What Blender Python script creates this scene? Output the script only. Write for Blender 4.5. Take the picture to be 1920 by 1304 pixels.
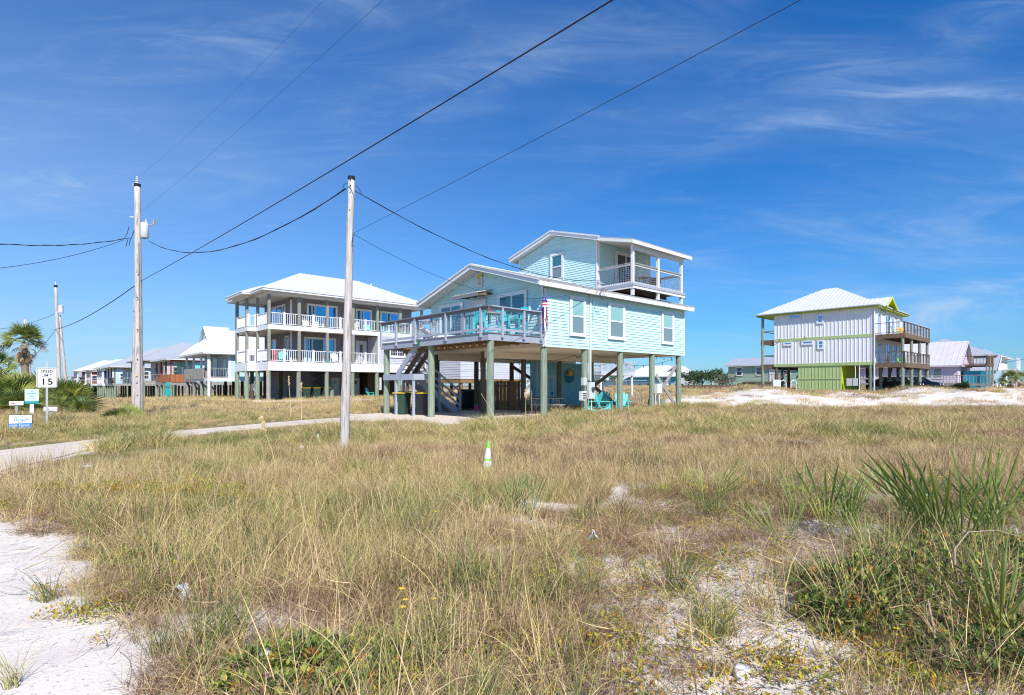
import bpy, math, random
import numpy as np
from mathutils import Vector, Matrix, noise
R = math.radians
random.seed(7); rng = np.random.default_rng(11)
sc = bpy.context.scene
for o in list(bpy.data.objects): bpy.data.objects.remove(o)
C = sc.collection

# ---------------------------------------------------------------- camera, sky, sun
F = 1030.0 / 1920.0          # focal length over frame width
EYE = 1.4
cam_d = bpy.data.cameras.new('camera'); cam = bpy.data.objects.new('camera', cam_d); C.objects.link(cam)
cam.location = (0, 0, EYE); cam.rotation_euler = (R(90), 0, 0)
cam_d.sensor_width = 36; cam_d.lens = 36 * F; cam_d.shift_y = 70 / 1920; cam_d.clip_end = 4000; cam_d.clip_start = .05
sc.camera = cam
ANG = math.atan2(1030, 1130)
U = Vector((math.cos(ANG), math.sin(ANG), 0)); V = Vector((-math.sin(ANG), math.cos(ANG), 0))
SUNV = (-U * .30 - V * .64 + Vector((0, 0, .70))).normalized()
sun_d = bpy.data.lights.new('sun', 'SUN'); sun_d.energy = 4.4; sun_d.angle = R(.53); sun_d.color = (1, .955, .88)
sun = bpy.data.objects.new('sun', sun_d); C.objects.link(sun)
sun.rotation_euler = SUNV.to_track_quat('Z', 'Y').to_euler()
sc.view_settings.view_transform = 'Standard'; sc.view_settings.look = 'None'
sc.view_settings.exposure = 0.44; sc.view_settings.gamma = 1; sc.view_settings.use_curve_mapping = False
sc.cycles.use_denoising = True; sc.cycles.denoising_prefilter = 'NONE'; sc.cycles.filter_width = 1.15; sc.cycles.max_bounces = 6; sc.cycles.diffuse_bounces = 3
w = bpy.data.worlds.new('World'); sc.world = w; w.use_nodes = True
def build_world():
    nt = w.node_tree; N = nt.nodes; L = nt.links; N.clear()
    out = N.new('ShaderNodeOutputWorld'); bg = N.new('ShaderNodeBackground'); bg.inputs[1].default_value = .15
    sky = N.new('ShaderNodeTexSky'); sky.sky_type = 'NISHITA'; sky.sun_disc = False
    sky.sun_elevation = math.asin(SUNV.z); sky.sun_rotation = math.atan2(SUNV.x, SUNV.y)
    sky.altitude = 0; sky.air_density = 1.0; sky.dust_density = .35; sky.ozone_density = 3.2
    tc = N.new('ShaderNodeTexCoord'); sep = N.new('ShaderNodeSeparateXYZ'); L.new(tc.outputs['Generated'], sep.inputs[0])
    def M(op, a, b=None, clamp=False):
        m = N.new('ShaderNodeMath'); m.operation = op; m.use_clamp = clamp
        for i, v in enumerate((a, b)):
            if v is None: continue
            if isinstance(v, (int, float)): m.inputs[i].default_value = v
            else: L.new(v, m.inputs[i])
        return m.outputs[0]
    zc = M('MAXIMUM', sep.outputs[2], 0.0)
    den = M('ADD', zc, .16)
    cx = M('DIVIDE', sep.outputs[0], den); cy = M('DIVIDE', sep.outputs[1], den)
    com = N.new('ShaderNodeCombineXYZ'); L.new(cx, com.inputs[0]); L.new(cy, com.inputs[1])
    def layer(rot, scale, sc_n, det, lo, hi, dist, loc=(0, 0, 0), rough=.62):
        mp = N.new('ShaderNodeMapping'); mp.inputs['Rotation'].default_value = (0, 0, R(rot)); mp.inputs['Scale'].default_value = scale; mp.inputs['Location'].default_value = loc
        L.new(com.outputs[0], mp.inputs[0])
        n = N.new('ShaderNodeTexNoise'); n.inputs['Scale'].default_value = sc_n; n.inputs['Detail'].default_value = det
        n.inputs['Roughness'].default_value = rough; n.inputs['Distortion'].default_value = dist; L.new(mp.outputs[0], n.inputs[0])
        r = N.new('ShaderNodeMapRange'); r.interpolation_type = 'SMOOTHSTEP'
        r.inputs[1].default_value = lo; r.inputs[2].default_value = hi; L.new(n.outputs[0], r.inputs[0]); return r.outputs[0]
    wide = layer(-14, (.5, 1.5, 1), .9, 4, .44, .74, .4, (2.3, .7, 0))
    streak = layer(-12, (.8, 5.0, 1), 1.0, 9, .50, .80, .9, (7.1, 3.3, 0), .68)
    wisp = layer(8, (1.2, 3.6, 1), 1.6, 10, .55, .84, 1.6, (4.4, 9.2, 0), .7)
    c1 = M('MULTIPLY', wide, .20); c2 = M('MULTIPLY', M('MULTIPLY', streak, .42), M('ADD', M('MULTIPLY', wide, .8), .25)); c3 = M('MULTIPLY', wisp, .3)
    cl = M('ADD', M('ADD', c1, c2), c3, True)
    # thin high veil is heavier to the left of the view and towards the horizon
    # cirrus wisps that stand in particular parts of the sky (bearing u and slope v from the street's view north)
    dy = M('MAXIMUM', sep.outputs[1], .08); u = M('DIVIDE', sep.outputs[0], dy); v = M('DIVIDE', sep.outputs[2], dy)
    cm2 = N.new('ShaderNodeCombineXYZ'); L.new(u, cm2.inputs[0]); L.new(v, cm2.inputs[1])
    def wn(rot, sx, sy, det, lo, hi, dist, off):
        mp = N.new('ShaderNodeMapping'); mp.inputs['Rotation'].default_value = (0, 0, R(rot)); mp.inputs['Scale'].default_value = (sx, sy, 1); mp.inputs['Location'].default_value = (off, off * .7, 0); L.new(cm2.outputs[0], mp.inputs[0])
        n = N.new('ShaderNodeTexNoise'); n.inputs['Scale'].default_value = 1; n.inputs['Detail'].default_value = det; n.inputs['Roughness'].default_value = .66; n.inputs['Distortion'].default_value = dist; L.new(mp.outputs[0], n.inputs[0])
        r = N.new('ShaderNodeMapRange'); r.interpolation_type = 'SMOOTHSTEP'; r.inputs[1].default_value = lo; r.inputs[2].default_value = hi; L.new(n.outputs[0], r.inputs[0]); return r.outputs[0]
    na = wn(-8, 3.2, 15, 10, .40, .78, 1.3, 3.0); nb = wn(12, 2.6, 12, 10, .40, .78, 1.0, 8.0)
    tot = None
    for (pu, pv, ru, rv, sl, st, which) in ((.62, .57, .28, .045, -.10, .45, 0), (.50, .48, .30, .03, .0, .5, 0), (.78, .53, .16, .012, -.02, .5, 0), (.83, .30, .22, .07, .25, .65, 1), (.42, .26, .35, .05, .32, .40, 1), (.86, .15, .20, .03, .28, .85, 1), (.78, .175, .30, .012, .10, .6, 1), (.70, .10, .40, .05, .15, .55, 1), (-.74, .355, .22, .035, .02, .75, 0), (-.55, .62, .5, .09, .3, .42, 1), (.0, .58, .5, .07, .35, .38, 1), (-.75, .06, .5, .06, 0, .5, 0), (.35, .42, .25, .02, .25, .35, 1), (.9, .68, .2, .05, .3, .45, 1)):
        du = M('SUBTRACT', u, pu); dv = M('SUBTRACT', M('SUBTRACT', v, pv), M('MULTIPLY', du, sl))
        a_ = M('DIVIDE', du, ru); b_ = M('DIVIDE', dv, rv); e_ = M('EXPONENT', M('MULTIPLY', M('ADD', M('MULTIPLY', a_, a_), M('MULTIPLY', b_, b_)), -1.0))
        q = M('MULTIPLY', M('MULTIPLY', e_, st), M('ADD', na if which == 0 else nb, .12)); tot = q if tot is None else M('ADD', tot, q)
    cl = M('ADD', M('MULTIPLY', cl, .55), M('MULTIPLY', tot, .66), True)
    veil = M('MULTIPLY', M('SUBTRACT', .30, sep.outputs[0], True), M('SUBTRACT', .42, M('MULTIPLY', zc, .62), True))
    fac = M('ADD', cl, veil, True)
    tint = N.new('ShaderNodeMix'); tint.data_type = 'RGBA'; tint.blend_type = 'MULTIPLY'; tint.inputs[0].default_value = 1
    L.new(sky.outputs[0], tint.inputs[6])
    tr = N.new('ShaderNodeValToRGB'); L.new(zc, tr.inputs[0]); e = tr.color_ramp.elements     # polarised deep blue overhead, softer towards the horizon
    e[0].position, e[0].color = 0, (.26, .455, .68, 1); e[1].position, e[1].color = .6, (.06, .42, .80, 1)
    q = e.new(.14); q.color = (.18, .47, .74, 1); L.new(tr.outputs[0], tint.inputs[7])
    mix = N.new('ShaderNodeMix'); mix.data_type = 'RGBA'; L.new(fac, mix.inputs[0]); L.new(tint.outputs[2], mix.inputs[6])
    mix.inputs[7].default_value = (2.7, 3.5, 4.5, 1)
    L.new(mix.outputs[2], bg.inputs[0]); L.new(bg.outputs[0], out.inputs[0])
build_world()

# ---------------------------------------------------------------- pixel helper (photo grid 1920 x 1304) to a point at a real distance
def P(px, py, Y): return Vector(((px - 960) / 1030 * Y, Y, EYE + (722 - py) / 1030 * Y))
def sm(v, a, b):
    t = min(1, max(0, (v - a) / (b - a))); return t * t * (3 - 2 * t)

# ---------------------------------------------------------------- materials
MATS = {}
def mat(name, col, rough=.65, var=.12, nscale=3.0, stretch=(1, 1, 1), bump=.0, bscale=20, col2=None, c2lo=.5, c2hi=.7, c2scale=1.2, metal=0, spec=.3, trans=0.0, two=None):
    if name in MATS: return MATS[name]
    m = bpy.data.materials.new(name); m.use_nodes = True; nt = m.node_tree; N = nt.nodes; L = nt.links
    b = N['Principled BSDF']; b.inputs['Roughness'].default_value = rough; b.inputs['Metallic'].default_value = metal
    b.inputs['Specular IOR Level'].default_value = spec
    tc = N.new('ShaderNodeTexCoord'); mp = N.new('ShaderNodeMapping'); mp.inputs['Scale'].default_value = stretch
    L.new(tc.outputs['Object'], mp.inputs[0])
    n = N.new('ShaderNodeTexNoise'); n.inputs['Scale'].default_value = nscale; n.inputs['Detail'].default_value = 6; n.inputs['Roughness'].default_value = .65
    L.new(mp.outputs[0], n.inputs[0])
    cr = N.new('ShaderNodeMapRange'); cr.inputs[1].default_value = .3; cr.inputs[2].default_value = .7
    cr.inputs[3].default_value = 1 - var; cr.inputs[4].default_value = 1 + var * .6; L.new(n.outputs[0], cr.inputs[0])
    oi = N.new('ShaderNodeObjectInfo'); orr = N.new('ShaderNodeMapRange'); orr.inputs[3].default_value = .955; orr.inputs[4].default_value = 1.03; L.new(oi.outputs['Random'], orr.inputs[0])
    mm = N.new('ShaderNodeMath'); mm.operation = 'MULTIPLY'; L.new(cr.outputs[0], mm.inputs[0]); L.new(orr.outputs[0], mm.inputs[1])
    cur = None
    if col2 is not None:
        n2 = N.new('ShaderNodeTexNoise'); n2.inputs['Scale'].default_value = c2scale; n2.inputs['Detail'].default_value = 8; n2.inputs['Roughness'].default_value = .7
        L.new(mp.outputs[0], n2.inputs[0])
        r2 = N.new('ShaderNodeMapRange'); r2.inputs[1].default_value = c2lo; r2.inputs[2].default_value = c2hi; L.new(n2.outputs[0], r2.inputs[0])
        mx = N.new('ShaderNodeMix'); mx.data_type = 'RGBA'; L.new(r2.outputs[0], mx.inputs[0])
        mx.inputs[6].default_value = (*col, 1); mx.inputs[7].default_value = (*col2, 1); cur = mx.outputs[2]
    vm = N.new('ShaderNodeVectorMath'); vm.operation = 'SCALE'
    if cur: L.new(cur, vm.inputs[0])
    else: vm.inputs[0].default_value = col
    L.new(mm.outputs[0], vm.inputs[3]); L.new(vm.outputs[0], b.inputs['Base Color'])
    if bump > 0:
        nb = N.new('ShaderNodeTexNoise'); nb.inputs['Scale'].default_value = bscale; nb.inputs['Detail'].default_value = 5; L.new(mp.outputs[0], nb.inputs[0])
        bp = N.new('ShaderNodeBump'); bp.inputs['Strength'].default_value = bump; bp.inputs['Distance'].default_value = .02
        L.new(nb.outputs[0], bp.inputs['Height']); L.new(bp.outputs[0], b.inputs['Normal'])
    if trans > 0:
        t = N.new('ShaderNodeBsdfTranslucent'); L.new(vm.outputs[0], t.inputs[0]); ms = N.new('ShaderNodeMixShader'); ms.inputs[0].default_value = trans
        L.new(b.outputs[0], ms.inputs[1]); L.new(t.outputs[0], ms.inputs[2]); L.new(ms.outputs[0], N['Material Output'].inputs[0])
    MATS[name] = m; return m
aqua = mat('aqua_siding', (.56, .80, .81), .5, .06, 1.5, bump=.03, col2=(.51, .755, .775), c2lo=.55, c2hi=.8)
teal_wall = mat('teal_board', (.24, .55, .58), .55, .12, 2)
white = mat('white_trim', (.80, .80, .80), .5, .06, 3)
worn_white = mat('worn_white_trim', (.78, .77, .75), .6, .08, 3, col2=(.42, .25, .15), c2lo=.66, c2hi=.74, c2scale=4)
soffit_m = mat('soffit', (.72, .69, .62), .6, .05)
ceil_m = mat('underside_panel', (.84, .72, .56), .6, .08)
roof_w = mat('white_metal_roof', (.66, .66, .67), .35, .05, 1, spec=.5)
roof_g = mat('grey_metal_roof', (.40, .42, .46), .35, .06, 1, spec=.5)
roof_old = mat('aged_metal_roof', (.45, .44, .43), .5, .15, 2, col2=(.30, .13, .06), c2lo=.52, c2hi=.66, c2scale=3)
flash = mat('roof_flashing', (.70, .71, .74), .35, .1, 2, col2=(.35, .20, .12), c2lo=.64, c2hi=.72, c2scale=6)
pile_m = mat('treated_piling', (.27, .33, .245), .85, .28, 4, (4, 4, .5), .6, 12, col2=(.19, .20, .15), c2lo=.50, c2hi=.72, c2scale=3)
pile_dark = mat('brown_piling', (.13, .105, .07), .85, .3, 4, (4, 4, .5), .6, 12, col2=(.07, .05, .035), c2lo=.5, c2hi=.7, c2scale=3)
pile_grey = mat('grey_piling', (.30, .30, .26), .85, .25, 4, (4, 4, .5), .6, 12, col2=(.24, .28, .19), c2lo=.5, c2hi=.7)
wood_br = mat('brown_deck_wood', (.20, .13, .085), .8, .3, 5, (1, 1, 1), .4, 14, col2=(.12, .085, .06), c2lo=.5, c2hi=.7)
wood_raw = mat('amber_joist_wood', (.30, .17, .07), .8, .25, 6, bump=.3)
wood_gr = mat('weathered_wood', (.36, .34, .31), .85, .22, 5, bump=.4, col2=(.25, .22, .19))
paint_gr = mat('grey_deck_paint', (.38, .41, .48), .6, .1, 3, bump=.12, col2=(.31, .32, .36), c2lo=.55, c2hi=.75)
paint_gr2 = mat('grey_rail_cap_paint', (.22, .21, .24), .6, .12, 4)
wire_m = mat('galvanised_wire', (.55, .57, .58), .4, .1, metal=.5)
metal_g = mat('galvanised_metal', (.58, .60, .62), .4, .1, metal=.4)
box_g = mat('utility_box_grey', (.60, .62, .62), .45, .06)
pvc = mat('white_pvc', (.78, .78, .76), .4, .03)
black = mat('black_plastic', (.015, .015, .018), .5, .1)
cable_m = mat('black_cable', (.02, .02, .022), .6, .1)
bin_gr = mat('dark_green_bin', (.035, .075, .055), .45, .1)
bin_bk = mat('black_bin', (.02, .022, .028), .45, .1)
lid_y = mat('yellow_lid', (.75, .48, .02), .45, .05)
turq = mat('turquoise_plastic', (.03, .50, .56), .45, .06)
turq2 = mat('aqua_chair_plastic', (.10, .62, .60), .45, .06)
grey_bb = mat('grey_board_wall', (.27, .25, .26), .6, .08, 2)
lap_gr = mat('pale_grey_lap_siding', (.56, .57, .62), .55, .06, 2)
blue_pale = mat('pale_blue_siding', (.50, .70, .74), .55, .06, 2)
blue_mid = mat('mid_blue_siding', (.15, .33, .48), .55, .06, 2)
blue_deep = mat('deep_blue_siding', (.05, .12, .38), .55, .06, 2)
cyan_w = mat('cyan_siding', (.20, .62, .66), .55, .06, 2)
red_w = mat('barn_red_trim', (.36, .10, .07), .6, .1, 3)
brick_m = mat('red_brick', (.36, .13, .09), .8, .25, 6)
green_w = mat('sage_siding', (.36, .54, .42), .55, .06, 2)
pink_w = mat('pink_lilac_wall', (.70, .58, .68), .6, .06, 2)
pinkroof = mat('pinkish_metal_roof', (.60, .57, .59), .4, .07, 2)
lime = mat('lime_trim', (.38, .46, .05), .55, .06, 2)
lime_y = mat('bright_lime_soffit', (.52, .62, .02), .55, .04, 2)
lime_w = mat('pale_lime_boards', (.46, .58, .25), .6, .14, 1.2, col2=(.40, .50, .24), c2lo=.5, c2hi=.75)
wh_bb = mat('white_board_wall', (.84, .83, .83), .5, .03, 2)
concrete = mat('pale_concrete', (.68, .58, .47), .9, .14, 2.5, bump=.3, bscale=40, col2=(.74, .65, .54), c2lo=.5, c2hi=.75)
pole_m = mat('grey_pole_wood', (.60, .54, .50), .85, .30, 5, (6, 6, .35), .7, 9, col2=(.22, .18, .16), c2lo=.52, c2hi=.66, c2scale=3.5)
yellow = mat('sign_yellow', (.75, .55, .05), .5, .05)
sign_w = mat('sign_white', (.82, .82, .82), .4, .02)
sign_b = mat('sign_black', (.02, .02, .02), .5, .02)
sign_blue = mat('sign_blue', (.02, .22, .62), .4, .03)
sign_teal = mat('sign_teal', (.03, .36, .36), .4, .04)
sign_pale = mat('sign_pale_aqua', (.62, .75, .76), .4, .03)
sign_green = mat('sign_green', (.005, .22, .11), .4, .03)
red_p = mat('red_cloth', (.62, .02, .05), .7, .08); blue_p = mat('blue_cloth', (.03, .05, .32), .7, .08); white_p = mat('white_cloth', (.8, .8, .8), .7, .04)
orange_p = mat('orange_paint', (.80, .30, .04), .5, .08); pink_p = mat('pink_plastic', (.70, .05, .28), .5, .05)
bulb_m = mat('clear_bulb', (.75, .70, .6), .15, .02, spec=.8)
brown_rat = mat('brown_rattan', (.16, .08, .045), .7, .15)
porcelain = mat('grey_porcelain', (.5, .52, .55), .3, .05)
cone_g = mat('lime_cone_plastic', (.22, .72, .10), .5, .12, 20)
cone_w = mat('scuffed_reflective_band', (.72, .73, .75), .5, .1, 8, col2=(.40, .42, .42), c2lo=.58, c2hi=.7, c2scale=20)
def glass_mat(name, col, metal=.0, rough=.06, spec=1.0):
    m = mat(name, col, rough, .05, 1, metal=metal, spec=spec); return m
gl_blue = glass_mat('sky_reflection_glass', (.12, .38, .72), .75, .05)  # blue of the reflected sky is put into the glass colour
gl_blue2 = glass_mat('teal_sky_reflection_glass', (.09, .36, .55), .7, .06)  # second, tealer tone of the sky reflection, also in the colour
gl_dark = glass_mat('dark_window_glass', (.03, .05, .07))
gl_teal = glass_mat('teal_window_glass', (.05, .20, .26), .2)
gl_blind = glass_mat('blind_behind_glass', (.28, .50, .48), .0, .1, .8)
gl_shade = glass_mat('shade_behind_glass', (.20, .27, .29), .0, .1, .8)

# ---------------------------------------------------------------- mesh helpers
class MB:
    def __init__(s): s.v = []; s.f = []
    def add(s, vs, fs):
        o = len(s.v); s.v += [tuple(p) for p in vs]; s.f += [tuple(i + o for i in f) for f in fs]; return s
    def box(s, x0, x1, y0, y1, z0, z1):
        if x0 > x1: x0, x1 = x1, x0
        if y0 > y1: y0, y1 = y1, y0
        if z0 > z1: z0, z1 = z1, z0
        return s.add([(x0, y0, z0), (x1, y0, z0), (x1, y1, z0), (x0, y1, z0), (x0, y0, z1), (x1, y0, z1), (x1, y1, z1), (x0, y1, z1)],
                     [(0, 3, 2, 1), (4, 5, 6, 7), (0, 1, 5, 4), (1, 2, 6, 5), (2, 3, 7, 6), (3, 0, 4, 7)])
    def beam(s, p, q, w, h, up=(0, 0, 1)):
        p = Vector(p); q = Vector(q); d = (q - p).normalized(); u = Vector(up)
        if abs(d.dot(u)) > .98: u = Vector((1, 0, 0))
        a = d.cross(u).normalized() * (w / 2); b = a.cross(d).normalized() * (h / 2)
        vs = [p - a - b, p + a - b, p + a + b, p - a + b, q - a - b, q + a - b, q + a + b, q - a + b]
        return s.add(vs, [(0, 1, 2, 3), (7, 6, 5, 4), (4, 5, 1, 0), (5, 6, 2, 1), (6, 7, 3, 2), (7, 4, 0, 3)])
    def cyl(s, p, q, r0, r1=None, n=10, caps=True):
        r1 = r0 if r1 is None else r1
        return s.tube([p, q], [r0, r1], n, caps)
    def tube(s, pts, rs, n=6, caps=True):
        pts = [Vector(p) for p in pts]; m = len(pts); vs = []
        if not isinstance(rs, (list, tuple)): rs = [rs] * m
        a = None
        for i, p in enumerate(pts):
            d = (pts[min(i + 1, m - 1)] - pts[max(i - 1, 0)]).normalized()
            if a is None:
                u = Vector((0, 0, 1)) if abs(d.z) < .9 else Vector((1, 0, 0)); a = d.cross(u).normalized()
            else: a = (a - d * a.dot(d)).normalized()
            b = d.cross(a)
            for k in range(n):
                t = 2 * math.pi * k / n; vs.append(p + (a * math.cos(t) + b * math.sin(t)) * rs[i])
        fs = [(i * n + k, i * n + (k + 1) % n, (i + 1) * n + (k + 1) % n, (i + 1) * n + k) for i in range(m - 1) for k in range(n)]
        if caps: fs += [tuple(range(n - 1, -1, -1)), tuple((m - 1) * n + k for k in range(n))]
        return s.add(vs, fs)
    def slab(s, poly, off):      # polygon (list of points) thickened by vector off
        n = len(poly); a = [Vector(p) for p in poly]; o = Vector(off)
        return s.add(a + [p + o for p in a], [tuple(range(n)), tuple(range(2 * n - 1, n - 1, -1))] + [(i, i + n, (i + 1) % n + n, (i + 1) % n) for i in range(n)])
    def wbox(s, wl, a0, a1, z0, z1, d0, d1):
        ax, c, sg = wl
        if ax == 'y': return s.box(a0, a1, c + sg * d0, c + sg * d1, z0, z1)
        return s.box(c + sg * d0, c + sg * d1, a0, a1, z0, z1)
    def wslab(s, wl, poly, d0, d1):
        ax, c, sg = wl
        if ax == 'y': return s.slab([(a, c + sg * d0, z) for a, z in poly], (0, sg * (d1 - d0), 0))
        return s.slab([(c + sg * d0, a, z) for a, z in poly], (sg * (d1 - d0), 0, 0))
def mesh(mb, name, m, smooth=False):
    me = bpy.data.meshes.new(name); me.from_pydata(mb.v, [], mb.f)
    if m: me.materials.append(m)
    if smooth: me.polygons.foreach_set('use_smooth', [True] * len(me.polygons))
    me.update(); return me
def obj(name, mb, m=None, parent=None, smooth=False, stuff=False, label=None):
    me = mb if isinstance(mb, bpy.types.Mesh) else mesh(mb, name, m, smooth)
    if not smooth and not isinstance(mb, bpy.types.Mesh):
        import bmesh
        b = bmesh.new(); b.from_mesh(me); bmesh.ops.recalc_face_normals(b, faces=b.faces); b.to_mesh(me); b.free()
    o = bpy.data.objects.new(name, me); C.objects.link(o)
    if parent: o.parent = parent
    if stuff: o['kind'] = 'stuff'
    if label: o['label'] = label
    return o
def tag(o, label, cat, group=None):
    o['label'] = label; o['category'] = cat
    if group: o['group'] = group
    return o
def thing(name, label, cat, loc=(0, 0, 0), rotz=0, group=None):
    o = bpy.data.objects.new(name, None); C.objects.link(o); o.location = loc; o.rotation_euler = (0, 0, rotz)
    o.empty_display_size = .2
    return tag(o, label, cat, group)
CH = {}
def copy_tree(src, loc, rotz, label, group=None, scale=1):
    def cp(o, par):
        c = o.copy(); C.objects.link(c)
        if par: c.parent = par
        for ch in [x for x in o.children]: cp(ch, c)
        return c
    r = cp(src, None); r.location = loc; r.rotation_euler = (0, 0, rotz); r.scale = (scale,) * 3
    r['label'] = label
    if group: r['group'] = group
    return r

# ---------------------------------------------------------------- ground relief
DRIVE = [(-8.8, 4, 1.6), (-10.6, 9, 1.6), (-11.4, 12.3, 1.5), (-11.1, 15.2, 1.0), (-9.9, 18, 1.0), (-8.0, 21.2, 1.1), (-5.6, 23.0, 1.6)]
def drive_d(x, y):
    best = 99
    for (ax, ay, aw), (bx, by, bw) in zip(DRIVE, DRIVE[1:]):
        dx, dy = bx - ax, by - ay; t = max(0, min(1, ((x - ax) * dx + (y - ay) * dy) / (dx * dx + dy * dy)))
        d = math.hypot(x - ax - t * dx, y - ay - t * dy) - (aw + t * (bw - aw)); best = min(best, d)
    return best
def house_d(x, y):        # distance outside the concrete slab under the teal house
    dx, dy = x + .88, y - 20.6; a = dx * U.x + dy * U.y; b = dx * V.x + dy * V.y
    return max(-1.8 - a, a - 9.5, .25 - b, b - 8.4)
def g(x, y, fine=True):
    z = -.09 * (1 - sm(y, 9, 18))
    z -= .25 * sm(-x, 5, 16) * (1 - sm(y, 28, 40))
    q = -x * .674 + y * .739
    z -= 1.3 * sm(q, 60, 100) * sm(-x, 15, 35)
    z += .3 * math.exp(-((x + 12) / 13) ** 2 - ((y - 48) / 8) ** 2)
    n6 = noise.noise(Vector((x * .16, y * .16, 3.1)))
    z += .72 * sm(y + n6 * 3, 30.5, 41) * sm(x + n6 * 3 - .10 * y, 5.5, 11) + .25 * sm(y, 55, 110) * (1 - sm(-x, 15, 35))
    if not fine: return z
    k = min(sm(drive_d(x, y), 0, 2.0), sm(house_d(x, y), .2, 1.5))
    if y < 90:
        z += k * (.10 * n6 + .07 * noise.noise(Vector((x * .55, y * .55, 1.7))) + .03 * noise.noise(Vector((x * 1.6, y * 1.6, 9.7))))
        dn = sm(y, 29, 34) * sm(x - .10 * y, 4.5, 8) * (1 - sm(y, 47, 53))
        z += dn * (.55 * noise.noise(Vector((x * .30, y * .30, 5.5))) + .18 * noise.noise(Vector((x * .9, y * .9, 2.2))))
    return z
# ---------------------------------------------------------------- shared building pieces (local frame: x along the long side, y along the front)
def WY(c, s=-1): return ('y', c, s)
def WX(c, s=-1): return ('x', c, s)
def window(par, wl, a0, a1, z0, z1, panes=((0, 1, 0, 1),), glass=gl_dark, trim=.09, depth=.05, tm=white, name='window', glasses=None, muntin=0):
    """panes: fractions (u0,u1,v0,v1) of the opening; a glass sheet and its sash are sub-parts"""
    f = MB(); t = trim
    f.wbox(wl, a0 - t, a0, z0 - t, z1 + t, .001, depth); f.wbox(wl, a1, a1 + t, z0 - t, z1 + t, .001, depth)
    f.wbox(wl, a0, a1, z1, z1 + t, .001, depth + .006); f.wbox(wl, a0, a1, z0 - t, z0, .001, depth + .012)
    w_ = obj(name, f, tm, par)
    for i, (u0, u1, v0, v1) in enumerate(panes):
        b0, b1 = a0 + (a1 - a0) * u0, a0 + (a1 - a0) * u1; c0, c1 = z0 + (z1 - z0) * v0, z0 + (z1 - z0) * v1
        s = MB(); k = .04 if trim > .05 else .02
        s.wbox(wl, b0, b0 + k, c0, c1, .012, depth - .008); s.wbox(wl, b1 - k, b1, c0, c1, .012, depth - .008)
        s.wbox(wl, b0 + k, b1 - k, c0, c0 + k, .012, depth - .009); s.wbox(wl, b0 + k, b1 - k, c1 - k, c1, .012, depth - .009)
        for q in range(muntin):
            aa = b0 + (b1 - b0) * (q + 1) / (muntin + 1); s.wbox(wl, aa - .012, aa + .012, c0 + k, c1 - k, .03, depth - .012)
            cc = c0 + (c1 - c0) * (q + 1) / (muntin + 1); s.wbox(wl, b0 + k, b1 - k, cc - .012, cc + .012, .03, depth - .014)
        obj('sash', s, tm, w_)
        gm = glasses[i] if glasses else glass
        obj('pane', MB().wbox(wl, b0 + k * .5, b1 - k * .5, c0 + k * .5, c1 - k * .5, .004, .028), gm, w_)
    return w_
def lap_rows(par, wl, fa, z0, z1, m, exp=.13, name='siding_board', joined=False, hi=.030):
    J = MB(); k = 0; z = z0
    while z < z1 - .02:
        zt = min(z + exp, z1); l0, r0 = fa(z); l1, r1 = fa(zt)
        if r0 - l0 > .02 and r1 - l1 > -.5:
            if r1 < l1: r1 = l1 = (l1 + r1) / 2
            ax, c, sg = wl
            def q(a, zz, d): return (a, c + sg * d, zz) if ax == 'y' else (c + sg * d, a, zz)
            vs = [q(l0, z, 0), q(r0, z, 0), q(r0, z, hi), q(l0, z, hi), q(l1, zt, 0), q(r1, zt, 0), q(r1, zt, .008), q(l1, zt, .008)]
            fs = [(0, 1, 2, 3), (4, 5, 6, 7), (0, 1, 5, 4), (1, 2, 6, 5), (2, 3, 7, 6), (3, 0, 4, 7)]
            if joined: J.add(vs, fs)
            else:      # each course is laid in lengths with butt joints
                rj = random.Random(int(z * 1000) + int(c * 77)); cuts = [0.0]; span = r0 - l0; u_ = rj.uniform(.9, 3.4)
                while u_ < span - .6: cuts.append(u_ / span); u_ += rj.uniform(2.6, 3.7)
                cuts.append(1.0)
                for c0, c1 in zip(cuts, cuts[1:]):
                    e_ = .003 / span; a0_, a1_ = (c0 + (e_ if c0 > 0 else 0)), (c1 - (e_ if c1 < 1 else 0)); j = rj.uniform(0, .003)
                    L0, R0, L1, R1 = l0 + span * a0_, l0 + span * a1_, l1 + (r1 - l1) * a0_, l1 + (r1 - l1) * a1_
                    obj(name, MB().add([q(L0, z, 0), q(R0, z, 0), q(R0, z, hi + j), q(L0, z, hi + j), q(L1, zt, 0), q(R1, zt, 0), q(R1, zt, .008), q(L1, zt, .008)], fs), m, par)
        z += exp
    if joined: obj(name, J, m, par, stuff=True)
def piling(par, x, y, z0, z1, r, m, name='piling', seed=0):
    rr = random.Random(seed + int(x * 97 + y * 131)); n = 12; pts = []; k = 7
    for i in range(k):
        t = i / (k - 1); pts.append((x + rr.uniform(-.008, .008), y + rr.uniform(-.008, .008), z0 + (z1 - z0) * t))
    return obj(name, MB().tube(pts, [r * (1.04 - .06 * i / (k - 1) + rr.uniform(-.015, .015)) for i in range(k)], n), m, par, smooth=False)
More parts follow.
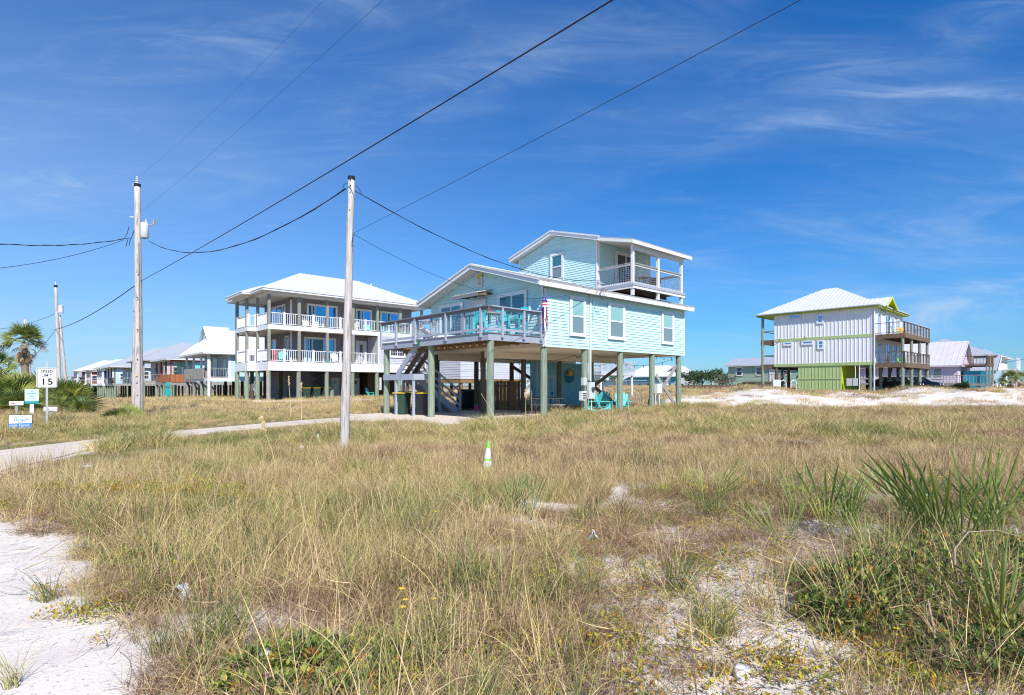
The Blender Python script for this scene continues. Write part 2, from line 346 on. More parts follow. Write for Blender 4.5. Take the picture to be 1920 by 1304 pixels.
def rplane(par, A, B, Cc, D, m, t=.05, rib=.4, rh=.03, rw=.035, name='roof_panel', ribs=True, ribm=None):
    """roof plane: eave A->B, ridge Cc above the A end, D above the B end, standing seams running up the slope"""
    A, B, Cc, D = map(Vector, (A, B, Cc, D)); mb = MB()
    poly = [A, B, D, Cc] if (D - Cc).length > .01 else [A, B, D]
    mb.slab(poly, (0, 0, -t)); o = obj(name, mb, m, par)
    if ribs:
        e = (B - A); L = e.length; e.normalize(); n = e.cross(Cc - A).normalized()
        if n.z < 0: n = -n
        d0 = (Cc - A).dot(e); d1 = L - (D - A).dot(e); up = ((Cc - A) - e * d0); r = MB(); k = max(1, int(L / rib)); st = L / k
        for i in range(k + 1):
            a = min(max(i * st, .03), L - .03); f = 1.0
            if d0 > .01: f = min(f, a / d0)
            if d1 > .01: f = min(f, (L - a) / d1)
            if d0 < -.01 and a < 0: continue
            if f < .03: continue
            p = A + e * a + n * (rh * .5); r.beam(p, p + up * f, rw, rh, n)
        obj('roof_seam', r, ribm or m, par, stuff=True)
    return o
def hip_roof(par, x0, x1, y0, y1, z, ra, rb, zr, m, t=.05, rib=.4, **kw):
    ra = Vector((ra[0], ra[1], zr)); rb = Vector((rb[0], rb[1], zr))
    a, b, c, d = (x0, y0, z), (x1, y0, z), (x1, y1, z), (x0, y1, z)
    if abs(rb.x - ra.x) >= abs(rb.y - ra.y):    # ridge along x, ra at small x
        rplane(par, a, b, ra, rb, m, t, rib, **kw); rplane(par, c, d, rb, ra, m, t, rib, **kw)
        rplane(par, d, a, ra, ra, m, t, rib, **kw); rplane(par, b, c, rb, rb, m, t, rib, **kw)
    else:                                       # ridge along y, ra at small y
        rplane(par, d, a, rb, ra, m, t, rib, **kw); rplane(par, b, c, ra, rb, m, t, rib, **kw)
        rplane(par, a, b, ra, ra, m, t, rib, **kw); rplane(par, c, d, rb, rb, m, t, rib, **kw)
def fascia_ring(par, x0, x1, y0, y1, z0, z1, m, t=.03, name='fascia'):
    obj(name, MB().box(x0, x1, y0, y0 + t, z0, z1), m, par); obj(name, MB().box(x0, x1, y1 - t, y1, z0, z1), m, par)
    obj(name, MB().box(x0, x0 + t, y0 + t, y1 - t, z0, z1), m, par); obj(name, MB().box(x1 - t, x1, y0 + t, y1 - t, z0, z1), m, par)
def balusters(par, p, q, zb, zt, m, sp=.12, w=.03, rail=.05, name='baluster', posts=0, pm=None, pw=.09, pext=.08, raild=None):
    p = Vector((p[0], p[1], 0)); q = Vector((q[0], q[1], 0)); L = (q - p).length; n = max(2, int(L / sp)); b = MB()
    zr = Vector((0, 0, 1))
    for i in range(1, n): c = p.lerp(q, i / n); b.beam(c + zr * (zb + .06), c + zr * (zt - .03), w, w)
    obj(name, b, m, par, stuff=True)
    obj('top_rail', MB().beam(p + zr * zt, q + zr * zt, rail * 1.4, rail), raild or m, par)
    obj('bottom_rail', MB().beam(p + zr * (zb + .05), q + zr * (zb + .05), rail, rail * .8), m, par)
    for i in range(posts):
        c = p.lerp(q, i / (posts - 1)) if posts > 1 else p
        obj('rail_post', MB().beam(c + zr * zb, c + zr * (zt + pext), pw, pw), pm or m, par)
def wire_panel(par, p, q, zb, zt, m=wire_m, sp=.10, r=.0035):
    p = Vector((p[0], p[1], 0)); q = Vector((q[0], q[1], 0)); L = (q - p).length; n = max(2, round(L / sp)); b = MB(); zr = Vector((0, 0, 1))
    for i in range(n + 1): c = p.lerp(q, i / n); b.beam(c + zr * zb, c + zr * zt, r * 2, r * 2)
    k = max(2, round((zt - zb) / sp))
    for i in range(k + 1): z = zb + (zt - zb) * i / k; b.beam(p + zr * z, q + zr * z, r * 2, r * 2)
    obj('wire_mesh', b, m, par, stuff=True)
def stairs(par, p0, p1, wdir, width, m, under, n=9, th=.05, sw=.06, sh=.26, nstr=2, tread_d=.28):
    """p0 top, p1 bottom (tread surfaces), width along wdir"""
    p0, p1, wd = Vector(p0), Vector(p1), Vector(wdir); h = Vector((p1.x - p0.x, p1.y - p0.y, 0)).normalized()
    for k in range(nstr):
        o = wd * (width * k / (nstr - 1)); obj('stringer', MB().beam(p0 + o - Vector((0, 0, .13)), p1 + o - Vector((0, 0, .13)), sw, sh), m if k == 0 else under, par)
    for i in range(n):
        c = p0.lerp(p1, (i + .5) / n); a = c - h * tread_d / 2; b = c + h * tread_d / 2
        obj('tread', MB().slab([a, b, b + wd * width, a + wd * width], (0, 0, th)), m, par)

# ================================================================ the teal house on pilings
def main_house():
    H = thing('beach_house', 'aqua lap sided beach house on tall green pilings with grey deck', 'house', (-.88, 20.6, 0), ANG)
    X0, X1, Y0, Y1 = 2.97, 13.86, 0.0, 8.14; ZB = 3.0; ZE = 5.60; YM = 4.07; ZR = 6.90; SL = (ZR - ZE) / (YM + .4)
    # shell behind the boards
    def roofz(y): return ZE + SL * (y + .4) if y < YM else ZR - SL * (y - YM)
    sh = MB(); gp = [(Y0, ZB), (Y1, ZB), (Y1, roofz(Y1) - .10), (YM, ZR - .10), (Y0, roofz(Y0) - .10)]
    sh.slab([(X0, a, z) for a, z in gp], (X1 - X0, 0, 0)); obj('wall', sh, aqua, H)
    # underside
    obj('underside_panel', MB().box(X0 + .05, X1 - .05, Y0 + .05, Y1 - .05, ZB - .035, ZB - .002), ceil_m, H)
    for y in (4.1, 7.85):
        for d in (-.16, .16): obj('floor_beam', MB().box(X0 + .1, X1 - .1, y + d - .03, y + d + .03, ZB - .33, ZB - .04), ceil_m, H)
    obj('floor_beam', MB().box(X0 - .02, X0 + .03, Y0 + .3, Y1, ZB - .03, ZB + .2), ceil_m, H)
    # lap siding: right side and front gable
    lap_rows(H, WY(Y0), lambda z: (X0, X1), ZB - .02, ZE - .02, aqua, .125)
    def fr(z):
        zt = z + .12
        if zt <= roofz(Y0): return (Y0, Y1)
        k = (zt - ZE) / SL - .4; return (max(Y0, k), min(Y1, 2 * YM - k))
    lap_rows(H, WX(X0), fr, ZB + .38, ZR - .15, aqua, .125)
    for wl, a in ((WY(Y0), X0), (WY(Y0), X1 - .09), (WX(X0), Y0), (WX(X0), Y1 - .09)):
        obj('corner_board', MB().wbox(wl, a, a + .09, ZB - .02, (ZE - .08), 0, .055), white, H)
    # right side windows
    for a0, a1, z0, z1 in ((3.98 + .62, 5.42, 3.62, 5.12), (7.03 + .22, 8.30, 3.62, 5.10), (10.98 + .72, 12.63, 3.62, 5.10)):
        window(H, WY(Y0 - .045), a0, a1, z0, z1, ((0, 1, .5, 1), (0, 1, 0, .51)), glasses=[gl_blind, gl_shade], trim=.11, depth=.055)
    # front windows and door
    window(H, WX(X0 - .045), 5.50, 7.22, 3.52, 5.30, ((0, .5, 0, 1), (.5, 1, 0, 1)), gl_teal, .12, .06)
    window(H, WX(X0 - .045), 1.06, 2.72, 4.40, 5.32, ((0, .5, 0, 1), (.5, 1, 0, 1)), gl_teal, .12, .06)
    d = obj('door', MB().wbox(WX(X0 - .045), 3.80, 4.55, 3.40, 5.26, .005, .04), white, H)
    dt = MB(); dt.wbox(WX(X0 - .045), 3.68, 3.80, 3.38, 5.38, .002, .06); dt.wbox(WX(X0 - .045), 4.55, 4.67, 3.38, 5.38, .002, .06); dt.wbox(WX(X0 - .045), 3.80, 4.55, 5.26, 5.38, .002, .06)
    obj('door_frame', dt, white, d); obj('door_handle', MB().wbox(WX(X0 - .045), 3.88, 3.92, 4.3, 4.42, .04, .09), metal_g, d)
    # gable vent with painted wooden bird above
    v = MB(); v.wbox(WX(X0 - .045), 3.92, 3.98, 5.95, 6.42, 0, .05); v.wbox(WX(X0 - .045), 4.22, 4.28, 5.95, 6.42, 0, .05)
    v.wbox(WX(X0 - .045), 3.98, 4.22, 5.95, 6.0, 0, .05); v.wbox(WX(X0 - .045), 3.98, 4.22, 6.37, 6.42, 0, .05)
    vv = obj('gable_vent', v, soffit_m, H)
    for i in range(6): obj('slat', MB().wbox(WX(X0 - .045), 3.98, 4.22, 6.01 + i * .06, 6.045 + i * .06, .0, .03), soffit_m, vv)
    yb = MB(); yb.wslab(WX(X0 - .045), [(4.34, 6.36), (4.22, 6.46), (4.12, 6.56), (4.02, 6.50), (3.86, 6.52), (3.95, 6.42), (4.1, 6.40)], .052, .08)
    obj('bird_ornament', yb, yellow, H)
    # awning over the door
    a = MB(); cz, cf = 5.72, 5.50
    aw = obj('door_awning', MB().slab([(X0 - .04, 3.25, cz), (X0 - .04, 5.0, cz), (X0 - .95, 5.05, cf), (X0 - .95, 3.2, cf)], (0, 0, .02)), roof_old, H)
    seams = MB()
    for i in range(18): yy = 3.25 + i * .104; seams.beam((X0 - .04, yy, cz + .03), (X0 - .98, yy, cf + .03), .03, .025)
    obj('awning_corrugation', seams, roof_old, aw, stuff=True)
    for yy in (3.3, 3.85, 4.4, 4.95): obj('awning_bracket', MB().beam((X0 - .04, yy, cz - .16), (X0 - .9, yy, cf - .06), .05, .12), wood_br, aw)
    obj('awning_fascia', MB().box(X0 - .97, X0 - .92, 3.2, 5.05, cf - .14, cf - .01), paint_gr2, aw)
    # lower roof
    ro = .68; xe = X1 + .42; t0 = X0 - ro
    for sgn in (0, 1):
        A, B = ((t0, Y0 - .4, ZE), (xe, Y0 - .4, ZE)) if sgn == 0 else ((xe, Y1 + .4, ZE), (t0, Y1 + .4, ZE))
        Cc, D = ((t0, YM, ZR), (xe, YM, ZR)) if sgn == 0 else ((xe, YM, ZR), (t0, YM, ZR))
        rplane(H, A, B, Cc, D, roof_old if sgn == 0 else roof_w, .04, .23, .022, .03)
    # rake boards, flashing, eave fascia, soffits
    for x in (t0, xe - .04):
        for y0, y1 in ((Y0 - .4, YM), (Y1 + .4, YM)):
            p, q = Vector((x + .02, y0, ZE - .12)), Vector((x + .02, y1, ZR - .12)); obj('rake_board', MB().beam(p, q, .035, .15), white, H)
            obj('rake_flashing', MB().beam(p + Vector((-.02, 0, .13)), q + Vector((-.02, 0, .13)), .09, .07), flash, H)
    obj('ridge_cap', MB().beam((t0, YM, ZR + .02), (xe, YM, ZR + .02), .24, .04), flash, H)
    for y in (Y0 - .4, Y1 + .37): obj('fascia', MB().box(t0 + .03, xe - .03, y, y + .03, ZE - .21, ZE - .04), white, H)
    for y0, y1 in ((Y0 - .38, YM), (Y1 + .38, YM)):
        for xa, xb in ((t0 + .03, X0 - .04),):
            n = 26
            for i in range(n):
                f0, f1 = i / n, (i + .93) / n
                ya, yb_ = y0 + (y1 - y0) * f0, y0 + (y1 - y0) * f1; za, zb = ZE - .17 + (ZR - ZE) * f0, ZE - .17 + (ZR - ZE) * f1
                obj('soffit_board', MB().slab([(xa, ya, za), (xb, ya, za), (xb, yb_, zb), (xa, yb_, zb)], (0, 0, .02)), soffit_m, H)
    obj('soffit', MB().box(X0, xe - .05, Y0 - .37, Y0 - .04, ZE - .17, ZE - .15), soffit_m, H)
    # ---- upper storey
    T = 9.18; SL_, SR = 2.17, 8.10; UM = 5.12; UE = 8.90; UR = 9.86; us = (UR - UE) / (8.54 - UM)
    def uz(y): return UR - us * abs(y - UM)
    up = MB(); up.slab([(T, a, z) for a, z in ((SL_, 5.9), (SR, 5.6), (SR, uz(SR) - .10), (UM, UR - .10), (SL_, uz(SL_) - .10))], (X1 - T, 0, 0)); obj('upper_wall', up, aqua, H)
    def fu(z):
        zt = z + .12; k = (UR - .08 - zt) / us
        return (max(SL_, UM - k), min(SR, UM + k))
    lap_rows(H, WX(T), fu, 6.0, UR - .14, aqua, .125)
    lap_rows(H, WY(SL_), lambda z: (T, X1), 6.36, uz(SL_) - .12, aqua, .125)
    for wl, a in ((WX(T), SL_), (WX(T), SR - .09), (WY(SL_), T), (WY(SL_), X1 - .09)):
        obj('corner_board', MB().wbox(wl, a, a + .10, 5.9 if wl[0] == 'x' else 6.36, uz(SL_) - .14, 0, .055), white, H)
    window(H, WX(T - .045), 4.62, 5.38, 7.28, 8.58, ((0, 1, .5, 1), (0, 1, 0, .51)), glasses=[gl_teal, gl_shade], trim=.12, depth=.06)
    window(H, WY(SL_ - .045), 10.7, 12.25, 6.40, 8.42, ((0, .5, 0, 1), (.5, 1, 0, 1)), gl_dark, .13, .06, name='french_door')
    uo = .45; tx = T - uo; ux = X1 + .35
    yl, yr = 1.75, 8.54
    rplane(H, (tx, yl, uz(yl)), (ux, yl, uz(yl)), (tx, UM, UR), (ux, UM, UR), roof_w, .04, .4)
    rplane(H, (ux, yr, uz(yr)), (tx, yr, uz(yr)), (ux, UM, UR), (tx, UM, UR), roof_w, .04, .4)
    for x in (tx, ux - .04):
        for y0 in (yl, yr):
            p, q = Vector((x + .02, y0, uz(y0) - .12)), Vector((x + .02, UM, UR - .12)); obj('rake_board', MB().beam(p, q, .035, .15), white, H)
            obj('rake_flashing', MB().beam(p + Vector((-.02, 0, .13)), q + Vector((-.02, 0, .13)), .09, .08), flash, H)
            if x == tx:
                n = 16
                for i in range(n):
                    f0, f1 = i / n, (i + .93) / n; ya, yb_ = y0 + (UM - y0) * f0, y0 + (UM - y0) * f1
                    obj('soffit_board', MB().slab([(x + .04, ya, uz(ya) - .17), (T - .04, ya, uz(ya) - .17), (T - .04, yb_, uz(yb_) - .17), (x + .04, yb_, uz(yb_) - .17)], (0, 0, .02)), soffit_m, H)
    obj('fascia', MB().box(tx + .03, ux - .03, yr - .03, yr, uz(yr) - .20, uz(yr) - .04), white, H)
    obj('ridge_cap', MB().beam((tx, UM, UR + .02), (ux, UM, UR + .02), .24, .04), flash, H)
    # balcony roof
    be = -.30; bz = 8.40; za = uz(yl) - .03
    rplane(H, (tx, be, bz), (ux, be, bz), (tx, yl, za), (ux, yl, za), roof_g, .035, .23, .02, .03, name='balcony_roof')
    obj('balcony_fascia', MB().box(tx, ux, be, be + .035, bz - .20, bz - .04), worn_white, H)
    obj('balcony_fascia', MB().beam((tx + .02, be + .04, bz - .10), (tx + .02, yl, za - .10), .035, .16), worn_white, H)
    obj('balcony_fascia', MB().beam((ux - .02, be + .04, bz - .10), (ux - .02, yl, za - .10), .035, .16), worn_white, H)
    obj('balcony_ceiling', MB().slab([(tx + .05, be + .05, bz - .12), (ux - .05, be + .05, bz - .12), (ux - .05, SL_ - .04, za - .10), (tx + .05, SL_ - .04, za - .10)], (0, 0, .02)), soffit_m, H)
    obj('header_beam', MB().box(T, 13.75, -.05, .07, 8.02, 8.24), worn_white, H)
    FZ = 6.34; RZ = 7.36
    for i in range(17):
        y = .0 + i * .129; obj('balcony_floor_board', MB().box(T - .02, X1 - .02, y, y + .118, FZ - .04, FZ), wood_gr, H)
    for y in (.02, 1.05, 2.05): obj('balcony_joist', MB().box(T, X1 - .02, y, y + .05, FZ - .20, FZ - .045), wood_br, H)
    obj('balcony_rim', MB().box(T - .04, X1, -.07, -.03, FZ - .22, FZ - .02), worn_white, H)
    obj('balcony_rim', MB().box(T - .08, T - .04, -.07, SL_, FZ - .22, FZ - .02), worn_white, H)
    obj('drip_edge', MB().box(T - .11, X1, -.10, -.075, FZ - .09, FZ + .03), paint_gr, H)
    obj('drip_edge', MB().box(T - .11, T - .085, -.07, SL_, FZ - .09, FZ + .03), paint_gr, H)
    for x in (T + .02, 11.4, 13.65):
        obj('balcony_post', MB().box(x - .065, x + .065, -.02, .11, 5.78, 8.26), worn_white, H)
    for p, q in (((T + .02, .04), (11.4, .04)), ((11.4, .04), (13.65, .04)), ((T - .0, .1), (T - .0, SL_ - .04)), ((13.68, .1), (13.68, SL_))):
        P0, Q0 = Vector((*p, 0)), Vector((*q, 0)); e = (Q0 - P0).normalized() * .07
        obj('balcony_rail', MB().beam(P0 + e + Vector((0, 0, RZ)), Q0 - e + Vector((0, 0, RZ)), .13, .05), wood_gr, H)
        obj('balcony_rail', MB().beam(P0 + e + Vector((0, 0, RZ - .07)), Q0 - e + Vector((0, 0, RZ - .07)), .04, .08), worn_white, H)
        n = int((Q0 - P0).length / .13)
        slot = MB()
        for i in range(n): c = P0.lerp(Q0, (i + .5) / n) ; slot.beam(c + Vector((0, 0, FZ + .02)), c + Vector((0, 0, FZ + .13)), .09, .03)
        obj('toe_board', slot, worn_white, H, stuff=True)
        wire_panel(H, P0 + e, Q0 - e, FZ + .14, RZ - .10)
    # ---- front deck
    DZ = 3.37
    for i in range(21):
        x = .0 + i * .142; obj('deck_board', MB().box(x, x + .132, 0 if x > 1.05 else 0, 7.95 if x > 1.05 or i < 0 else 5.0, DZ - .04, DZ), paint_gr, H)
    for i in range(8): obj('deck_board', MB().box(0, 1.05, 7.05 + i * .11, 7.15 + i * .11, DZ - .04, DZ), paint_gr, H)
    for i in range(13):
        y = .2 + i * .62; obj('joist', MB().box(.07 if not 5.0 < y < 7.0 else 1.1, X0 - .04, y, y + .045, DZ - .25, DZ - .045), wood_raw, H)
    for x in (.16, 1.1): obj('deck_beam', MB().box(x - .025, x + .025, .1, 7.9, DZ - .43 if x > 1 else DZ - .30, DZ - .255 if x > 1 else DZ - .26), wood_raw, H)
    obj('deck_fascia', MB().box(-.04, 0, -.04, 7.99, DZ - .29, DZ - .03), paint_gr, H); obj('deck_fascia', MB().box(0, X0 - .05, -.04, 0, DZ - .29, DZ - .03), paint_gr, H)
    obj('deck_fascia', MB().box(0, 1.6, 7.95, 7.99, DZ - .29, DZ - .03), paint_gr, H)
    obj('deck_edge', MB().box(-.07, .0, -.07, 7.99, DZ - .028, DZ + .012), paint_gr2, H); obj('deck_edge', MB().box(0, X0 - .05, -.07, 0, DZ - .028, DZ + .012), paint_gr2, H)
    TR = DZ + 1.0
    py_ = [.35, 2.62, 4.95, 6.55, 7.93] ; pxs = [.62, 1.75, 2.72]
    for y in py_: obj('rail_post', MB().box(-.13, -.045, y - .045, y + .045, DZ - .17, TR - .03), paint_gr, H)
    for x in pxs: obj('rail_post', MB().box(x - .045, x + .045, -.13, -.045, DZ - .17, TR - .03), paint_gr, H)
    for y in (1.5, 3.8): obj('rail_post', MB().box(-.04, .045, y - .04, y + .04, DZ, TR - .03), paint_gr, H)
    obj('rail_cap', MB().box(-.15, .03, -.15, 8.1, TR - .03, TR + .012), paint_gr2, H); obj('rail_cap', MB().box(.03, X0 - .06, -.15, .03, TR - .03, TR + .012), paint_gr, H)
    obj('rail_board', MB().box(-.045, -.01, .03, 8.0, TR - .14, TR - .03), paint_gr2, H); obj('rail_board', MB().box(.03, X0 - .06, -.045, -.01, TR - .14, TR - .03), paint_gr, H)
    obj('lower_rail', MB().box(-.045, .0, 0, 7.95, DZ + .09, DZ + .19), paint_gr, H); obj('lower_rail', MB().box(0, X0 - .06, -.045, .0, DZ + .09, DZ + .19), paint_gr, H)
    wire_panel(H, (-.005, .05), (-.005, 7.9), DZ + .19, TR - .14, sp=.105); wire_panel(H, (.03, -.005), (X0 - .08, -.005), DZ + .19, TR - .14, sp=.105)
    # stairwell guard
    for x, y in ((1.1, 5.0), (1.1, 6.4), (.1, 5.0), (1.1, 7.0)): obj('rail_post', MB().box(x - .045, x + .045, y - .045, y + .045, DZ, TR - .05), paint_gr, H)
    for z in (TR - .08, DZ + .14): obj('stair_guard_rail', MB().box(1.08, 1.12, 5.0, 7.0, z - .05, z + .04), paint_gr, H)
    obj('stair_guard_rail', MB().box(.0, 1.1, 4.98, 5.02, TR - .13, TR - .04), paint_gr, H)
    obj('stair_guard_rail', MB().beam((1.1, 5.0, TR - .05), (1.1, 6.2, DZ + .1), .04, .09), paint_gr, H)
    # pilings
    for y in (.1, 4.05, 7.86): piling(H, .17, y, -.3, DZ - .26, .145, pile_m)
    for i, x in enumerate((3.1, 5.7, 8.32, 11.0, 13.55)):
        piling(H, x, .14, -.3, ZB + .0 - .03, .145, pile_m)
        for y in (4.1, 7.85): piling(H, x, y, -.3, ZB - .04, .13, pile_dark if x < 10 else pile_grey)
    # stairs: upper flight to a landing, lower flight back under the house
    stairs(H, (.10, 5.05, DZ - .02), (.10, 6.75, 1.98), (1, 0, 0), .85, paint_gr, wood_br, n=7, nstr=3)
    obj('landing', MB().box(-.02, 1.05, 5.15, 7.75, 1.84, 1.89), paint_gr, H)
    obj('landing_fascia', MB().box(-.06, -.02, 5.1, 7.8, 1.62, 1.88), paint_gr, H); obj('landing_fascia', MB().box(-.02, 1.05, 5.1, 5.14, 1.62, 1.88), paint_gr, H)
    for x, y in ((-.0, 5.2), (-.0, 6.7), (1.0, 5.2), (1.0, 7.7)): obj('landing_post', MB().box(x - .05, x + .05, y - .05, y + .05, -.1, 1.62), paint_gr, H)
    stairs(H, (1.05, 6.62, 1.86), (3.55, 6.62, .12), (0, 1, 0), .9, paint_gr, paint_gr, n=9, sh=.30)
    for x, z in ((1.15, 1.85), (2.35, 1.0), (3.6, .1)):
        obj('stair_post', MB().box(x - .045, x + .045, 6.52, 6.61, max(0, z - .9) if x > 1.2 else 1.62, z + .98), paint_gr, H)
    for dz in (.93, .55, .22): obj('stair_rail', MB().beam((1.1, 6.55, 1.86 + dz), (3.65, 6.55, .10 + dz), .04, .09), paint_gr, H)
    for y in (5.15, 7.75): obj('stair_rail', MB().beam((.05, 5.2, 2.8), (.05, 5.22, 2.81), .04, .09), paint_gr, H) if False else None
    obj('cushioned_corner_pad', MB().box(-.14, -.07, 7.93, 8.06, 1.15, 1.75), box_g, H)
    # storage room underneath
    sx0, sx1, sy0, sy1 = 8.5, 12.35, 5.85, 6.5
    obj('storage_wall', MB().box(sx0, sx1, sy0, sy1, -.2, ZB - .34), teal_wall, H)
    for i in range(28):
        x = sx0 + .02 + i * .138; obj('wall_board', MB().wbox(WY(sy0), x, x + .126, -.1, ZB - .36, 0, .014), teal_wall, H)
    for i in range(3):
        y = sy0 + .1 + i * .155; obj('wall_board', MB().wbox(WX(sx0), y, y + .143, -.1, ZB - .36, 0, .014), teal_wall, H)
    obj('corner_board', MB().wbox(WX(sx0), sy0 - .014, sy0 + .1, -.1, ZB - .36, .015, .035), lap_gr, H)
    dd = obj('storage_door', MB().wbox(WY(sy0), 9.28, 10.08, 0, 1.82, .015, .05), teal_wall, H)
    fr_ = MB(); fr_.wbox(WY(sy0), 9.16, 9.28, 0, 1.94, .015, .06); fr_.wbox(WY(sy0), 10.08, 10.2, 0, 1.94, .015, .06); fr_.wbox(WY(sy0), 9.28, 10.08, 1.82, 1.94, .015, .06)
    fr_.wbox(WY(sy0), 9.62, 9.72, 0, 1.82, .051, .06)
    obj('door_frame', fr_, lap_gr, dd); obj('door_handle', MB().wbox(WY(sy0), 9.52, 9.58, .82, .98, .05, .10), black, dd)
    # utilities on the second right-hand piling
    mx = 5.87
    ob = MB(); ob.cyl((mx, -.075, 1.55), (mx, -.075, 5.45), .03, n=8); obj('conduit', ob, pvc, H)
    ob = MB(); ob.tube([(mx, -.075, 5.45), (mx, -.47, 5.5), (mx, -.47, 5.95), (mx, -.52, 6.0)], .022, 8); obj('service_mast', ob, metal_g, H)
    obj('conduit', MB().cyl((mx - .10, -.06, 1.6), (mx - .10, -.06, 2.98), .022, n=8), pvc, H)
    mbx = MB(); mbx.box(mx - .24, mx + .14, -.20, -.06, .78, 1.52); mt = obj('meter_box', mbx, box_g, H)
    obj('meter_dial', MB().cyl((mx - .02, -.205, 1.22), (mx - .02, -.29, 1.22), .09, n=14), gl_dark, mt); obj('box_door', MB().box(mx - .21, mx + .11, -.212, -.2, .82, 1.04), box_g, mt)
    obj('junction_box', MB().box(5.28, 5.50, -.16, -.02, 1.38, 1.72), box_g, H)
    vb = obj('vent_box', MB().box(5.15, 5.45, -.20, -.02, .72, 1.12), pvc, H)
    for i in range(4): obj('vent_slat', MB().box(5.18, 5.42, -.222, -.2, .78 + i * .08, .81 + i * .08), black, vb)
    obj('conduit', MB().cyl((mx + .0, -.12, -.1), (mx + .0, -.12, .78), .022, n=8), pvc, H)
    ub = obj('utility_box', MB().box(10.98, 11.42, -.20, -.02, .98, 1.46), pvc, H)
    obj('box_label', MB().box(11.26, 11.36, -.207, -.2, 1.22, 1.38), sign_pale, ub)
    for x in (10.98, 11.3): obj('conduit', MB().cyl((x, -.1, -.1), (x, -.1, .98 if x > 11 else .95), .028, n=8), pvc, H)
    # cross braces
    for p, q, yy in (((11.15, 1.9), (13.42, -.05), -.02), ((13.42, 2.45), (11.15, .35), .2), ((11.0, 1.35), (13.5, 2.55), 4.1 - .17), ((11.0, 1.30), (13.5, .05), 4.1 - .17), ((8.35, 2.5), (11.0, 1.3), 7.9)):
        obj('cross_brace', MB().beam((p[0], yy, p[1]), (q[0], yy, q[1]), .045, .19, (0, 1, 0)) if False else MB().beam((p[0], yy, p[1]), (q[0], yy, q[1]), .045, .19), wood_gr if yy < 1 else wood_br, H)
    for x in (12.05, 12.75, 13.15): piling(H, x, .9 if x != 12.75 else .7, -.3, .62, .15, pile_m, 'stub_piling')
    # house number plate on the deck fascia
    pl = obj('number_plate', MB().box(-.065, -.042, 4.62, 5.12, DZ - .23, DZ - .03), sign_green, H)
    pl_t = text('384', .15, sign_w, pl, 'house_number'); pl_t.rotation_euler = (R(90), 0, R(-90)); pl_t.location = (-.068, 5.03, DZ - .185)
    return H
def text(s, size, m, parent, name, extrude=.002, offset=.004, align='LEFT'):
    c = bpy.data.curves.new(name, 'FONT'); c.body = s; c.size = size; c.extrude = extrude; c.offset = offset; c.align_x = align; c.resolution_u = 3; c.space_character = 1.12
    c.materials.append(m); o = bpy.data.objects.new(name, c); C.objects.link(o)
    dg = bpy.context.evaluated_depsgraph_get(); dg.update(); me = bpy.data.meshes.new_from_object(o.evaluated_get(dg)); me.name = name
    bpy.data.objects.remove(o); bpy.data.curves.remove(c)
    if not me.materials: me.materials.append(m)
    o = bpy.data.objects.new(name, me); C.objects.link(o)
    if parent: o.parent = parent
    return o
HOUSE = main_house()
def hl(x, y, z=0): return Vector((-.88, 20.6, 0)) + U * x + V * y + Vector((0, 0, z))
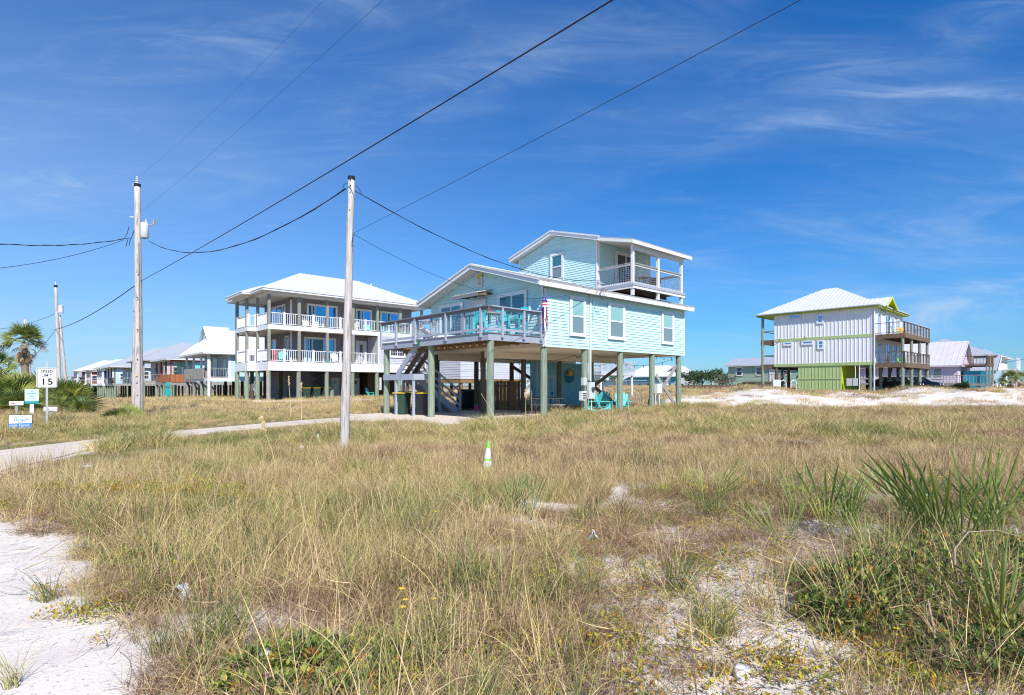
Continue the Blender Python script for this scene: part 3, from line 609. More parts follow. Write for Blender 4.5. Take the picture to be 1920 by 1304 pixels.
# ================================================================ grey house with two white balconies
def grey_house():
    H = thing('balcony_house', 'three level grey board house with white railings on both balconies and white hip roof', 'house', (-19.08, 43, .3), ANG)
    o = -.3; L = 14.4; W = 8.6
    F1, F2 = 3.24 + o, 6.16 + o; B1, B2 = 2.53 + o, 5.80 + o; HB = 8.55 + o; EZ = 8.92 + o; RZ = 11.35 + o
    # floors, white bands
    for z0, z1, x1 in ((B1, F1, L), (B2, F2, L)):
        obj('floor_slab', MB().box(.05, x1 - .05, .05, W - .05, z0 + .08, z1 - .02), ceil_m if z0 > 3 else wood_br, H)
        fascia_ring(H, 0, x1, 0, W, z0, z1, white, .05, 'balcony_band')
        obj('bay_floor', MB().box(-.6, 0, 3.1, 6.4, z0 + .02, z1 - .01), white, H)
    # walls
    def shell(x0, x1, y0, y1, z0, z1, m=grey_bb): return obj('wall', MB().box(x0, x1, y0, y1, z0, z1), m, H)
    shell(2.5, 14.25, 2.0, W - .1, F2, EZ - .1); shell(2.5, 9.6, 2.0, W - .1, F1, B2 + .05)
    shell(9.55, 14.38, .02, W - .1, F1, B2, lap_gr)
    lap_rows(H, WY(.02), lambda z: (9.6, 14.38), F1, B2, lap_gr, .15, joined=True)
    obj('corner_board', MB().box(9.50, 9.62, -.03, .03, F1, B2), white, H); obj('corner_board', MB().box(2.42, 2.56, 1.93, 2.0, F1, HB), white, H)
    for z0, z1 in ((F1, B2), (F2, HB)):
        b = MB(); x1 = 9.5 if z1 == B2 else 14.25
        for i in range(int((x1 - 2.6) / .42)): b.wbox(WY(2.0), 2.75 + i * .42, 2.80 + i * .42, z0, z1, 0, .025)
        for i in range(15): b.wbox(WX(2.5), 2.3 + i * .42, 2.35 + i * .42, z0, z1, 0, .025)
        obj('batten', b, grey_bb, H, stuff=True)
    # glazing
    four = ((0, .25, 0, 1), (.25, .5, 0, 1), (.5, .75, 0, 1), (.75, 1, 0, 1)); three = ((0, .13, 0, 1), (.13, .23, 0, 1), (.23, .62, 0, 1), (.62, 1, 0, 1)); GB = [gl_blue, gl_dark, gl_blue2, gl_blue]; G2_ = [gl_blue2, gl_dark, gl_blue]; two_ = ((0, .30, 0, 1), (.30, .45, 0, 1), (.45, 1, 0, 1)); two = ((0, .5, 0, 1), (.5, 1, 0, 1))
    window(H, WY(1.97), 3.95, 6.45, F2 + .05, 8.25 + o, three, gl_blue, .13, .07, glasses=GB, name='sliding_door')
    window(H, WY(1.97), 8.45, 9.80, F2 + .05, 8.22 + o, two_, gl_blue, .13, .07, glasses=G2_, name='sliding_door')
    window(H, WY(1.97), 10.9, 13.0, F2 + .05, 8.22 + o, two_, gl_blue, .13, .07, glasses=G2_, name='sliding_door')
    window(H, WX(2.47), 3.25, 6.6, F2 + .05, 8.2 + o, three, gl_blue, .13, .07, glasses=GB, name='sliding_door')
    window(H, WY(1.97), 3.7, 6.3, F1 + .05, 5.38 + o, three, gl_blue, .13, .07, glasses=[gl_blue2, gl_blue2, gl_dark, gl_blue2], name='sliding_door')
    window(H, WY(1.97), 8.45, 9.25, F1 + .05, 5.3 + o, ((.25, .75, .1, .92),), gl_dark, .14, .06, name='glazed_door')
    obj('door_panel', MB().wbox(WY(1.97), 8.45, 9.25, F1 + .05, 5.3 + o, -.01, .008), white, H)
    window(H, WX(2.47), 5.4, 6.2, 4.2 + o, 5.35 + o, ((0, 1, 0, 1),), gl_blue, .10, .06); window(H, WX(2.47), 2.45, 3.1, F1 + .05, 5.45 + o, ((0, 1, .5, 1), (0, 1, 0, .5)), gl_dark, .10, .06)
    window(H, WY(-.012), 10.75, 12.2, 4.05 + o, 5.1 + o, two, gl_dark, .16, .06, muntin=2)
    for x, z in ((3.1, 7.6), (7.2, 8.0), (10.4, 8.0), (7.2, 4.95)):
        l = MB(); l.tube([(x, 1.94, z + .1 + o), (x, 1.75, z + .12 + o)], .02, 6); l.cyl((x, 1.75, z + .1 + o), (x, 1.75, z - .12 + o), .05, .16, 10); obj('barn_lamp', l, black, H)
    # roof
    obj('ceiling', MB().box(.02, L - .1, .02, W - .1, HB + .22, HB + .26), soffit_m, H)
    fascia_ring(H, 0, L - .05, 0, W, HB, HB + .28, white, .1, 'header_beam')
    for (x0, y0, x1, y1) in ((-.62, -.6, 15.0, -.57), (-.62, -.57, -.59, 9.2), (14.97, -.57, 15.0, 9.2), (-.59, 9.17, 14.97, 9.2)): obj('fascia', MB().box(x0, x1, y0, y1, EZ - .19, EZ - .02), white, H)
    obj('soffit', MB().box(-.58, 14.96, -.56, 9.16, EZ - .12, EZ - .10), soffit_m, H)
    hip_roof(H, -.65, 15.05, -.65, 9.25, EZ, (4.2, 4.3), (9.7, 4.3), RZ, roof_w, .04, .4)
    hip_roof(H, -1.25, 3.2, 2.45, 7.1, EZ - .02, (1.1, 4.8), (3.2, 4.8), EZ + 1.02, roof_w, .04, .4)
    obj('bay_fascia', MB().box(-1.22, -.62, 2.48, 2.52, EZ - .2, EZ - .04), white, H); obj('bay_fascia', MB().box(-1.22, -1.18, 2.52, 7.05, EZ - .2, EZ - .04), white, H)
    obj('bay_soffit', MB().box(-1.18, -.6, 2.52, 7.05, EZ - .16, EZ - .14), soffit_m, H)
    obj('header_beam', MB().box(-.6, -.5, 3.1, 6.4, HB, HB + .28), white, H)
    obj('roof_vent', MB().cyl((10.5, 3.2, 10.75 + o), (10.5, 3.2, 11.05 + o), .07), roof_w, H)
    # posts
    for x in (.08, 2.45, 4.82, 7.15, 9.5, 11.8, 14.2):
        obj('porch_post', MB().box(x - .10, x + .10, .0, .20, F2, HB), pile_grey if x < 8 else pile_m, H)
        if x < 9: obj('porch_post', MB().box(x - .10, x + .10, .0, .20, F1, B2), pile_grey, H)
        if x == 14.2: obj('porch_post', MB().box(x - .10, x + .10, .0, .20, F1, B2), pile_m, H)
        piling(H, x, .2, -.5, B1, .17, pile_grey if x < 5 else pile_m)
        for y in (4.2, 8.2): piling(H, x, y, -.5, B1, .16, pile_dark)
    for x, y in ((.08, 2.75), (-.5, 3.6), (-.5, 6.2), (.08, 8.4)):
        for a, b in ((F2, HB), (F1, B2)): obj('porch_post', MB().box(x - .10, x + .10, y - .1, y + .1, a, b), pile_grey, H)
        piling(H, x, y, -.5, B1, .17, pile_m)
    piling(H, 5.9, 1.6, -.5, 1.4, .18, pile_m, 'stub_piling')
    # railings
    for zb, xe in ((F2, 14.2), (F1, 9.5)):
        xs = [x for x in (.08, 2.45, 4.82, 7.15, 9.5, 11.8, 14.2) if x <= xe + .1]
        for a, b in zip(xs, xs[1:]): balusters(H, (a + .12, .08), (b - .12, .08), zb + .05, zb + .95, white, .155, .035, .05); obj('rail_post', MB().box((a + b) / 2 - .06, (a + b) / 2 + .06, .02, .14, zb, zb + 1.05), white, H)
        for p, q in (((.06, .22), (.06, 2.65)), ((-.5, 3.2), (-.5, 3.5)), ((-.5, 3.75), (-.5, 6.1)), ((.0, 3.15), (-.5, 3.15)), ((.06, 6.5), (.06, 8.3))):
            balusters(H, p, q, zb + .05, zb + .95, white, .155, .035, .05, posts=2, pw=.11, pext=.12)
    # enclosed rooms and doors below
    obj('storage_wall', MB().box(6.4, 9.4, 3.4, 8.2, -.4, B1 + .05), grey_bb, H); obj('storage_wall', MB().box(2.9, 4.9, 3.9, 8.2, -.4, B1 + .05), grey_bb, H); obj('storage_wall', MB().box(10.3, 13.9, 3.4, 8.2, -.4, B1 + .05), wood_br, H)
    for x in (6.6, 7.75, 8.6):
        d = obj('storage_door', MB().wbox(WY(3.4), x, x + .8, -.1, 1.75, 0, .05), soffit_m, H)
        obj('pane', MB().wbox(WY(3.4), x + .25, x + .55, 1.15, 1.5, .05, .06), gl_dark, d)
    for p, q in (((2.5, .3, 2.1), (.2, .3, .2)), ((4.8, .3, .8), (7.1, .3, 2.1)), ((4.8, .3, 2.1), (2.5, .3, .9))): obj('tie_rod', MB().cyl(p, q, .012, n=5), black, H)
    obj('cross_brace', MB().beam((.1, 2.7, .1), (.1, 5.5, 1.6), .05, .18), paint_gr, H); obj('cross_brace', MB().beam((.1, 2.9, 1.6), (.1, 5.5, .1), .05, .18), paint_gr, H)
    return H
GREY = grey_house()

# ================================================================ white and lime house on the dune
def lime_house():
    H = thing('dune_house', 'tall white board house with lime green bands, enclosure and eaves standing on the sand dune', 'house', (35.2, 53.5, .75), ANG)
    o = -.75; L, W = 10.9, 9.45; FB = 3.36 + o; F2 = 6.25 + o; EZ = 9.2 + o; RZ = 12.15 + o
    obj('wall', MB().box(0, L, 0, W, FB, EZ), wh_bb, H)
    wl = WX(0)
    for z0, z1, nm in ((FB, FB + .30, 'trim_band'), (F2 - .14, F2 + .14, 'trim_band')): obj(nm, MB().wbox(wl, -.03, W, z0, z1, 0, .05), lime_w, H)
    holes = []
    wins = [((1478.7, 592, 1500.6, 596.5), 0), ((1533.7, 592.3, 1542, 605.3), 1), ((1471, 643.4, 1483.4, 646.8), 0), ((1505, 641, 1523, 645), 0), ((1535, 640.5, 1543, 653), 1)]
    def sx(px): r = (px - 960) / 1030; return (35.2 - 53.5 * r) / (.674 + .739 * r)
    for (a, b, c, d), k in wins:
        y1, y0 = sx(a), sx(c); Y = 53.5 + .739 * (y0 + y1) / 2; z1 = 1.4 + (722 - b) / 1030 * Y + o; z0 = 1.4 + (722 - d) / 1030 * Y + o
        window(H, WX(-.03), y0, y1, z0, z1, ((0, 1, .5, 1), (0, 1, 0, .5)) if k else ((0, 1, 0, 1),), gl_blue, .13, .06); holes.append((y0 - .15, y1 + .15, z0 - .15, z1 + .15))
    for z0, z1 in ((FB + .30, F2 - .14), (F2 + .14, EZ - .05)):
        n = 27
        for i in range(n):
            a = .16 + i * (W - .25) / (n - 1) - .03; segs = [(z0, z1)]
            for h in holes:
                if h[0] < a + .03 < h[1]:
                    ns = []
                    for s0, s1 in segs:
                        if h[3] < s0 or h[2] > s1: ns.append((s0, s1))
                        else:
                            if h[2] - s0 > .1: ns.append((s0, h[2]))
                            if s1 - h[3] > .1: ns.append((h[3], s1))
                    segs = ns
            for s0, s1 in segs: obj('batten', MB().wbox(wl, a, a + .055, s0, s1, 0, .035), wh_bb, H)
    for k in range(24): obj('batten', MB().wbox(WY(0), .3 + k * .45, .345 + k * .45, FB, EZ, 0, .03), wh_bb, H)
    obj('corner_board', MB().box(-.05, .1, -.05, 0, FB - 2.9, EZ - .1), wh_bb, H)
    # windows on the balcony side
    for x in (1.3, 4.0, 6.3, 8.4):
        for z in (FB + .1, F2 + .12): window(H, WY(-.03), x, x + (.95 if x != 4.0 else 1.5), z, z + 2.1, ((0, .5, 0, 1), (.5, 1, 0, 1)), gl_blue, .12, .06, name='glazed_door')
    # roof: hip plus small gable over the balcony side
    x0, x1, y0, y1 = -.48, L + .55, -.55, 11.25
    for (a, b, c, d) in ((x0 + .03, y0 + .03, x1 - .03, y0 + .07), (x0 + .03, y0 + .07, x0 + .07, y1 - .07), (x1 - .07, y0 + .07, x1 - .03, y1 - .07), (x0 + .03, y1 - .07, x1 - .03, y1 - .03)): obj('fascia', MB().box(a, c, b, d, EZ - .24, EZ - .05), lime, H)
    obj('gutter', MB().box(x0 - .06, x0 + .02, y0 - .05, y1, EZ - .10, EZ - .01), roof_g, H); obj('gutter', MB().box(x0 + .02, x1, y0 - .05, y0 + .02, EZ - .10, EZ - .01), roof_g, H)
    obj('soffit', MB().box(x0 + .07, x1 - .07, y0 + .07, y1 - .07, EZ - .20, EZ - .18), lime_y, H)
    hip_roof(H, x0, x1, y0, y1, EZ, (5.45, 4.9), (5.45, 6.2), RZ, roof_w, .04, .40, rh=.04, rw=.045)
    # cross gable
    gx0, gx1, gm, gz = 1.5, 4.9, 3.2, EZ + 1.02
    for s, xe in ((0, gx0 - .3), (1, gx1 + .3)):
        A, B, Cc = (xe, -.85, EZ - .05), (xe, 2.2, EZ - .05), (gm, -.85, gz)
        if s == 0: rplane(H, (xe, 2.2, EZ - .05), (xe, -.85, EZ - .05), (gm, 2.2, gz), (gm, -.85, gz), roof_w, .05, .4, rh=.05)
        else: rplane(H, (xe, -.85, EZ - .05), (xe, 2.2, EZ - .05), (gm, -.85, gz), (gm, 2.2, gz), roof_w, .05, .4, rh=.05)
        obj('rake_board', MB().beam((xe, -.83, EZ - .15), (gm, -.83, gz - .12), .05, .20), lime_y, H)
        obj('gable_soffit', MB().slab([(xe, -.8, EZ - .14), (gm, -.8, gz - .12), (gm, 0, gz - .12), (xe, 0, EZ - .14)], (0, 0, .03)), lime_y, H)
    obj('gable_wall', MB().slab([(gx0, -.02, EZ - .3), (gx1, -.02, EZ - .3), (gm, -.02, gz - .15)], (0, .1, 0)), wh_bb, H)
    for q, (a, h) in enumerate(((2.15, .5), (2.85, .75), (3.6, .5))): window(H, WY(-.02), a, a + .55, EZ - .45, EZ - .45 + h, ((0, 1, 0, 1),), gl_blue, .06, .05)
    # side balconies and left porch
    for fz in (FB + .12, F2 + .02):
        obj('balcony_floor', MB().box(0, 10.3, -2.54, -.05, fz - .10, fz), wood_br, H)
        for k in range(10): obj('balcony_joist', MB().box(.1 + k * 1.1, .15 + k * 1.1, -2.5, -.1, fz - .32, fz - .10), wood_br, H)
        for a in (((-.05, 0), (-2.58, -.02)), ((0, 10.3), (-2.58, -2.54)), ((10.26, 10.3), (-2.54, -.05))): obj('balcony_band', MB().box(a[0][0], a[0][1], a[1][0], a[1][1], fz - .42, fz), wood_br, H)
        for p, q, n in (((0, -2.5), (0, -.1), 3), ((0, -2.5), (10.2, -2.5), 9), ((10.2, -2.5), (10.2, -.1), 3)):
            P0, Q0 = Vector((*p, 0)), Vector((*q, 0)); zz = Vector((0, 0, 1))
            for k in range(n): c = P0.lerp(Q0, k / (n - 1)); obj('rail_post', MB().beam(c + zz * fz, c + zz * (fz + 1.05), .1, .1), wood_br, H)
            obj('top_rail', MB().beam(P0 + zz * (fz + 1.08), Q0 + zz * (fz + 1.08), .14, .05), wood_br, H)
            obj('bottom_rail', MB().beam(P0 + zz * (fz + .12), Q0 + zz * (fz + .12), .05, .07), wood_gr, H)
            wire_panel(H, p, q, fz + .15, fz + 1.0, sp=.16, r=.004)
    for x in (.1, 3.4, 6.8, 10.15):
        obj('balcony_post', MB().cyl((x, -2.35, FB + .1), (x, -2.35, F2 - .35), .13), pile_m, H); piling(H, x, -2.35, -.6, FB - .28, .15, pile_m)
        for y in (.25, 3.2, 6.2, 9.2):
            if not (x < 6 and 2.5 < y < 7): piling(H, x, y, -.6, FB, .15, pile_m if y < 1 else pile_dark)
        if x < 10: obj('knee_brace', MB().beam((x + .1, -2.35, 1.5), (x + 1.0, -2.35, 2.3), .06, .16), wood_br, H); obj('knee_brace', MB().beam((x + .1, .25, 1.5), (x + 1.0, .25, 2.5), .06, .16), wood_br, H)
    for fz in (FB + .3, F2 + .1):
        obj('porch_floor', MB().box(.1, L, W, 10.85, fz - .1, fz), wood_br, H); obj('porch_band', MB().box(.05, .1, W, 10.9, fz - .55, fz), wood_br, H)
        obj('porch_band', MB().box(.1, L, 10.86, 10.9, fz - .45, fz), wood_br, H)
        for x in (.12, 3.4): obj('top_rail', MB().box(x, x + .06, W, 10.8, fz + .95, fz + 1.02), wood_br, H) if x < 1 else None
        obj('top_rail', MB().box(.1, L, 10.78, 10.84, fz + .95, fz + 1.02), wood_br, H); wire_panel(H, (.15, W), (.15, 10.75), fz + .08, fz + .9, sp=.18)
    for x in (.15, 5.5, L - .2): piling(H, x, 10.72, -.6, EZ - .25, .15, pile_m, 'porch_post')
    # lime enclosure
    obj('enclosure_wall', MB().box(.03, 5.6, 2.8, 6.9, -.6, FB), lime_w, H)
    for k in range(13):
        a = 2.84 + k * .335; obj('batten', MB().wbox(WX(.03), a, a + .06, -.5, FB - .02, 0, .03), lime_w, H)
    obj('batten_rail', MB().wbox(WX(.03), 2.8, 6.9, 1.22, 1.30, .031, .05), lime_w, H)
    obj('enclosure_side', MB().wbox(WY(2.8), .03, 5.6, -.5, FB - .01, .0, .03), lime_y, H)
    for x in (9.0, 11.0, 2.0): obj('knee_brace', MB().beam((.2, x * .8, 1.4), (.2, x * .8 - .9, 2.4), .06, .14), wood_br, H) if x > 5 else None
    for y0, a in ((.2, 0), (1.0, 0)): pass
    mb_ = obj('meter_box', MB().box(-.12, .06, 1.35, 1.75, .55, 1.3), box_g, H); obj('meter_box', MB().box(-.12, .06, 1.82, 2.3, .55, 1.3), box_g, H)
    obj('conduit', MB().cyl((.0, 1.2, 0), (.0, 1.2, FB), .04), pvc, H); obj('conduit', MB().cyl((.0, 1.55, 1.3), (.0, 1.55, FB), .035), pvc, H)
    for z in (1.18, .68): obj('bench_rail', MB().box(.05, .12, .2, 1.2, z, z + .16), wood_gr, H)
    obj('downpipe', MB().cyl((-.08, -.10, 0), (-.08, -.10, EZ - .2), .05), pvc, H)
    for yy, zz in ((8.8, F2 + .1), (6.2, F2 + .12)): obj('wall_bracket', MB().beam((-.03, yy, zz - .1), (-.35, yy, zz + .12), .04, .04), black, H)
    return H
LIME = lime_house()

# ================================================================ further houses on pilings
def stilt_house(name, label, org, L, W, fz, ez, rz, wall, roofm, front=True, porch=0, porch_m=wood_gr, roof='hip_x', over=.6, pile=pile_m, pw=.16, wins=(), band=white, trim=white, rail=white, deck=None, ridge=None, solid=None, post_m=None, rib=.5, side_wall=None, lap=.22, py0=None):
    """porch: recess of the front (x=0) wall behind the porch floor"""
    H = thing(name, label, 'house', org, ANG)
    px_ = porch
    obj('wall', MB().box(px_, L, 0, W, fz, ez), wall, H)
    lap_rows(H, WY(0), lambda z: (px_, L), fz, ez - .02, side_wall or wall, lap, joined=True, hi=.03)
    if px_ < .1: lap_rows(H, WX(0), lambda z: (0, W), fz, ez - .02, wall, lap, joined=True, hi=.03)
    obj('corner_board', MB().box(px_ - .04, px_ + .1, -.05, 0, fz, ez), trim, H)
    obj('floor_band', MB().box(0, L, -.04, 0, fz - .35, fz + .02), band, H); obj('floor_band', MB().box(-.04, 0, -.04, W, fz - .35, fz + .02), band, H)
    obj('floor', MB().box(0, L, 0, W, fz - .3, fz - .01), wood_br, H)
    for ax, a0, a1, z0, z1, gm in wins:
        wl = WY(-.034) if ax == 'y' else WX(px_ - (.034 if px_ < .1 else .004))
        window(H, wl, a0, a1, fz + z0, fz + z1, ((0, 1, .5, 1), (0, 1, 0, .5)) if z0 > .3 else ((0, .5, 0, 1), (.5, 1, 0, 1)), gm, .12, .05, tm=trim)
    if px_ > .1:
        pm = post_m or trim
        for k in range(4): y = .1 + (W - .2) * k / 3; obj('porch_post', MB().box(.02, .2, y - .09, y + .09, fz, ez), pm, H)
        if porch > 1.5: obj('porch_post', MB().box(porch - .1, porch + .06, -.02, .12, fz, ez), pm, H)
        balusters(H, (.1, .2), (.1, W - .2), fz + .05, fz + .95, rail, .2, .04, .06); balusters(H, (.2, .06), (px_ - .1, .06), fz + .05, fz + .95, rail, .2, .04, .06)
        obj('header_beam', MB().box(0, px_, 0, .12, ez - .25, ez), trim, H); obj('header_beam', MB().box(0, .12, .12, W, ez - .25, ez), trim, H)
    x0, x1, y0, y1 = -over, L + over, -over, W + over
    fascia_ring(H, x0, x1, y0, y1, ez - .16, ez - .03, trim, .05); obj('soffit', MB().box(x0 + .06, x1 - .06, y0 + .06, y1 - .06, ez - .12, ez - .09), soffit_m, H)
    ym = W / 2; xm = L / 2
    if roof == 'hip_x':
        ra, rb = ridge or (ym + over, L - ym - over + over); hip_roof(H, x0, x1, y0, y1, ez, (ra, ym), (rb, ym), rz, roofm, .05, rib)
    elif roof == 'hip_y':
        hip_roof(H, x0, x1, y0, y1, ez, (xm, xm + over), (xm, W - xm), rz, roofm, .05, rib)
    elif roof == 'gable_x':
        rplane(H, (x0, y0, ez), (x1, y0, ez), (x0, ym, rz), (x1, ym, rz), roofm, .06, rib); rplane(H, (x1, y1, ez), (x0, y1, ez), (x1, ym, rz), (x0, ym, rz), roofm, .06, rib)
        obj('gable_wall', MB().slab([(px_, .02, ez - .1), (px_, W - .02, ez - .1), (px_, ym, rz - .25)], (L - px_, 0, 0)), wall, H)
        for s in (y0, y1): obj('rake_board', MB().beam((x0 + .03, s, ez - .1), (x0 + .03, ym, rz - .1), .06, .2), trim, H)
    elif roof == 'gable_y':
        rplane(H, (x0, y1, ez), (x0, y0, ez), (xm, y1, rz), (xm, y0, rz), roofm, .06, rib); rplane(H, (x1, y0, ez), (x1, y1, ez), (xm, y0, rz), (xm, y1, rz), roofm, .06, rib)
        obj('gable_wall', MB().slab([(.02, .0, ez - .1), (L - .02, .0, ez - .1), (xm, .0, rz - .25)], (0, W, 0)), wall, H)
        for s in (x0, x1): obj('rake_board', MB().beam((s, y0 + .03, ez - .1), (xm, y0 + .03, rz - .1), .06, .2), trim, H)
    gz = org[2]
    nx, ny = max(2, round(L / 4)), max(2, round(W / 3.4))
    for i in range(nx + 1):
        for j in range(ny + 1):
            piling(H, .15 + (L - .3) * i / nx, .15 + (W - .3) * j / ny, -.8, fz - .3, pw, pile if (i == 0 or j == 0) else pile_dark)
    return H
def gv(px, Y, z=None):
    X = (px - 960) / 1030 * Y; return (X, Y, g(X, Y, False) if z is None else z)
# the row along the street, nearest first (all facing the same way)
def row():
    X, Y, z = gv(391, 54); h = stilt_house('beach_cottage', 'pale blue cottage with bright white roof and a weathered grey porch screen', (X, Y, z), 12, 9.7, 2.1 - z, 4.6 - z, 7.3 - z, blue_pale, roof_w, porch=1.9, ridge=(1.9, 9), rail=wood_gr, pile=pile_grey,
        wins=(('x', 1.2, 2.2, .8, 2.1, gl_dark), ('x', 4.5, 6.0, .1, 2.1, gl_dark), ('y', 5.0, 6.0, .8, 2.0, gl_dark)))
    o = 2.1 - z
    obj('privacy_screen', MB().box(-.14, -.05, 1.4, 9.5, o - .05, o + .98), wood_gr, h)
    for i in range(30): obj('screen_board', MB().wbox(WX(-.14), 1.4 + i * .27, 1.4 + i * .27 + .22, o - .08, o + 1.0, 0, .03), wood_gr, h)
    gx, gz0 = .9, 4.6 - z
    A = obj('gablet', MB().slab([(gx, 3.2, gz0 + 1.3), (gx, 6.5, gz0 + 1.3), (gx, 4.85, gz0 + 2.85)], (1.4, 0, 0)), blue_pale, h)
    for y in (2.9, 6.8): rplane(h, *(((gx - .3, y, gz0 + 1.2), (gx + 2.2, y, gz0 + 1.2), (gx - .3, 4.85, gz0 + 3.0), (gx + 2.2, 4.85, gz0 + 3.0)) if y < 4 else ((gx + 2.2, y, gz0 + 1.2), (gx - .3, y, gz0 + 1.2), (gx + 2.2, 4.85, gz0 + 3.0), (gx - .3, 4.85, gz0 + 3.0))), roof_w, .06, .5)
    for k in range(4): obj('knee_brace', MB().beam((-.1, 1 + k * 2.2, o - .3), (.9, 1 + k * 2.2, o - 1.3), .06, .15), wood_gr, h)
    obj('front_post', MB().box(-.1, .1, -.1, .12, -.3, o + 2.4), white, h)
    specs = [
     ('beach_cottage', 'cottage with rust brown porch boards, cyan walls and barn red trim', 319, 70, 12, 9.5, 1.75, 4.75, 7.3, cyan_w, roof_g, red_w, red_w, wood_br, 2.6),
     ('beach_cottage', 'grey roofed cottage with long pale porch fence just right of the transformer pole', 268, 78, 12, 10.5, 1.95, 4.95, 8.0, lap_gr, roof_g, wood_gr, wood_gr, wood_gr, 2.6),
     ('beach_cottage', 'pale cottage with brown porch posts and dark hanging panel left of the transformer pole', 214, 90, 14, 12, 1.6, 4.45, 8.0, blue_pale, roof_g, white, wood_br, wood_gr, 2.6),
     ('beach_cottage', 'small cottage with a pale blue glazed porch and white railing', 192, 105, 12, 9, 1.6, 4.7, 7.0, blue_pale, roof_g, white, white, white, 1.6),
     ('beach_cottage', 'deep blue cottage with white corner trim and brown railing', 170, 118, 12, 9, 1.6, 4.7, 7.2, blue_deep, roof_w, white, white, wood_br, 2.0),
     ('beach_cottage', 'red brick cottage with pale roof behind the palmettos', 145, 132, 12, 10, 1.6, 4.8, 7.6, brick_m, roof_w, white, white, wood_gr, 1.6),
     ('beach_cottage', 'low white cottage farthest along the row with a flat grey roof', 125, 152, 10, 9, 1.4, 3.9, 5.2, wh_bb, roof_g, white, white, white, 1.6)]
    for i, (n, lab, px, Y, L, W, fz, ez, rz, wm, rm, tr, pm, rl, po) in enumerate(specs):
        X, Y, z = gv(px, Y); z = max(z, -1.35)
        h = stilt_house(n, lab, (X, Y, z), L, W, fz - z, ez - z, rz - z, wm, rm, porch=po, trim=white if tr is red_w else tr, post_m=pm, rail=rl, band=wood_gr if i < 3 else white, pile=pile_m, pw=.15,
            wins=(('x', 1.5, 2.8, .1, 2.1, gl_dark), ('x', 5.0, 6.6, .8, 2.0, gl_blue), ('y', po + 1.2, po + 2.2, .8, 2.0, gl_dark)), lap=.3)
        o = fz - z
        if i == 0:
            for k in range(16): obj('porch_board', MB().wbox(WX(-.05), .05 + k * .3, .05 + k * .3 + .27, o - .02, o + .98, 0, .05), mat('rust_boards', (.42, .15, .05), .7, .15, 3), h)
            for k in range(9): obj('porch_board', MB().wbox(WY(-.05), .05 + k * .28, .05 + k * .28 + .25, o - .02, o + .98, 0, .05), MATS['rust_boards'], h)
            obj('header_beam', MB().box(-.05, 12.05, -.06, -.01, ez - z - .35, ez - z - .14), red_w, h)
            obj('wall_accent', MB().wbox(WY(0), 5, 12, o + 1.0, o + 2.2, .035, .05), red_w, h)
        if i == 2: obj('hanging_panel', MB().wbox(WX(-.04), 1.0, 6.5, o + .05, o + 1.0, .05, .09), black, h)
        if i == 5: obj('brick_base', MB().box(-.3, .3, -3, 9.5, -.3, o - .6), brick_m, h)
row()
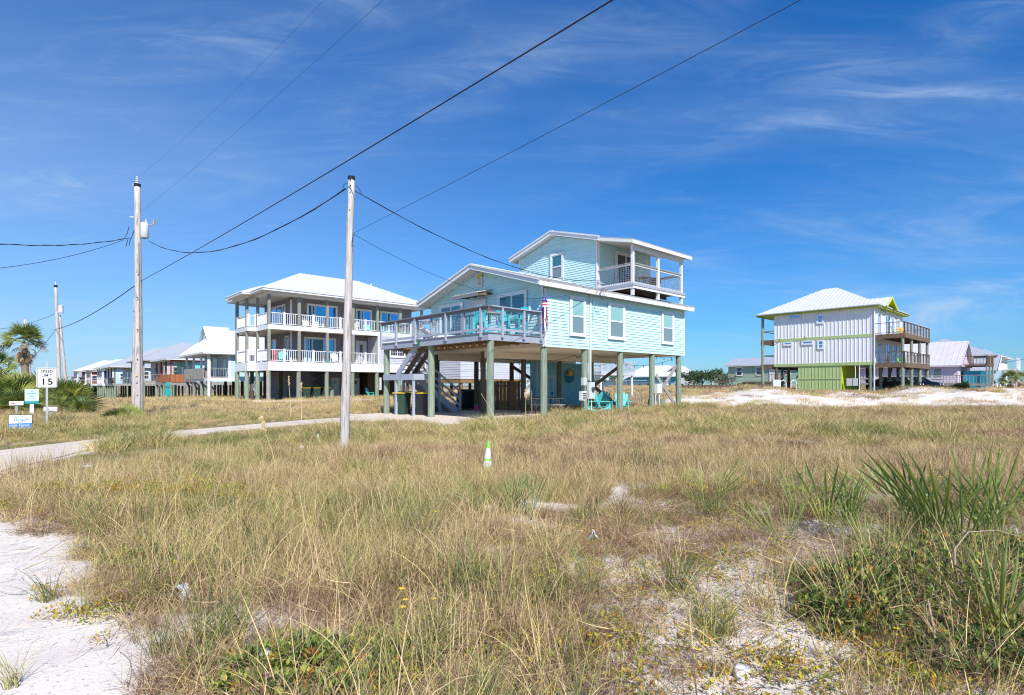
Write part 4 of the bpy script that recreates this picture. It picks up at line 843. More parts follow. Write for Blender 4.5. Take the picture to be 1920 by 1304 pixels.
# pale lap-sided house seen under the teal house
def rear_house():
    X, Y, z = -5.2, 44.5, .15; h = thing('rear_house', 'pale grey lap sided house with white stair railings glimpsed beneath the aqua house', 'house', (X, Y, z), ANG)
    fz = 1.75; ez = 4.6
    # front wall faces the street side; its body runs back and right
    obj('wall', MB().box(1.3, 7.9, .0, 9.0, fz, ez), lap_gr, h); lap_rows(h, WX(1.3), lambda q: (0, 9), fz, ez, lap_gr, .2); lap_rows(h, WY(0), lambda q: (1.3, 7.9), fz, ez, lap_gr, .2)
    window(h, WX(1.27), 5.2, 6.0, fz + .9, fz + 2.1, ((0, 1, .5, 1), (0, 1, 0, .5)), gl_shade, .1, .05); window(h, WY(-.035), 3.2, 4.0, fz + .9, fz + 2.1, ((0, 1, .5, 1), (0, 1, 0, .5)), gl_shade, .1, .05)
    obj('floor_beam', MB().box(1.3, 7.9, 0, 9, fz - .35, fz - .02), wood_raw, h)
    hip_roof(h, .8, 8.4, -.5, 9.5, ez, (4.6, 3.8), (4.6, 5.2), 6.4, roof_g, .05, .5)
    for i in range(3):
        for j in range(4): piling(h, 1.5 + i * 3.1, .2 + j * 2.8, -.5, fz - .35, .14, wood_br)
    obj('cross_brace', MB().beam((1.5, .2, .2), (1.5, 3, 1.3), .05, .16), wood_br, h); obj('cross_brace', MB().beam((1.5, 3, .2), (1.5, .2, 1.3), .05, .16), wood_br, h)
    # deck and blue-grey stairs to its right
    obj('side_deck', MB().box(8.1, 16.5, -3.2, 1.5, fz - .25, fz), wood_raw, h); obj('deck_band', MB().box(8.1, 16.5, -3.25, -3.2, fz - .3, fz + .02), blue_pale, h)
    balusters(h, (8.2, -3.15), (16.4, -3.15), fz + .05, fz + 1.1, lap_gr, .17, .05, .07, posts=5)
    balusters(h, (8.2, -3.1), (8.2, 1.4), fz + .05, fz + 1.1, lap_gr, .17, .05, .07)
    stairs(h, (8.1, -3.0, fz), (4.6, -3.0, .1), (0, 1, 0), 1.1, lap_gr, lap_gr, n=10, sh=.28)
    for dz in (.95, .5): obj('stair_rail', MB().beam((8.1, -3.05, fz + dz), (4.6, -3.05, .1 + dz), .05, .1), blue_pale, h)
    b = MB()
    for k in range(20): t = (k + .5) / 20; x = 8.1 - 3.5 * t; zz = fz - 1.65 * t; b.beam((x, -3.05, zz), (x, -3.05, zz + .93), .04, .04)
    obj('baluster', b, lap_gr, h, stuff=True)
    for i in range(4): piling(h, 8.3 + i * 2.6, -3.0, -.5, fz - .25, .12, wood_gr)
    obj('upper_deck', MB().box(12.2, 17.2, -6.0, -3.3, fz + .35, fz + .6), lap_gr, h)
    balusters(h, (12.2, -5.95), (17.2, -5.95), fz + .62, fz + 1.6, lap_gr, .17, .05, .07, posts=3)
    balusters(h, (12.2, -5.9), (12.2, -3.4), fz + .62, fz + 1.6, lap_gr, .17, .05, .07)
    for x in (12.4, 14.7, 17.0): piling(h, x, -5.8, -.5, fz + .35, .1, white)
rear_house()
def far_right():
    # sage green house left of the dune house
    X, Y, z = gv(1512, 76, .75); h = stilt_house('cottage', 'sage green lap sided cottage with wood side deck left of the white and lime house', (X, Y, z), 7, 11.2, 1.85 - z + .05, 4.35 - z, 5.6 - z, green_w, roof_g, roof='gable_y', over=.5, trim=white, band=green_w, pile=wood_br, pw=.13, lap=.2,
        wins=(('x', 9.05, 9.9, .95, 2.1, gl_dark), ('x', 6.1, 6.9, .95, 2.1, gl_dark), ('x', 4.2, 4.9, .1, 2.0, wh_bb), ('x', 2.2, 3.0, .95, 2.1, gl_dark)))
    o = 1.9 - z
    obj('side_deck', MB().box(-.3, 3, 11.25, 13.4, o - .2, o - .02), wood_br, h); balusters(h, (-.25, 11.3), (-.25, 13.3), o, o + 1.0, wood_br, .5, .06, .08, posts=3); balusters(h, (-.25, 9.6), (-.25, 11.25), o, o + 1.0, wood_br, .5, .06, .08)
    balusters(h, (-1.2, 2.0), (-1.2, 8.0), o, o + 1.0, wood_gr, .25, .05, .08, posts=3); obj('front_deck', MB().box(-1.3, 0, 2, 8.2, o - .2, o - .03), wood_br, h)
    stairs(h, (-1.2, 8.2, o - .05), (-1.2, 10.6, .1), (1, 0, 0), 1.0, wood_br, wood_br, n=8); obj('stair_rail', MB().beam((-1.2, 8.2, o + .9), (-1.2, 10.6, .95), .05, .08), wood_br, h)
    for k in range(6): obj('cross_brace', MB().beam((-.1, k * 1.9, o - .3), (-.1, k * 1.9 + 1.5, .1 + .2 * (k % 2)), .06, .14), wood_br, h)
    # pink house
    X, Y, z = gv(1795, 66, .75); h = stilt_house('beach_house', 'lilac pink house with a steep pale metal roof behind the dune house balconies', (X, Y, z), 8.5, 14, .9, 3.95 - z - .2, 6.9 - z, pink_w, pinkroof, roof='gable_y', over=.5, trim=pink_w, band=wood_gr, pile=wood_br, pw=.14, rib=.55,
        wins=(('x', 1.5, 2.3, .6, 1.8, gl_shade), ('x', 2.6, 3.4, .6, 1.8, gl_shade), ('x', 3.7, 4.5, .6, 1.8, gl_shade), ('x', 4.8, 5.6, .6, 1.8, gl_shade), ('x', 8.5, 9.6, .6, 1.8, gl_dark), ('y', 3.4, 5.2, 3.2, 4.4, gl_dark)))
    obj('deck', MB().box(-3.0, -.05, -3.5, 9.5, .55, .75), wood_gr, h); balusters(h, (-2.9, -3.4), (-2.9, 9.4), .78, 1.75, wood_gr, .3, .05, .08, posts=7)
    for k in range(7): piling(h, -2.9, -3.3 + k * 2.1, -.8, .55, .1, wood_gr)
    obj('gable_deck', MB().box(1.5, 6.5, -2.6, -.05, 2.9, 3.1), wood_br, h); balusters(h, (1.5, -2.55), (6.5, -2.55), 3.12, 4.1, wood_br, .3, .05, .08, posts=3); balusters(h, (1.5, -2.5), (1.5, -.1), 3.12, 4.1, wood_br, .3, .05, .08)
    for x in (1.6, 4, 6.4): piling(h, x, -2.5, -.5, 4.2, .09, wood_gr, 'deck_post')
    obj('blue_enclosure', MB().box(2.0, 6.3, -2.4, -.3, .3, 2.3), mat('blue_enclosure', (.02, .30, .42), .5, .05), h)
    # large pale house with grey roof
    X, Y, z = gv(1858, 82, .6); h = stilt_house('beach_house', 'large pale house with tall grey hip roof rising behind the pink house', (X, Y, z), 11, 12, 1.6, 5.9 - z, 9.0 - z, wh_bb, roof_g, roof='hip_y', over=.9, pile=white, porch=2.4, wins=(('x', 2, 3.2, .6, 2.0, gl_dark), ('x', 5, 6.2, .6, 2.0, gl_dark), ('y', 4, 5.5, .7, 2, gl_dark)))
    rplane(h, (-4.0, 12.5, 2.9), (-4.0, -1.2, 2.9), (.0, 12.5, 5.2), (.0, -1.2, 5.2), roof_g, .08, .5)
    obj('rake_board', MB().beam((-4.0, -1.25, 2.85), (.0, -1.25, 5.15), .06, .3), white, h)
    for y in (-1, 2, 5, 8): obj('lower_porch_post', MB().box(-3.8, -3.6, y, y + .2, -.4, 2.8), white, h)
    obj('lower_wall', MB().box(-2.6, 2.3, -.9, 11.5, .9, 2.9), mat('porch_blue', (.35, .55, .66), .5, .05), h)
    # two blue houses
    X, Y, z = gv(1876, 98, .6); h = stilt_house('beach_house', 'tall sky blue house with white corner porch and dark upper window', (X, Y, z), 9, 5.4, 2.0, 6.3 - z, 8.0 - z, mat('sky_blue_siding', (.16, .47, .66), .55, .05), roof_w, over=.8, pile=white, side_wall=wh_bb, wins=(('x', 2.2, 3.6, 1.6, 3.2, gl_dark), ('y', 2.0, 3, 1.5, 3.2, gl_dark)))
    obj('trim_band', MB().wbox(WX(-.034), 0, 5.4, 2.9 - .3, 3.1 - .3, .0, .05), white, h)
    for fz in (1.3, 3.4):
        obj('side_porch', MB().box(.5, 5, -2.2, -.05, fz, fz + .2), white, h); balusters(h, (.5, -2.15), (5, -2.15), fz + .22, fz + 1.2, white, .3, .05, .08)
        for x in (.6, 2.7, 4.9): obj('porch_post', MB().box(x - .1, x + .1, -2.2, -2.0, fz - 1.4, fz + 2.2), white, h)
    stairs(h, (-.3, .5, 1.9), (-.3, 4.5, .1), (-1, 0, 0), 1.2, white, white, n=8, sh=.3)
    X, Y, z = gv(1903, 125, .6); h = stilt_house('beach_house', 'small white balcony house farthest right behind the palm tree', (X, Y, z), 8, 6, 1.8, 4.6 - z, 5.6 - z, wh_bb, roof_w, porch=2.0, pile=white)
    # far houses seen between the pilings and across the open sand
    X, Y, z = gv(1268, 122, .45); h = stilt_house('cottage', 'teal cottage with long white roof and open white gable beyond the low fence', (X, Y, z), 5.5, 13, 1.6, 3.35 - z, 5.9 - z, mat('aqua_teal_wall', (.06, .46, .48), .5, .05), roof_w, roof='hip_y', over=.7, band=blue_pale, pile=wood_br,
        wins=(('x', 1.5, 3.4, .35, 1.6, gl_teal), ('x', 4.2, 6.2, .35, 1.6, gl_teal), ('y', 2, 3.5, .4, 1.6, gl_dark)))
    rplane(h, (.5, -2.6, 2.9), (5, -2.6, 2.9), (.5, .9, 5.2), (5, .9, 5.2), roof_w, .08, .5); rplane(h, (5, 4.4, 2.9), (.5, 4.4, 2.9), (5, .9, 5.2), (.5, .9, 5.2), roof_w, .08, .5)
    obj('gable_truss', MB().beam((.5, -2.6, 2.8), (.5, .9, 5.2), .12, .3), white, h); obj('gable_truss', MB().beam((.5, 4.4, 2.8), (.5, .9, 5.2), .12, .3), white, h)
    obj('gable_porch', MB().box(.3, 4, -2.4, 0, 1.2, 2.5), wh_bb, h)
    X, Y, z = gv(1212, 128, .45); stilt_house('cottage', 'low white house with pale blue wall seen between the aqua house pilings', (X, Y, z), 8, 13, .9, 2.5 - z, 4.2 - z, mat('white_blue_wall', (.55, .72, .80), .5, .05), roof_w, over=.6, roof='hip_y', wins=(('x', 1, 2.4, .3, 1.2, gl_dark), ('x', 4, 5.4, .3, 1.2, gl_dark), ('x', 7, 8.4, .3, 1.2, gl_dark)))
    X, Y, z = gv(1222, 165, .45); stilt_house('cottage', 'white two level house behind the low white one, partly hidden by the pilings', (X, Y, z), 9, 14, .9, 4.6 - z, 5.6 - z, wh_bb, roof_g, over=.5, roof='hip_y', wins=(('x', 1, 2.4, 1.6, 2.8, gl_dark), ('x', 4, 5.4, 1.6, 2.8, gl_dark), ('x', 8, 9.4, 1.6, 2.8, gl_dark)))
far_right()
# ================================================================ furniture and small things
def adirondack(name, label, m, seat_h=.38, tall=False):
    """faces local -y; five fanned back boards, slatted seat, broad arms"""
    r = thing(name, label, 'chair')
    sh = seat_h; k = .40 if tall else 0
    for i in range(5):
        y = -.28 + i * .11; obj('seat_slat', MB().box(-.26, .26, y, y + .095, sh + k - .02 - .018 * i, sh + k - .018 * i), m, r)
    for i, (x, h) in enumerate(((-.22, .60), (-.115, .68), (0, .72), (.115, .68), (.22, .60))):
        obj('back_slat', MB().slab([(x * .85 - .045, .24, sh + k - .08), (x * .85 + .045, .24, sh + k - .08), (x * 1.25 + .052, .24 + h * .36, sh + k + h * .9), (x * 1.25, .24 + h * .38, sh + k + h * .96), (x * 1.25 - .052, .24 + h * .36, sh + k + h * .9)], (0, .02, 0)), m, r)
    obj('back_brace', MB().box(-.30, .30, .34, .37, sh + k + .22, sh + k + .29), m, r)
    for s in (-1, 1):
        obj('arm', MB().box(s * .27, s * .40, -.36, .38, sh + k + .19, sh + k + .215), m, r)
        obj('leg', MB().box(s * .27, s * .31, -.34, -.24, 0, sh + k + .19), m, r)
        obj('leg', MB().beam((s * .29, -.30, sh + k - .06), (s * .29, .52, .03), .03, .11), m, r) if not tall else obj('leg', MB().beam((s * .29, .30, sh + k + .19), (s * .29, .36, 0), .04, .08), m, r)
        if tall: obj('footrest', MB().box(s * .27 - .02, s * .27 + .02, -.30, .34, .28, .33), m, r)
    if tall: obj('footrest', MB().box(-.27, .27, -.36, -.31, .28, .34), m, r)
    return r
dz = 3.37
G1 = 'turquoise bar height chairs on the grey deck'
a = adirondack('deck_chair', 'turquoise tall chair seen from the side beside the front door of the deck', turq, tall=True); a['group'] = G1
a.scale = (.86,) * 3; a.location = hl(1.55, 2.75, dz); a.rotation_euler = (0, 0, ANG + R(180))
copy_tree(a, hl(2.0, 1.15, dz), ANG + R(5), 'turquoise tall chair nearest the window behind the middle of the deck rail', G1, .86)
copy_tree(a, hl(1.9, .42, dz), ANG - R(80), 'turquoise tall chair closest to the striped windsock', G1, .86)
copy_tree(a, hl(.85, 1.75, dz), ANG + R(160), 'turquoise tall chair beside the deck corner post', G1, .86)
t = thing('deck_table', 'turquoise bar table among the tall chairs on the grey deck', 'table', hl(1.5, 1.75, dz), ANG)
obj('table_top', MB().cyl((0, 0, .98), (0, 0, 1.02), .48, n=20), wood_gr, t); obj('pedestal', MB().cyl((0, 0, .02), (0, 0, .98), .06), turq, t); obj('base', MB().cyl((0, 0, 0), (0, 0, .03), .28, n=16), turq, t)
t = thing('plant_pot', 'small terracotta pot on the deck table by the corner post', 'pot', hl(1.3, 1.55, dz + 1.02)); obj('pot', MB().cyl((0, 0, 0), (0, 0, .16), .07, .10), mat('terracotta', (.35, .13, .06)), t); obj('soil', MB().cyl((0, 0, .155), (0, 0, .165), .085), black, t)
t = thing('patio_lounge', 'white low lounge on the deck behind the rail left of the sliding door', 'lounge chair', hl(1.6, 5.4, dz), ANG + R(80))
obj('frame', MB().box(-.3, .3, -.8, .8, .22, .28), white, t); obj('backrest', MB().beam((0, .45, .28), (0, .95, .62), .58, .05), white, t); obj('cushion', MB().box(-.27, .27, -.75, .45, .28, .36), blue_pale, t)
for x in (-.27, .27):
    for y in (-.7, .5): obj('leg', MB().box(x - .025, x + .025, y - .025, y + .025, 0, .22), white, t)
t = thing('sunlit_sliver', 'pale aqua strip added for the sunlit sliver on the wall behind the windsock', 'light strip', hl(2.55, .55, dz), ANG)  # thin pale form added to stand for a sunlit sliver of wall
obj('pole', MB().cyl((-.25, .0, 0), (.28, -.05, 1.75), .02), white, t); obj('sliver_body', MB().tube([(-.10, 0, .45), (.05, -.02, .95), (.2, -.04, 1.5), (.28, -.05, 1.75)], [.09, .08, .06, .02], 8), blue_pale, t)
# chairs below the house
G2 = 'turquoise adirondack chairs under the aqua house'
b = adirondack('adirondack_chair', 'turquoise adirondack chair turned away, nearest the meter box', turq2); b['group'] = G2
def at_px(px, Y): X = (px - 960) / 1030 * Y; return Vector((X, Y, max(g(X, Y), -.02)))
b.location = at_px(1110, 27.2); b.rotation_euler = (0, 0, R(-115))
copy_tree(b, at_px(1134, 26.9), R(70), 'turquoise adirondack chair leaning back in the middle of the group', G2)
copy_tree(b, at_px(1166, 27.6), R(-8), 'turquoise adirondack chair facing out, partly behind a piling', G2)
copy_tree(b, at_px(1130, 29.6), R(-20), 'turquoise adirondack chair farthest back with only its fanned top showing', G2)
# balcony furniture upstairs
c = thing('rattan_chair', 'dark rattan chair on the upper balcony by the french doors', 'chair', hl(10.5, 1.0, 6.34), ANG + R(40))
obj('seat', MB().box(-.25, .25, -.25, .25, .40, .46), brown_rat, c); obj('backrest', MB().slab([(-.26, .22, .46), (.26, .22, .46), (.22, .34, .95), (-.22, .34, .95)], (0, .03, 0)), brown_rat, c)
for sx in (-1, 1):
    obj('arm', MB().box(sx * .25, sx * .31, -.25, .25, .62, .66), brown_rat, c)
    for sy in (-.22, .22): obj('leg', MB().box(sx * .25 - .02, sx * .25 + .02, sy - .02, sy + .02, 0, .62 if sy < 0 else .42), brown_rat, c)
copy_tree(c, hl(12.6, 1.0, 6.34), ANG - R(60), 'dark rattan chair on the upper balcony at the far side of the round table')
c = thing('balcony_table', 'small brown table on the upper balcony between the rattan chairs', 'table', hl(11.5, .9, 6.34), ANG)
obj('table_top', MB().cyl((0, 0, .70), (0, 0, .74), .36, n=16), brown_rat, c)
for sx in (-.22, .22):
    for sy in (-.22, .22): obj('leg', MB().beam((sx, sy, 0), (sx * .8, sy * .8, .7), .04, .04), brown_rat, c)
# bins
def bin_(label, m, lid, loc, rz, group):
    r = thing('wheelie_bin', label, 'bin', loc, rz, group); bd = MB(); b0, b1 = .24, .30
    vs = [(-b0, -b0, .06), (b0, -b0, .06), (b0, b0, .06), (-b0, b0, .06), (-b1, -b1 - .04, .98), (b1, -b1 - .04, .98), (b1, b1, .98), (-b1, b1, .98)]
    bd.add(vs, [(3, 2, 1, 0), (4, 5, 6, 7), (0, 1, 5, 4), (1, 2, 6, 5), (2, 3, 7, 6), (3, 0, 4, 7)]); obj('body', bd, m, r)
    obj('rim', MB().box(-.32, .32, -.36, .32, .96, 1.0), m, r)
    obj('lid', MB().slab([(-.33, -.38, 1.0), (.33, -.38, 1.0), (.33, .34, 1.07), (-.33, .34, 1.07)], (0, 0, .035)), lid, r)
    for s in (-1, 1): wh = obj('wheel', MB().cyl((s * .25, .25, .13), (s * .31, .25, .13), .13, n=14), black, r); obj('hub', MB().cyl((s * .312, .25, .13), (s * .32, .25, .13), .06, n=10), box_g, wh)
    obj('handle', MB().cyl((-.25, .38, 1.0), (.25, .38, 1.0), .018, n=6), m, r)
    obj('panel_mark', MB().box(-.12, .12, -.315, -.30, .62, .72), m, r)
    return r
G3 = 'wheelie bins under the aqua house stairs'
bin_('dark green wheelie bin with yellow lid under the stair landing, its wheel showing', bin_gr, lid_y, hl(.35, 6.72), ANG - R(60), G3)
bin_('black wheelie bin with amber yellow lid tucked behind the green one', bin_bk, lid_y, hl(.85, 5.75), ANG - R(50), G3)
G4 = 'green wheelie bins under the grey balcony house'
def gl_(x, y, z=0): return Vector((-19.08, 43, .12)) + U * x + V * y + Vector((0, 0, z))
for i, (x, lab) in enumerate(((3.6, 'green wheelie bin with yellow lid behind a piling, first of three in the row'), (4.45, 'green wheelie bin with yellow lid in the middle of the three'), (5.3, 'green wheelie bin with yellow lid last in the row, nearest the storage doors'))):
    bin_(lab, bin_gr, lid_y, gl_(x, 1.6), ANG + R(8 * (i - 1)), G4)
# balcony chairs on the grey house
G5 = 'chairs on the balconies of the grey house'
def small_chair(label, m, loc, rz): return copy_recol(b, label, m, loc, rz)
def copy_recol(src, label, m, loc, rz):
    r = copy_tree(src, loc, rz, label, G5)
    for ch in r.children:
        k = ('rc', ch.data.name, m.name)
        if k not in CH: me = ch.data.copy(); me.materials.clear(); me.materials.append(m); CH[k] = me
        ch.data = CH[k]
    return r
F1, F2 = 3.12, 5.98
for x, y, z, rz, m, lab in ((3.4, .75, F2, 0, white, 'white balcony chair upstairs, first from the left end of the long rail'), (4.3, .75, F2, 12, white, 'white balcony chair upstairs just right of the second post'), (7.6, .7, F2, 160, white, 'white balcony chair upstairs behind the pale bench near the leaning pole'), (8.8, .7, F2, -20, turq2, 'aqua balcony chair upstairs next to the leaning pole'), (10.7, .7, F2, 30, turq2, 'aqua balcony chair upstairs beside the fifth post'), (12.2, .7, F2, 10, turq2, 'aqua balcony chair upstairs at the far right, above the deck stairs'),
                          (1.3, .8, F1, -30, turq2, 'aqua chair on the lower balcony beside the red flag'), (5.9, .7, F1, 0, white, 'white chair on the lower balcony between the second and third posts'), (7.9, .7, F1, 190, white, 'white chair on the lower balcony behind the leaning pole')):
    copy_recol(b, lab, m, gl_(x, y, z - .42 + .3), ANG + R(rz))
tag(obj('red_flag', MB().slab([(0, 0, 0), (.35, 0, .02), (.32, 0, 1.0), (.02, 0, 1.05)], (0, .02, 0)), red_p), 'red cloth hanging behind the lower balcony rail of the grey house', 'flag')
bpy.data.objects['red_flag'].location = gl_(.45, .5, F1 - .1); bpy.data.objects['red_flag'].rotation_euler = (0, 0, ANG)
copy_recol(b, 'teal chair on the ground under the right part of the grey house', turq2, gl_(9.6, 1.4), ANG + R(40))
# dune house balcony chairs
def ll(x, y, z): return Vector((35.2, 53.5, 0)) + U * x + V * y + Vector((0, 0, z))
for x, z, m, rz, lab in ((2.6, 6.27, mat('pale_green_plastic', (.45, .62, .40)), 20, 'pale green chair on the upper balcony of the dune house'), (4.6, 6.27, mat('orange_plastic', (.80, .38, .02)), -60, 'orange chair on the upper balcony of the dune house'), (9.0, 6.27, mat('faded_orange', (.70, .34, .18)), 0, 'faded orange chair at the far end of the dune house upper balcony'), (4.4, 3.48, mat('lime_plastic', (.20, .80, .05)), 0, 'bright lime stool chair on the lower balcony of the dune house')):
    copy_recol(b, lab, m, ll(x, -1.3, z), ANG + R(rz))['group'] = 'chairs on the dune house balconies'
# windsock
ws = thing('windsock', 'red white and blue streamer windsock hanging from a hook at the house corner', 'windsock', hl(2.80, -.20, 0))
obj('hook', MB().tube([(.10, .12, 5.35), (-.02, .03, 5.38), (-.06, 0, 5.30), (-.04, 0, 5.10)], .008, 5), black, ws)
obj('star_band', MB().tube([(0, 0, 4.95), (0, 0, 4.78)], [.11, .115], 12, False), blue_p, ws)
for i in range(7):
    t_ = 2 * math.pi * i / 7; p = Vector((.115 * math.cos(t_), .115 * math.sin(t_), 4.87)); obj('star', MB().beam(p, p + Vector((.012 * math.cos(t_), .012 * math.sin(t_), 0)), .04, .04), white_p, ws)
for i in range(4): obj('stripe_band', MB().tube([(0, 0, 4.78 - i * .055), (0, 0, 4.725 - i * .055)], .115, 12, False), red_p if i % 2 == 0 else white_p, ws)
for i in range(9):
    t_ = 2 * math.pi * i / 9; rr = random.Random(i); x, y = .11 * math.cos(t_), .11 * math.sin(t_)
    pts = [(x, y, 4.56), (x * 1.1 + rr.uniform(-.02, .02), y * 1.1, 4.3), (x * .9 + rr.uniform(-.04, .04), y, 4.05), (x * .8 + rr.uniform(-.06, .06), y * 1.1, 3.62 + rr.uniform(-.05, .08))]
    mb = MB(); tx, ty = -math.sin(t_) * .028, math.cos(t_) * .028
    for p, q in zip(pts, pts[1:]): mb.slab([(p[0] - tx, p[1] - ty, p[2]), (p[0] + tx, p[1] + ty, p[2]), (q[0] + tx, q[1] + ty, q[2]), (q[0] - tx, q[1] - ty, q[2])], (.003, .003, 0))
    obj('streamer', mb, (red_p, blue_p, white_p, red_p, blue_p)[i % 5], ws)
# string lights
def lights(label, pts, sag, n, drop=.10):
    r = thing('string_lights', label, 'string lights', (0, 0, 0), 0, 'string lights around the aqua house'); path = []
    for a_, b_ in zip(pts, pts[1:]):
        a_, b_ = Vector(a_), Vector(b_)
        for k in range(9): t_ = k / 8; p = a_.lerp(b_, t_); p.z -= sag * 4 * t_ * (1 - t_); path.append(p)
    obj('cable', MB().tube(path, .009, 5), cable_m, r)
    for k in range(n):
        f = (k + .5) / n * (len(path) - 1); i = int(f); p = path[i].lerp(path[min(i + 1, len(path) - 1)], f - i)
        s = obj('socket', MB().cyl(p, p - Vector((0, 0, .05)), .016, n=6), black, r); q = p - Vector((0, 0, .05))
        obj('bulb', MB().tube([q, q - Vector((0, 0, .02)), q - Vector((0, 0, .05)), q - Vector((0, 0, .075))], [.014, .032, .032, .006], 8), bulb_m, r, smooth=True)
lights('string lights in a low swag between the rear pilings at the right', [hl(8.3, 7.9, 2.75), hl(13.5, 4.2, 2.75), hl(13.5, .2, 2.90)], .32, 14)
lights('string lights along the right edge of the house underside', [hl(8.4, .25, 2.93), hl(11.0, .25, 2.93), hl(13.4, .25, 2.93)], .10, 7)
lights('string lights under the middle ceiling in front of the storage room', [hl(3.2, 4.0, 2.85), hl(7.0, 4.9, 2.80), hl(7.2, 2.0, 2.85), hl(5.8, .3, 2.9)], .18, 14)
lights('string lights along the grey deck rail', [hl(.08, .3, 4.22), hl(.08, 2.6, 4.22), hl(.08, 5.0, 4.22), hl(.08, 7.9, 4.22)], .10, 16)
lights('string lights under the grey deck edge', [hl(.3, .4, 3.08), hl(.3, 3.9, 3.08)], .04, 8)
# mural plaque on the storage wall
mp = thing('wall_plaque', 'round painted sunset plaque with palm hung on the teal storage wall', 'wall plaque', hl(11.05, 5.80, 1.93), ANG)
mp.scale = (1, 1, 1)
mural = MB().cyl((0, -.005, 0), (0, -.03, 0), .42, n=28); obj('board', mural, mat('plaque_green', (.03, .22, .18)), mp)
obj('sunset_disc', MB().cyl((0, -.031, .05), (0, -.036, .05), .33, n=28), orange_p, mp); obj('sun', MB().cyl((0.03, -.037, .12), (.03, -.040, .12), .12, n=20), mat('plaque_yellow', (.85, .55, .10)), mp)
obj('sea', MB().slab([(-.33, -.041, .0), (.33, -.041, .0), (.30, -.041, -.16), (.15, -.041, -.26), (-.15, -.041, -.26), (-.30, -.041, -.16)], (0, -.004, 0)), mat('plaque_sea', (.02, .18, .30)), mp)
pm = MB(); pm.beam((-.26, -.05, -.12), (-.2, -.05, .2), .02, .02)
for k in range(6): an = k * 1.05; pm.beam((-.2, -.05, .2), (-.2 + .14 * math.cos(an), -.05, .2 + .12 * math.sin(an)), .03, .01)
obj('painted_palm', pm, mat('plaque_leaf', (.02, .10, .06)), mp)
# picnic table, fence, bucket, crates under the house
pt = thing('picnic_table', 'weathered picnic table in the shade beneath the aqua house', 'picnic table', hl(6.2, 3.0), ANG + R(-35))
for i in range(5): obj('top_plank', MB().box(-.85, .85, -.36 + i * .145, -.23 + i * .145, .72, .76), wood_gr, pt)
for y in (-.75, .62): obj('bench_plank', MB().box(-.85, .85, y, y + .13, .42, .46), wood_gr, pt)
for x in (-.6, .6):
    obj('leg', MB().beam((x, -.65, 0), (x, -.15, .72), .04, .09), wood_gr, pt); obj('leg', MB().beam((x, .65, 0), (x, .15, .72), .04, .09), wood_gr, pt); obj('cross_bar', MB().box(x - .02, x + .02, -.74, .74, .34, .42), wood_gr, pt)
fn = thing('board_fence', 'brown vertical board fence behind the pilings beneath the aqua house', 'fence', hl(6.9, 7.3), ANG + R(-52))
for i in range(14): obj('board', MB().box(-1.4 + i * .2, -1.4 + i * .2 + .185, -.01, .015, .02, 1.62 + .02 * math.sin(i * 2.1)), wood_raw if i % 3 else wood_br, fn)
for z in (.4, 1.3): obj('rail', MB().box(-1.4, 1.4, .015, .06, z, z + .09), wood_br, fn)
bk = thing('toy_bucket', 'small pink bucket on the concrete beneath the house', 'bucket', hl(4.9, 6.9, .03)); obj('body', MB().tube([(0, 0, 0), (0, 0, .24)], [.09, .12], 12), pink_p, bk); obj('handle', MB().tube([(-.12, 0, .22), (-.08, 0, .33), (.08, 0, .33), (.12, 0, .22)], .006, 5), white, bk)
gr = thing('covered_grill', 'black covered grill standing in the shade beside the lower stairs', 'grill', hl(5.6, 8.6), ANG); obj('cover', MB().slab([(-.5, -.3, .1), (.5, -.3, .1), (.5, .3, .1), (-.5, .3, .1)], (0, 0, .8)), black, gr); obj('hood', MB().tube([(-.45, 0, .9), (.45, 0, .9)], .26, 12), black, gr)
cr = thing('storage_bench', 'low dark workbench under the rear of the aqua house', 'bench', hl(7.8, 4.6), ANG); obj('top', MB().box(-.7, .7, -.3, .3, .7, .75), wood_br, cr)
for x in (-.65, .65):
    for y in (-.25, .25): obj('leg', MB().box(x - .03, x + .03, y - .03, y + .03, 0, .7), wood_br, cr)
# dark car under the dune house
def car(name, label, loc, rz, m):
    r = thing(name, label, 'car', loc, rz)
    prof = [(-2.2, .35), (-2.25, .75), (-2.0, .95), (-1.45, 1.02), (-.85, 1.48), (.95, 1.50), (1.75, 1.05), (2.2, .95), (2.25, .4)]
    obj('body', MB().slab([(x, -.85, z) for x, z in prof], (0, 1.7, 0)), m, r)
    for s in (-1, 1):
        obj('side_window', MB().slab([(-1.2, s * .851, 1.05), (-.78, s * .851, 1.42), (.88, s * .851, 1.43), (1.45, s * .851, 1.05)], (0, s * .01, 0)), gl_dark, r)
        for x in (-1.4, 1.4): w_ = obj('wheel', MB().cyl((x, s * .68, .33), (x, s * .88, .33), .33, n=18), black, r); obj('rim', MB().cyl((x, s * .881, .33), (x, s * .89, .33), .2, n=12), metal_g, w_)
        obj('headlight', MB().box(-2.26, -2.2, s * .75, s * .5, .68, .8), sign_w, r)
    obj('windscreen', MB().slab([(-1.5, -.75, 1.03), (-.9, -.72, 1.46), (-.9, .72, 1.46), (-1.5, .75, 1.03)], (-.01, 0, .01)), gl_dark, r)
    return r
car('parked_car', 'black car parked in the shade beneath the dune house', ll(5.2, -.6, .72) , ANG + R(90), black)
car('parked_car', 'dark blue car parked farther back under the dune house balcony', ll(8.8, -1.6, .72), ANG + R(90), mat('dark_blue_paint', (.01, .02, .06), .3))
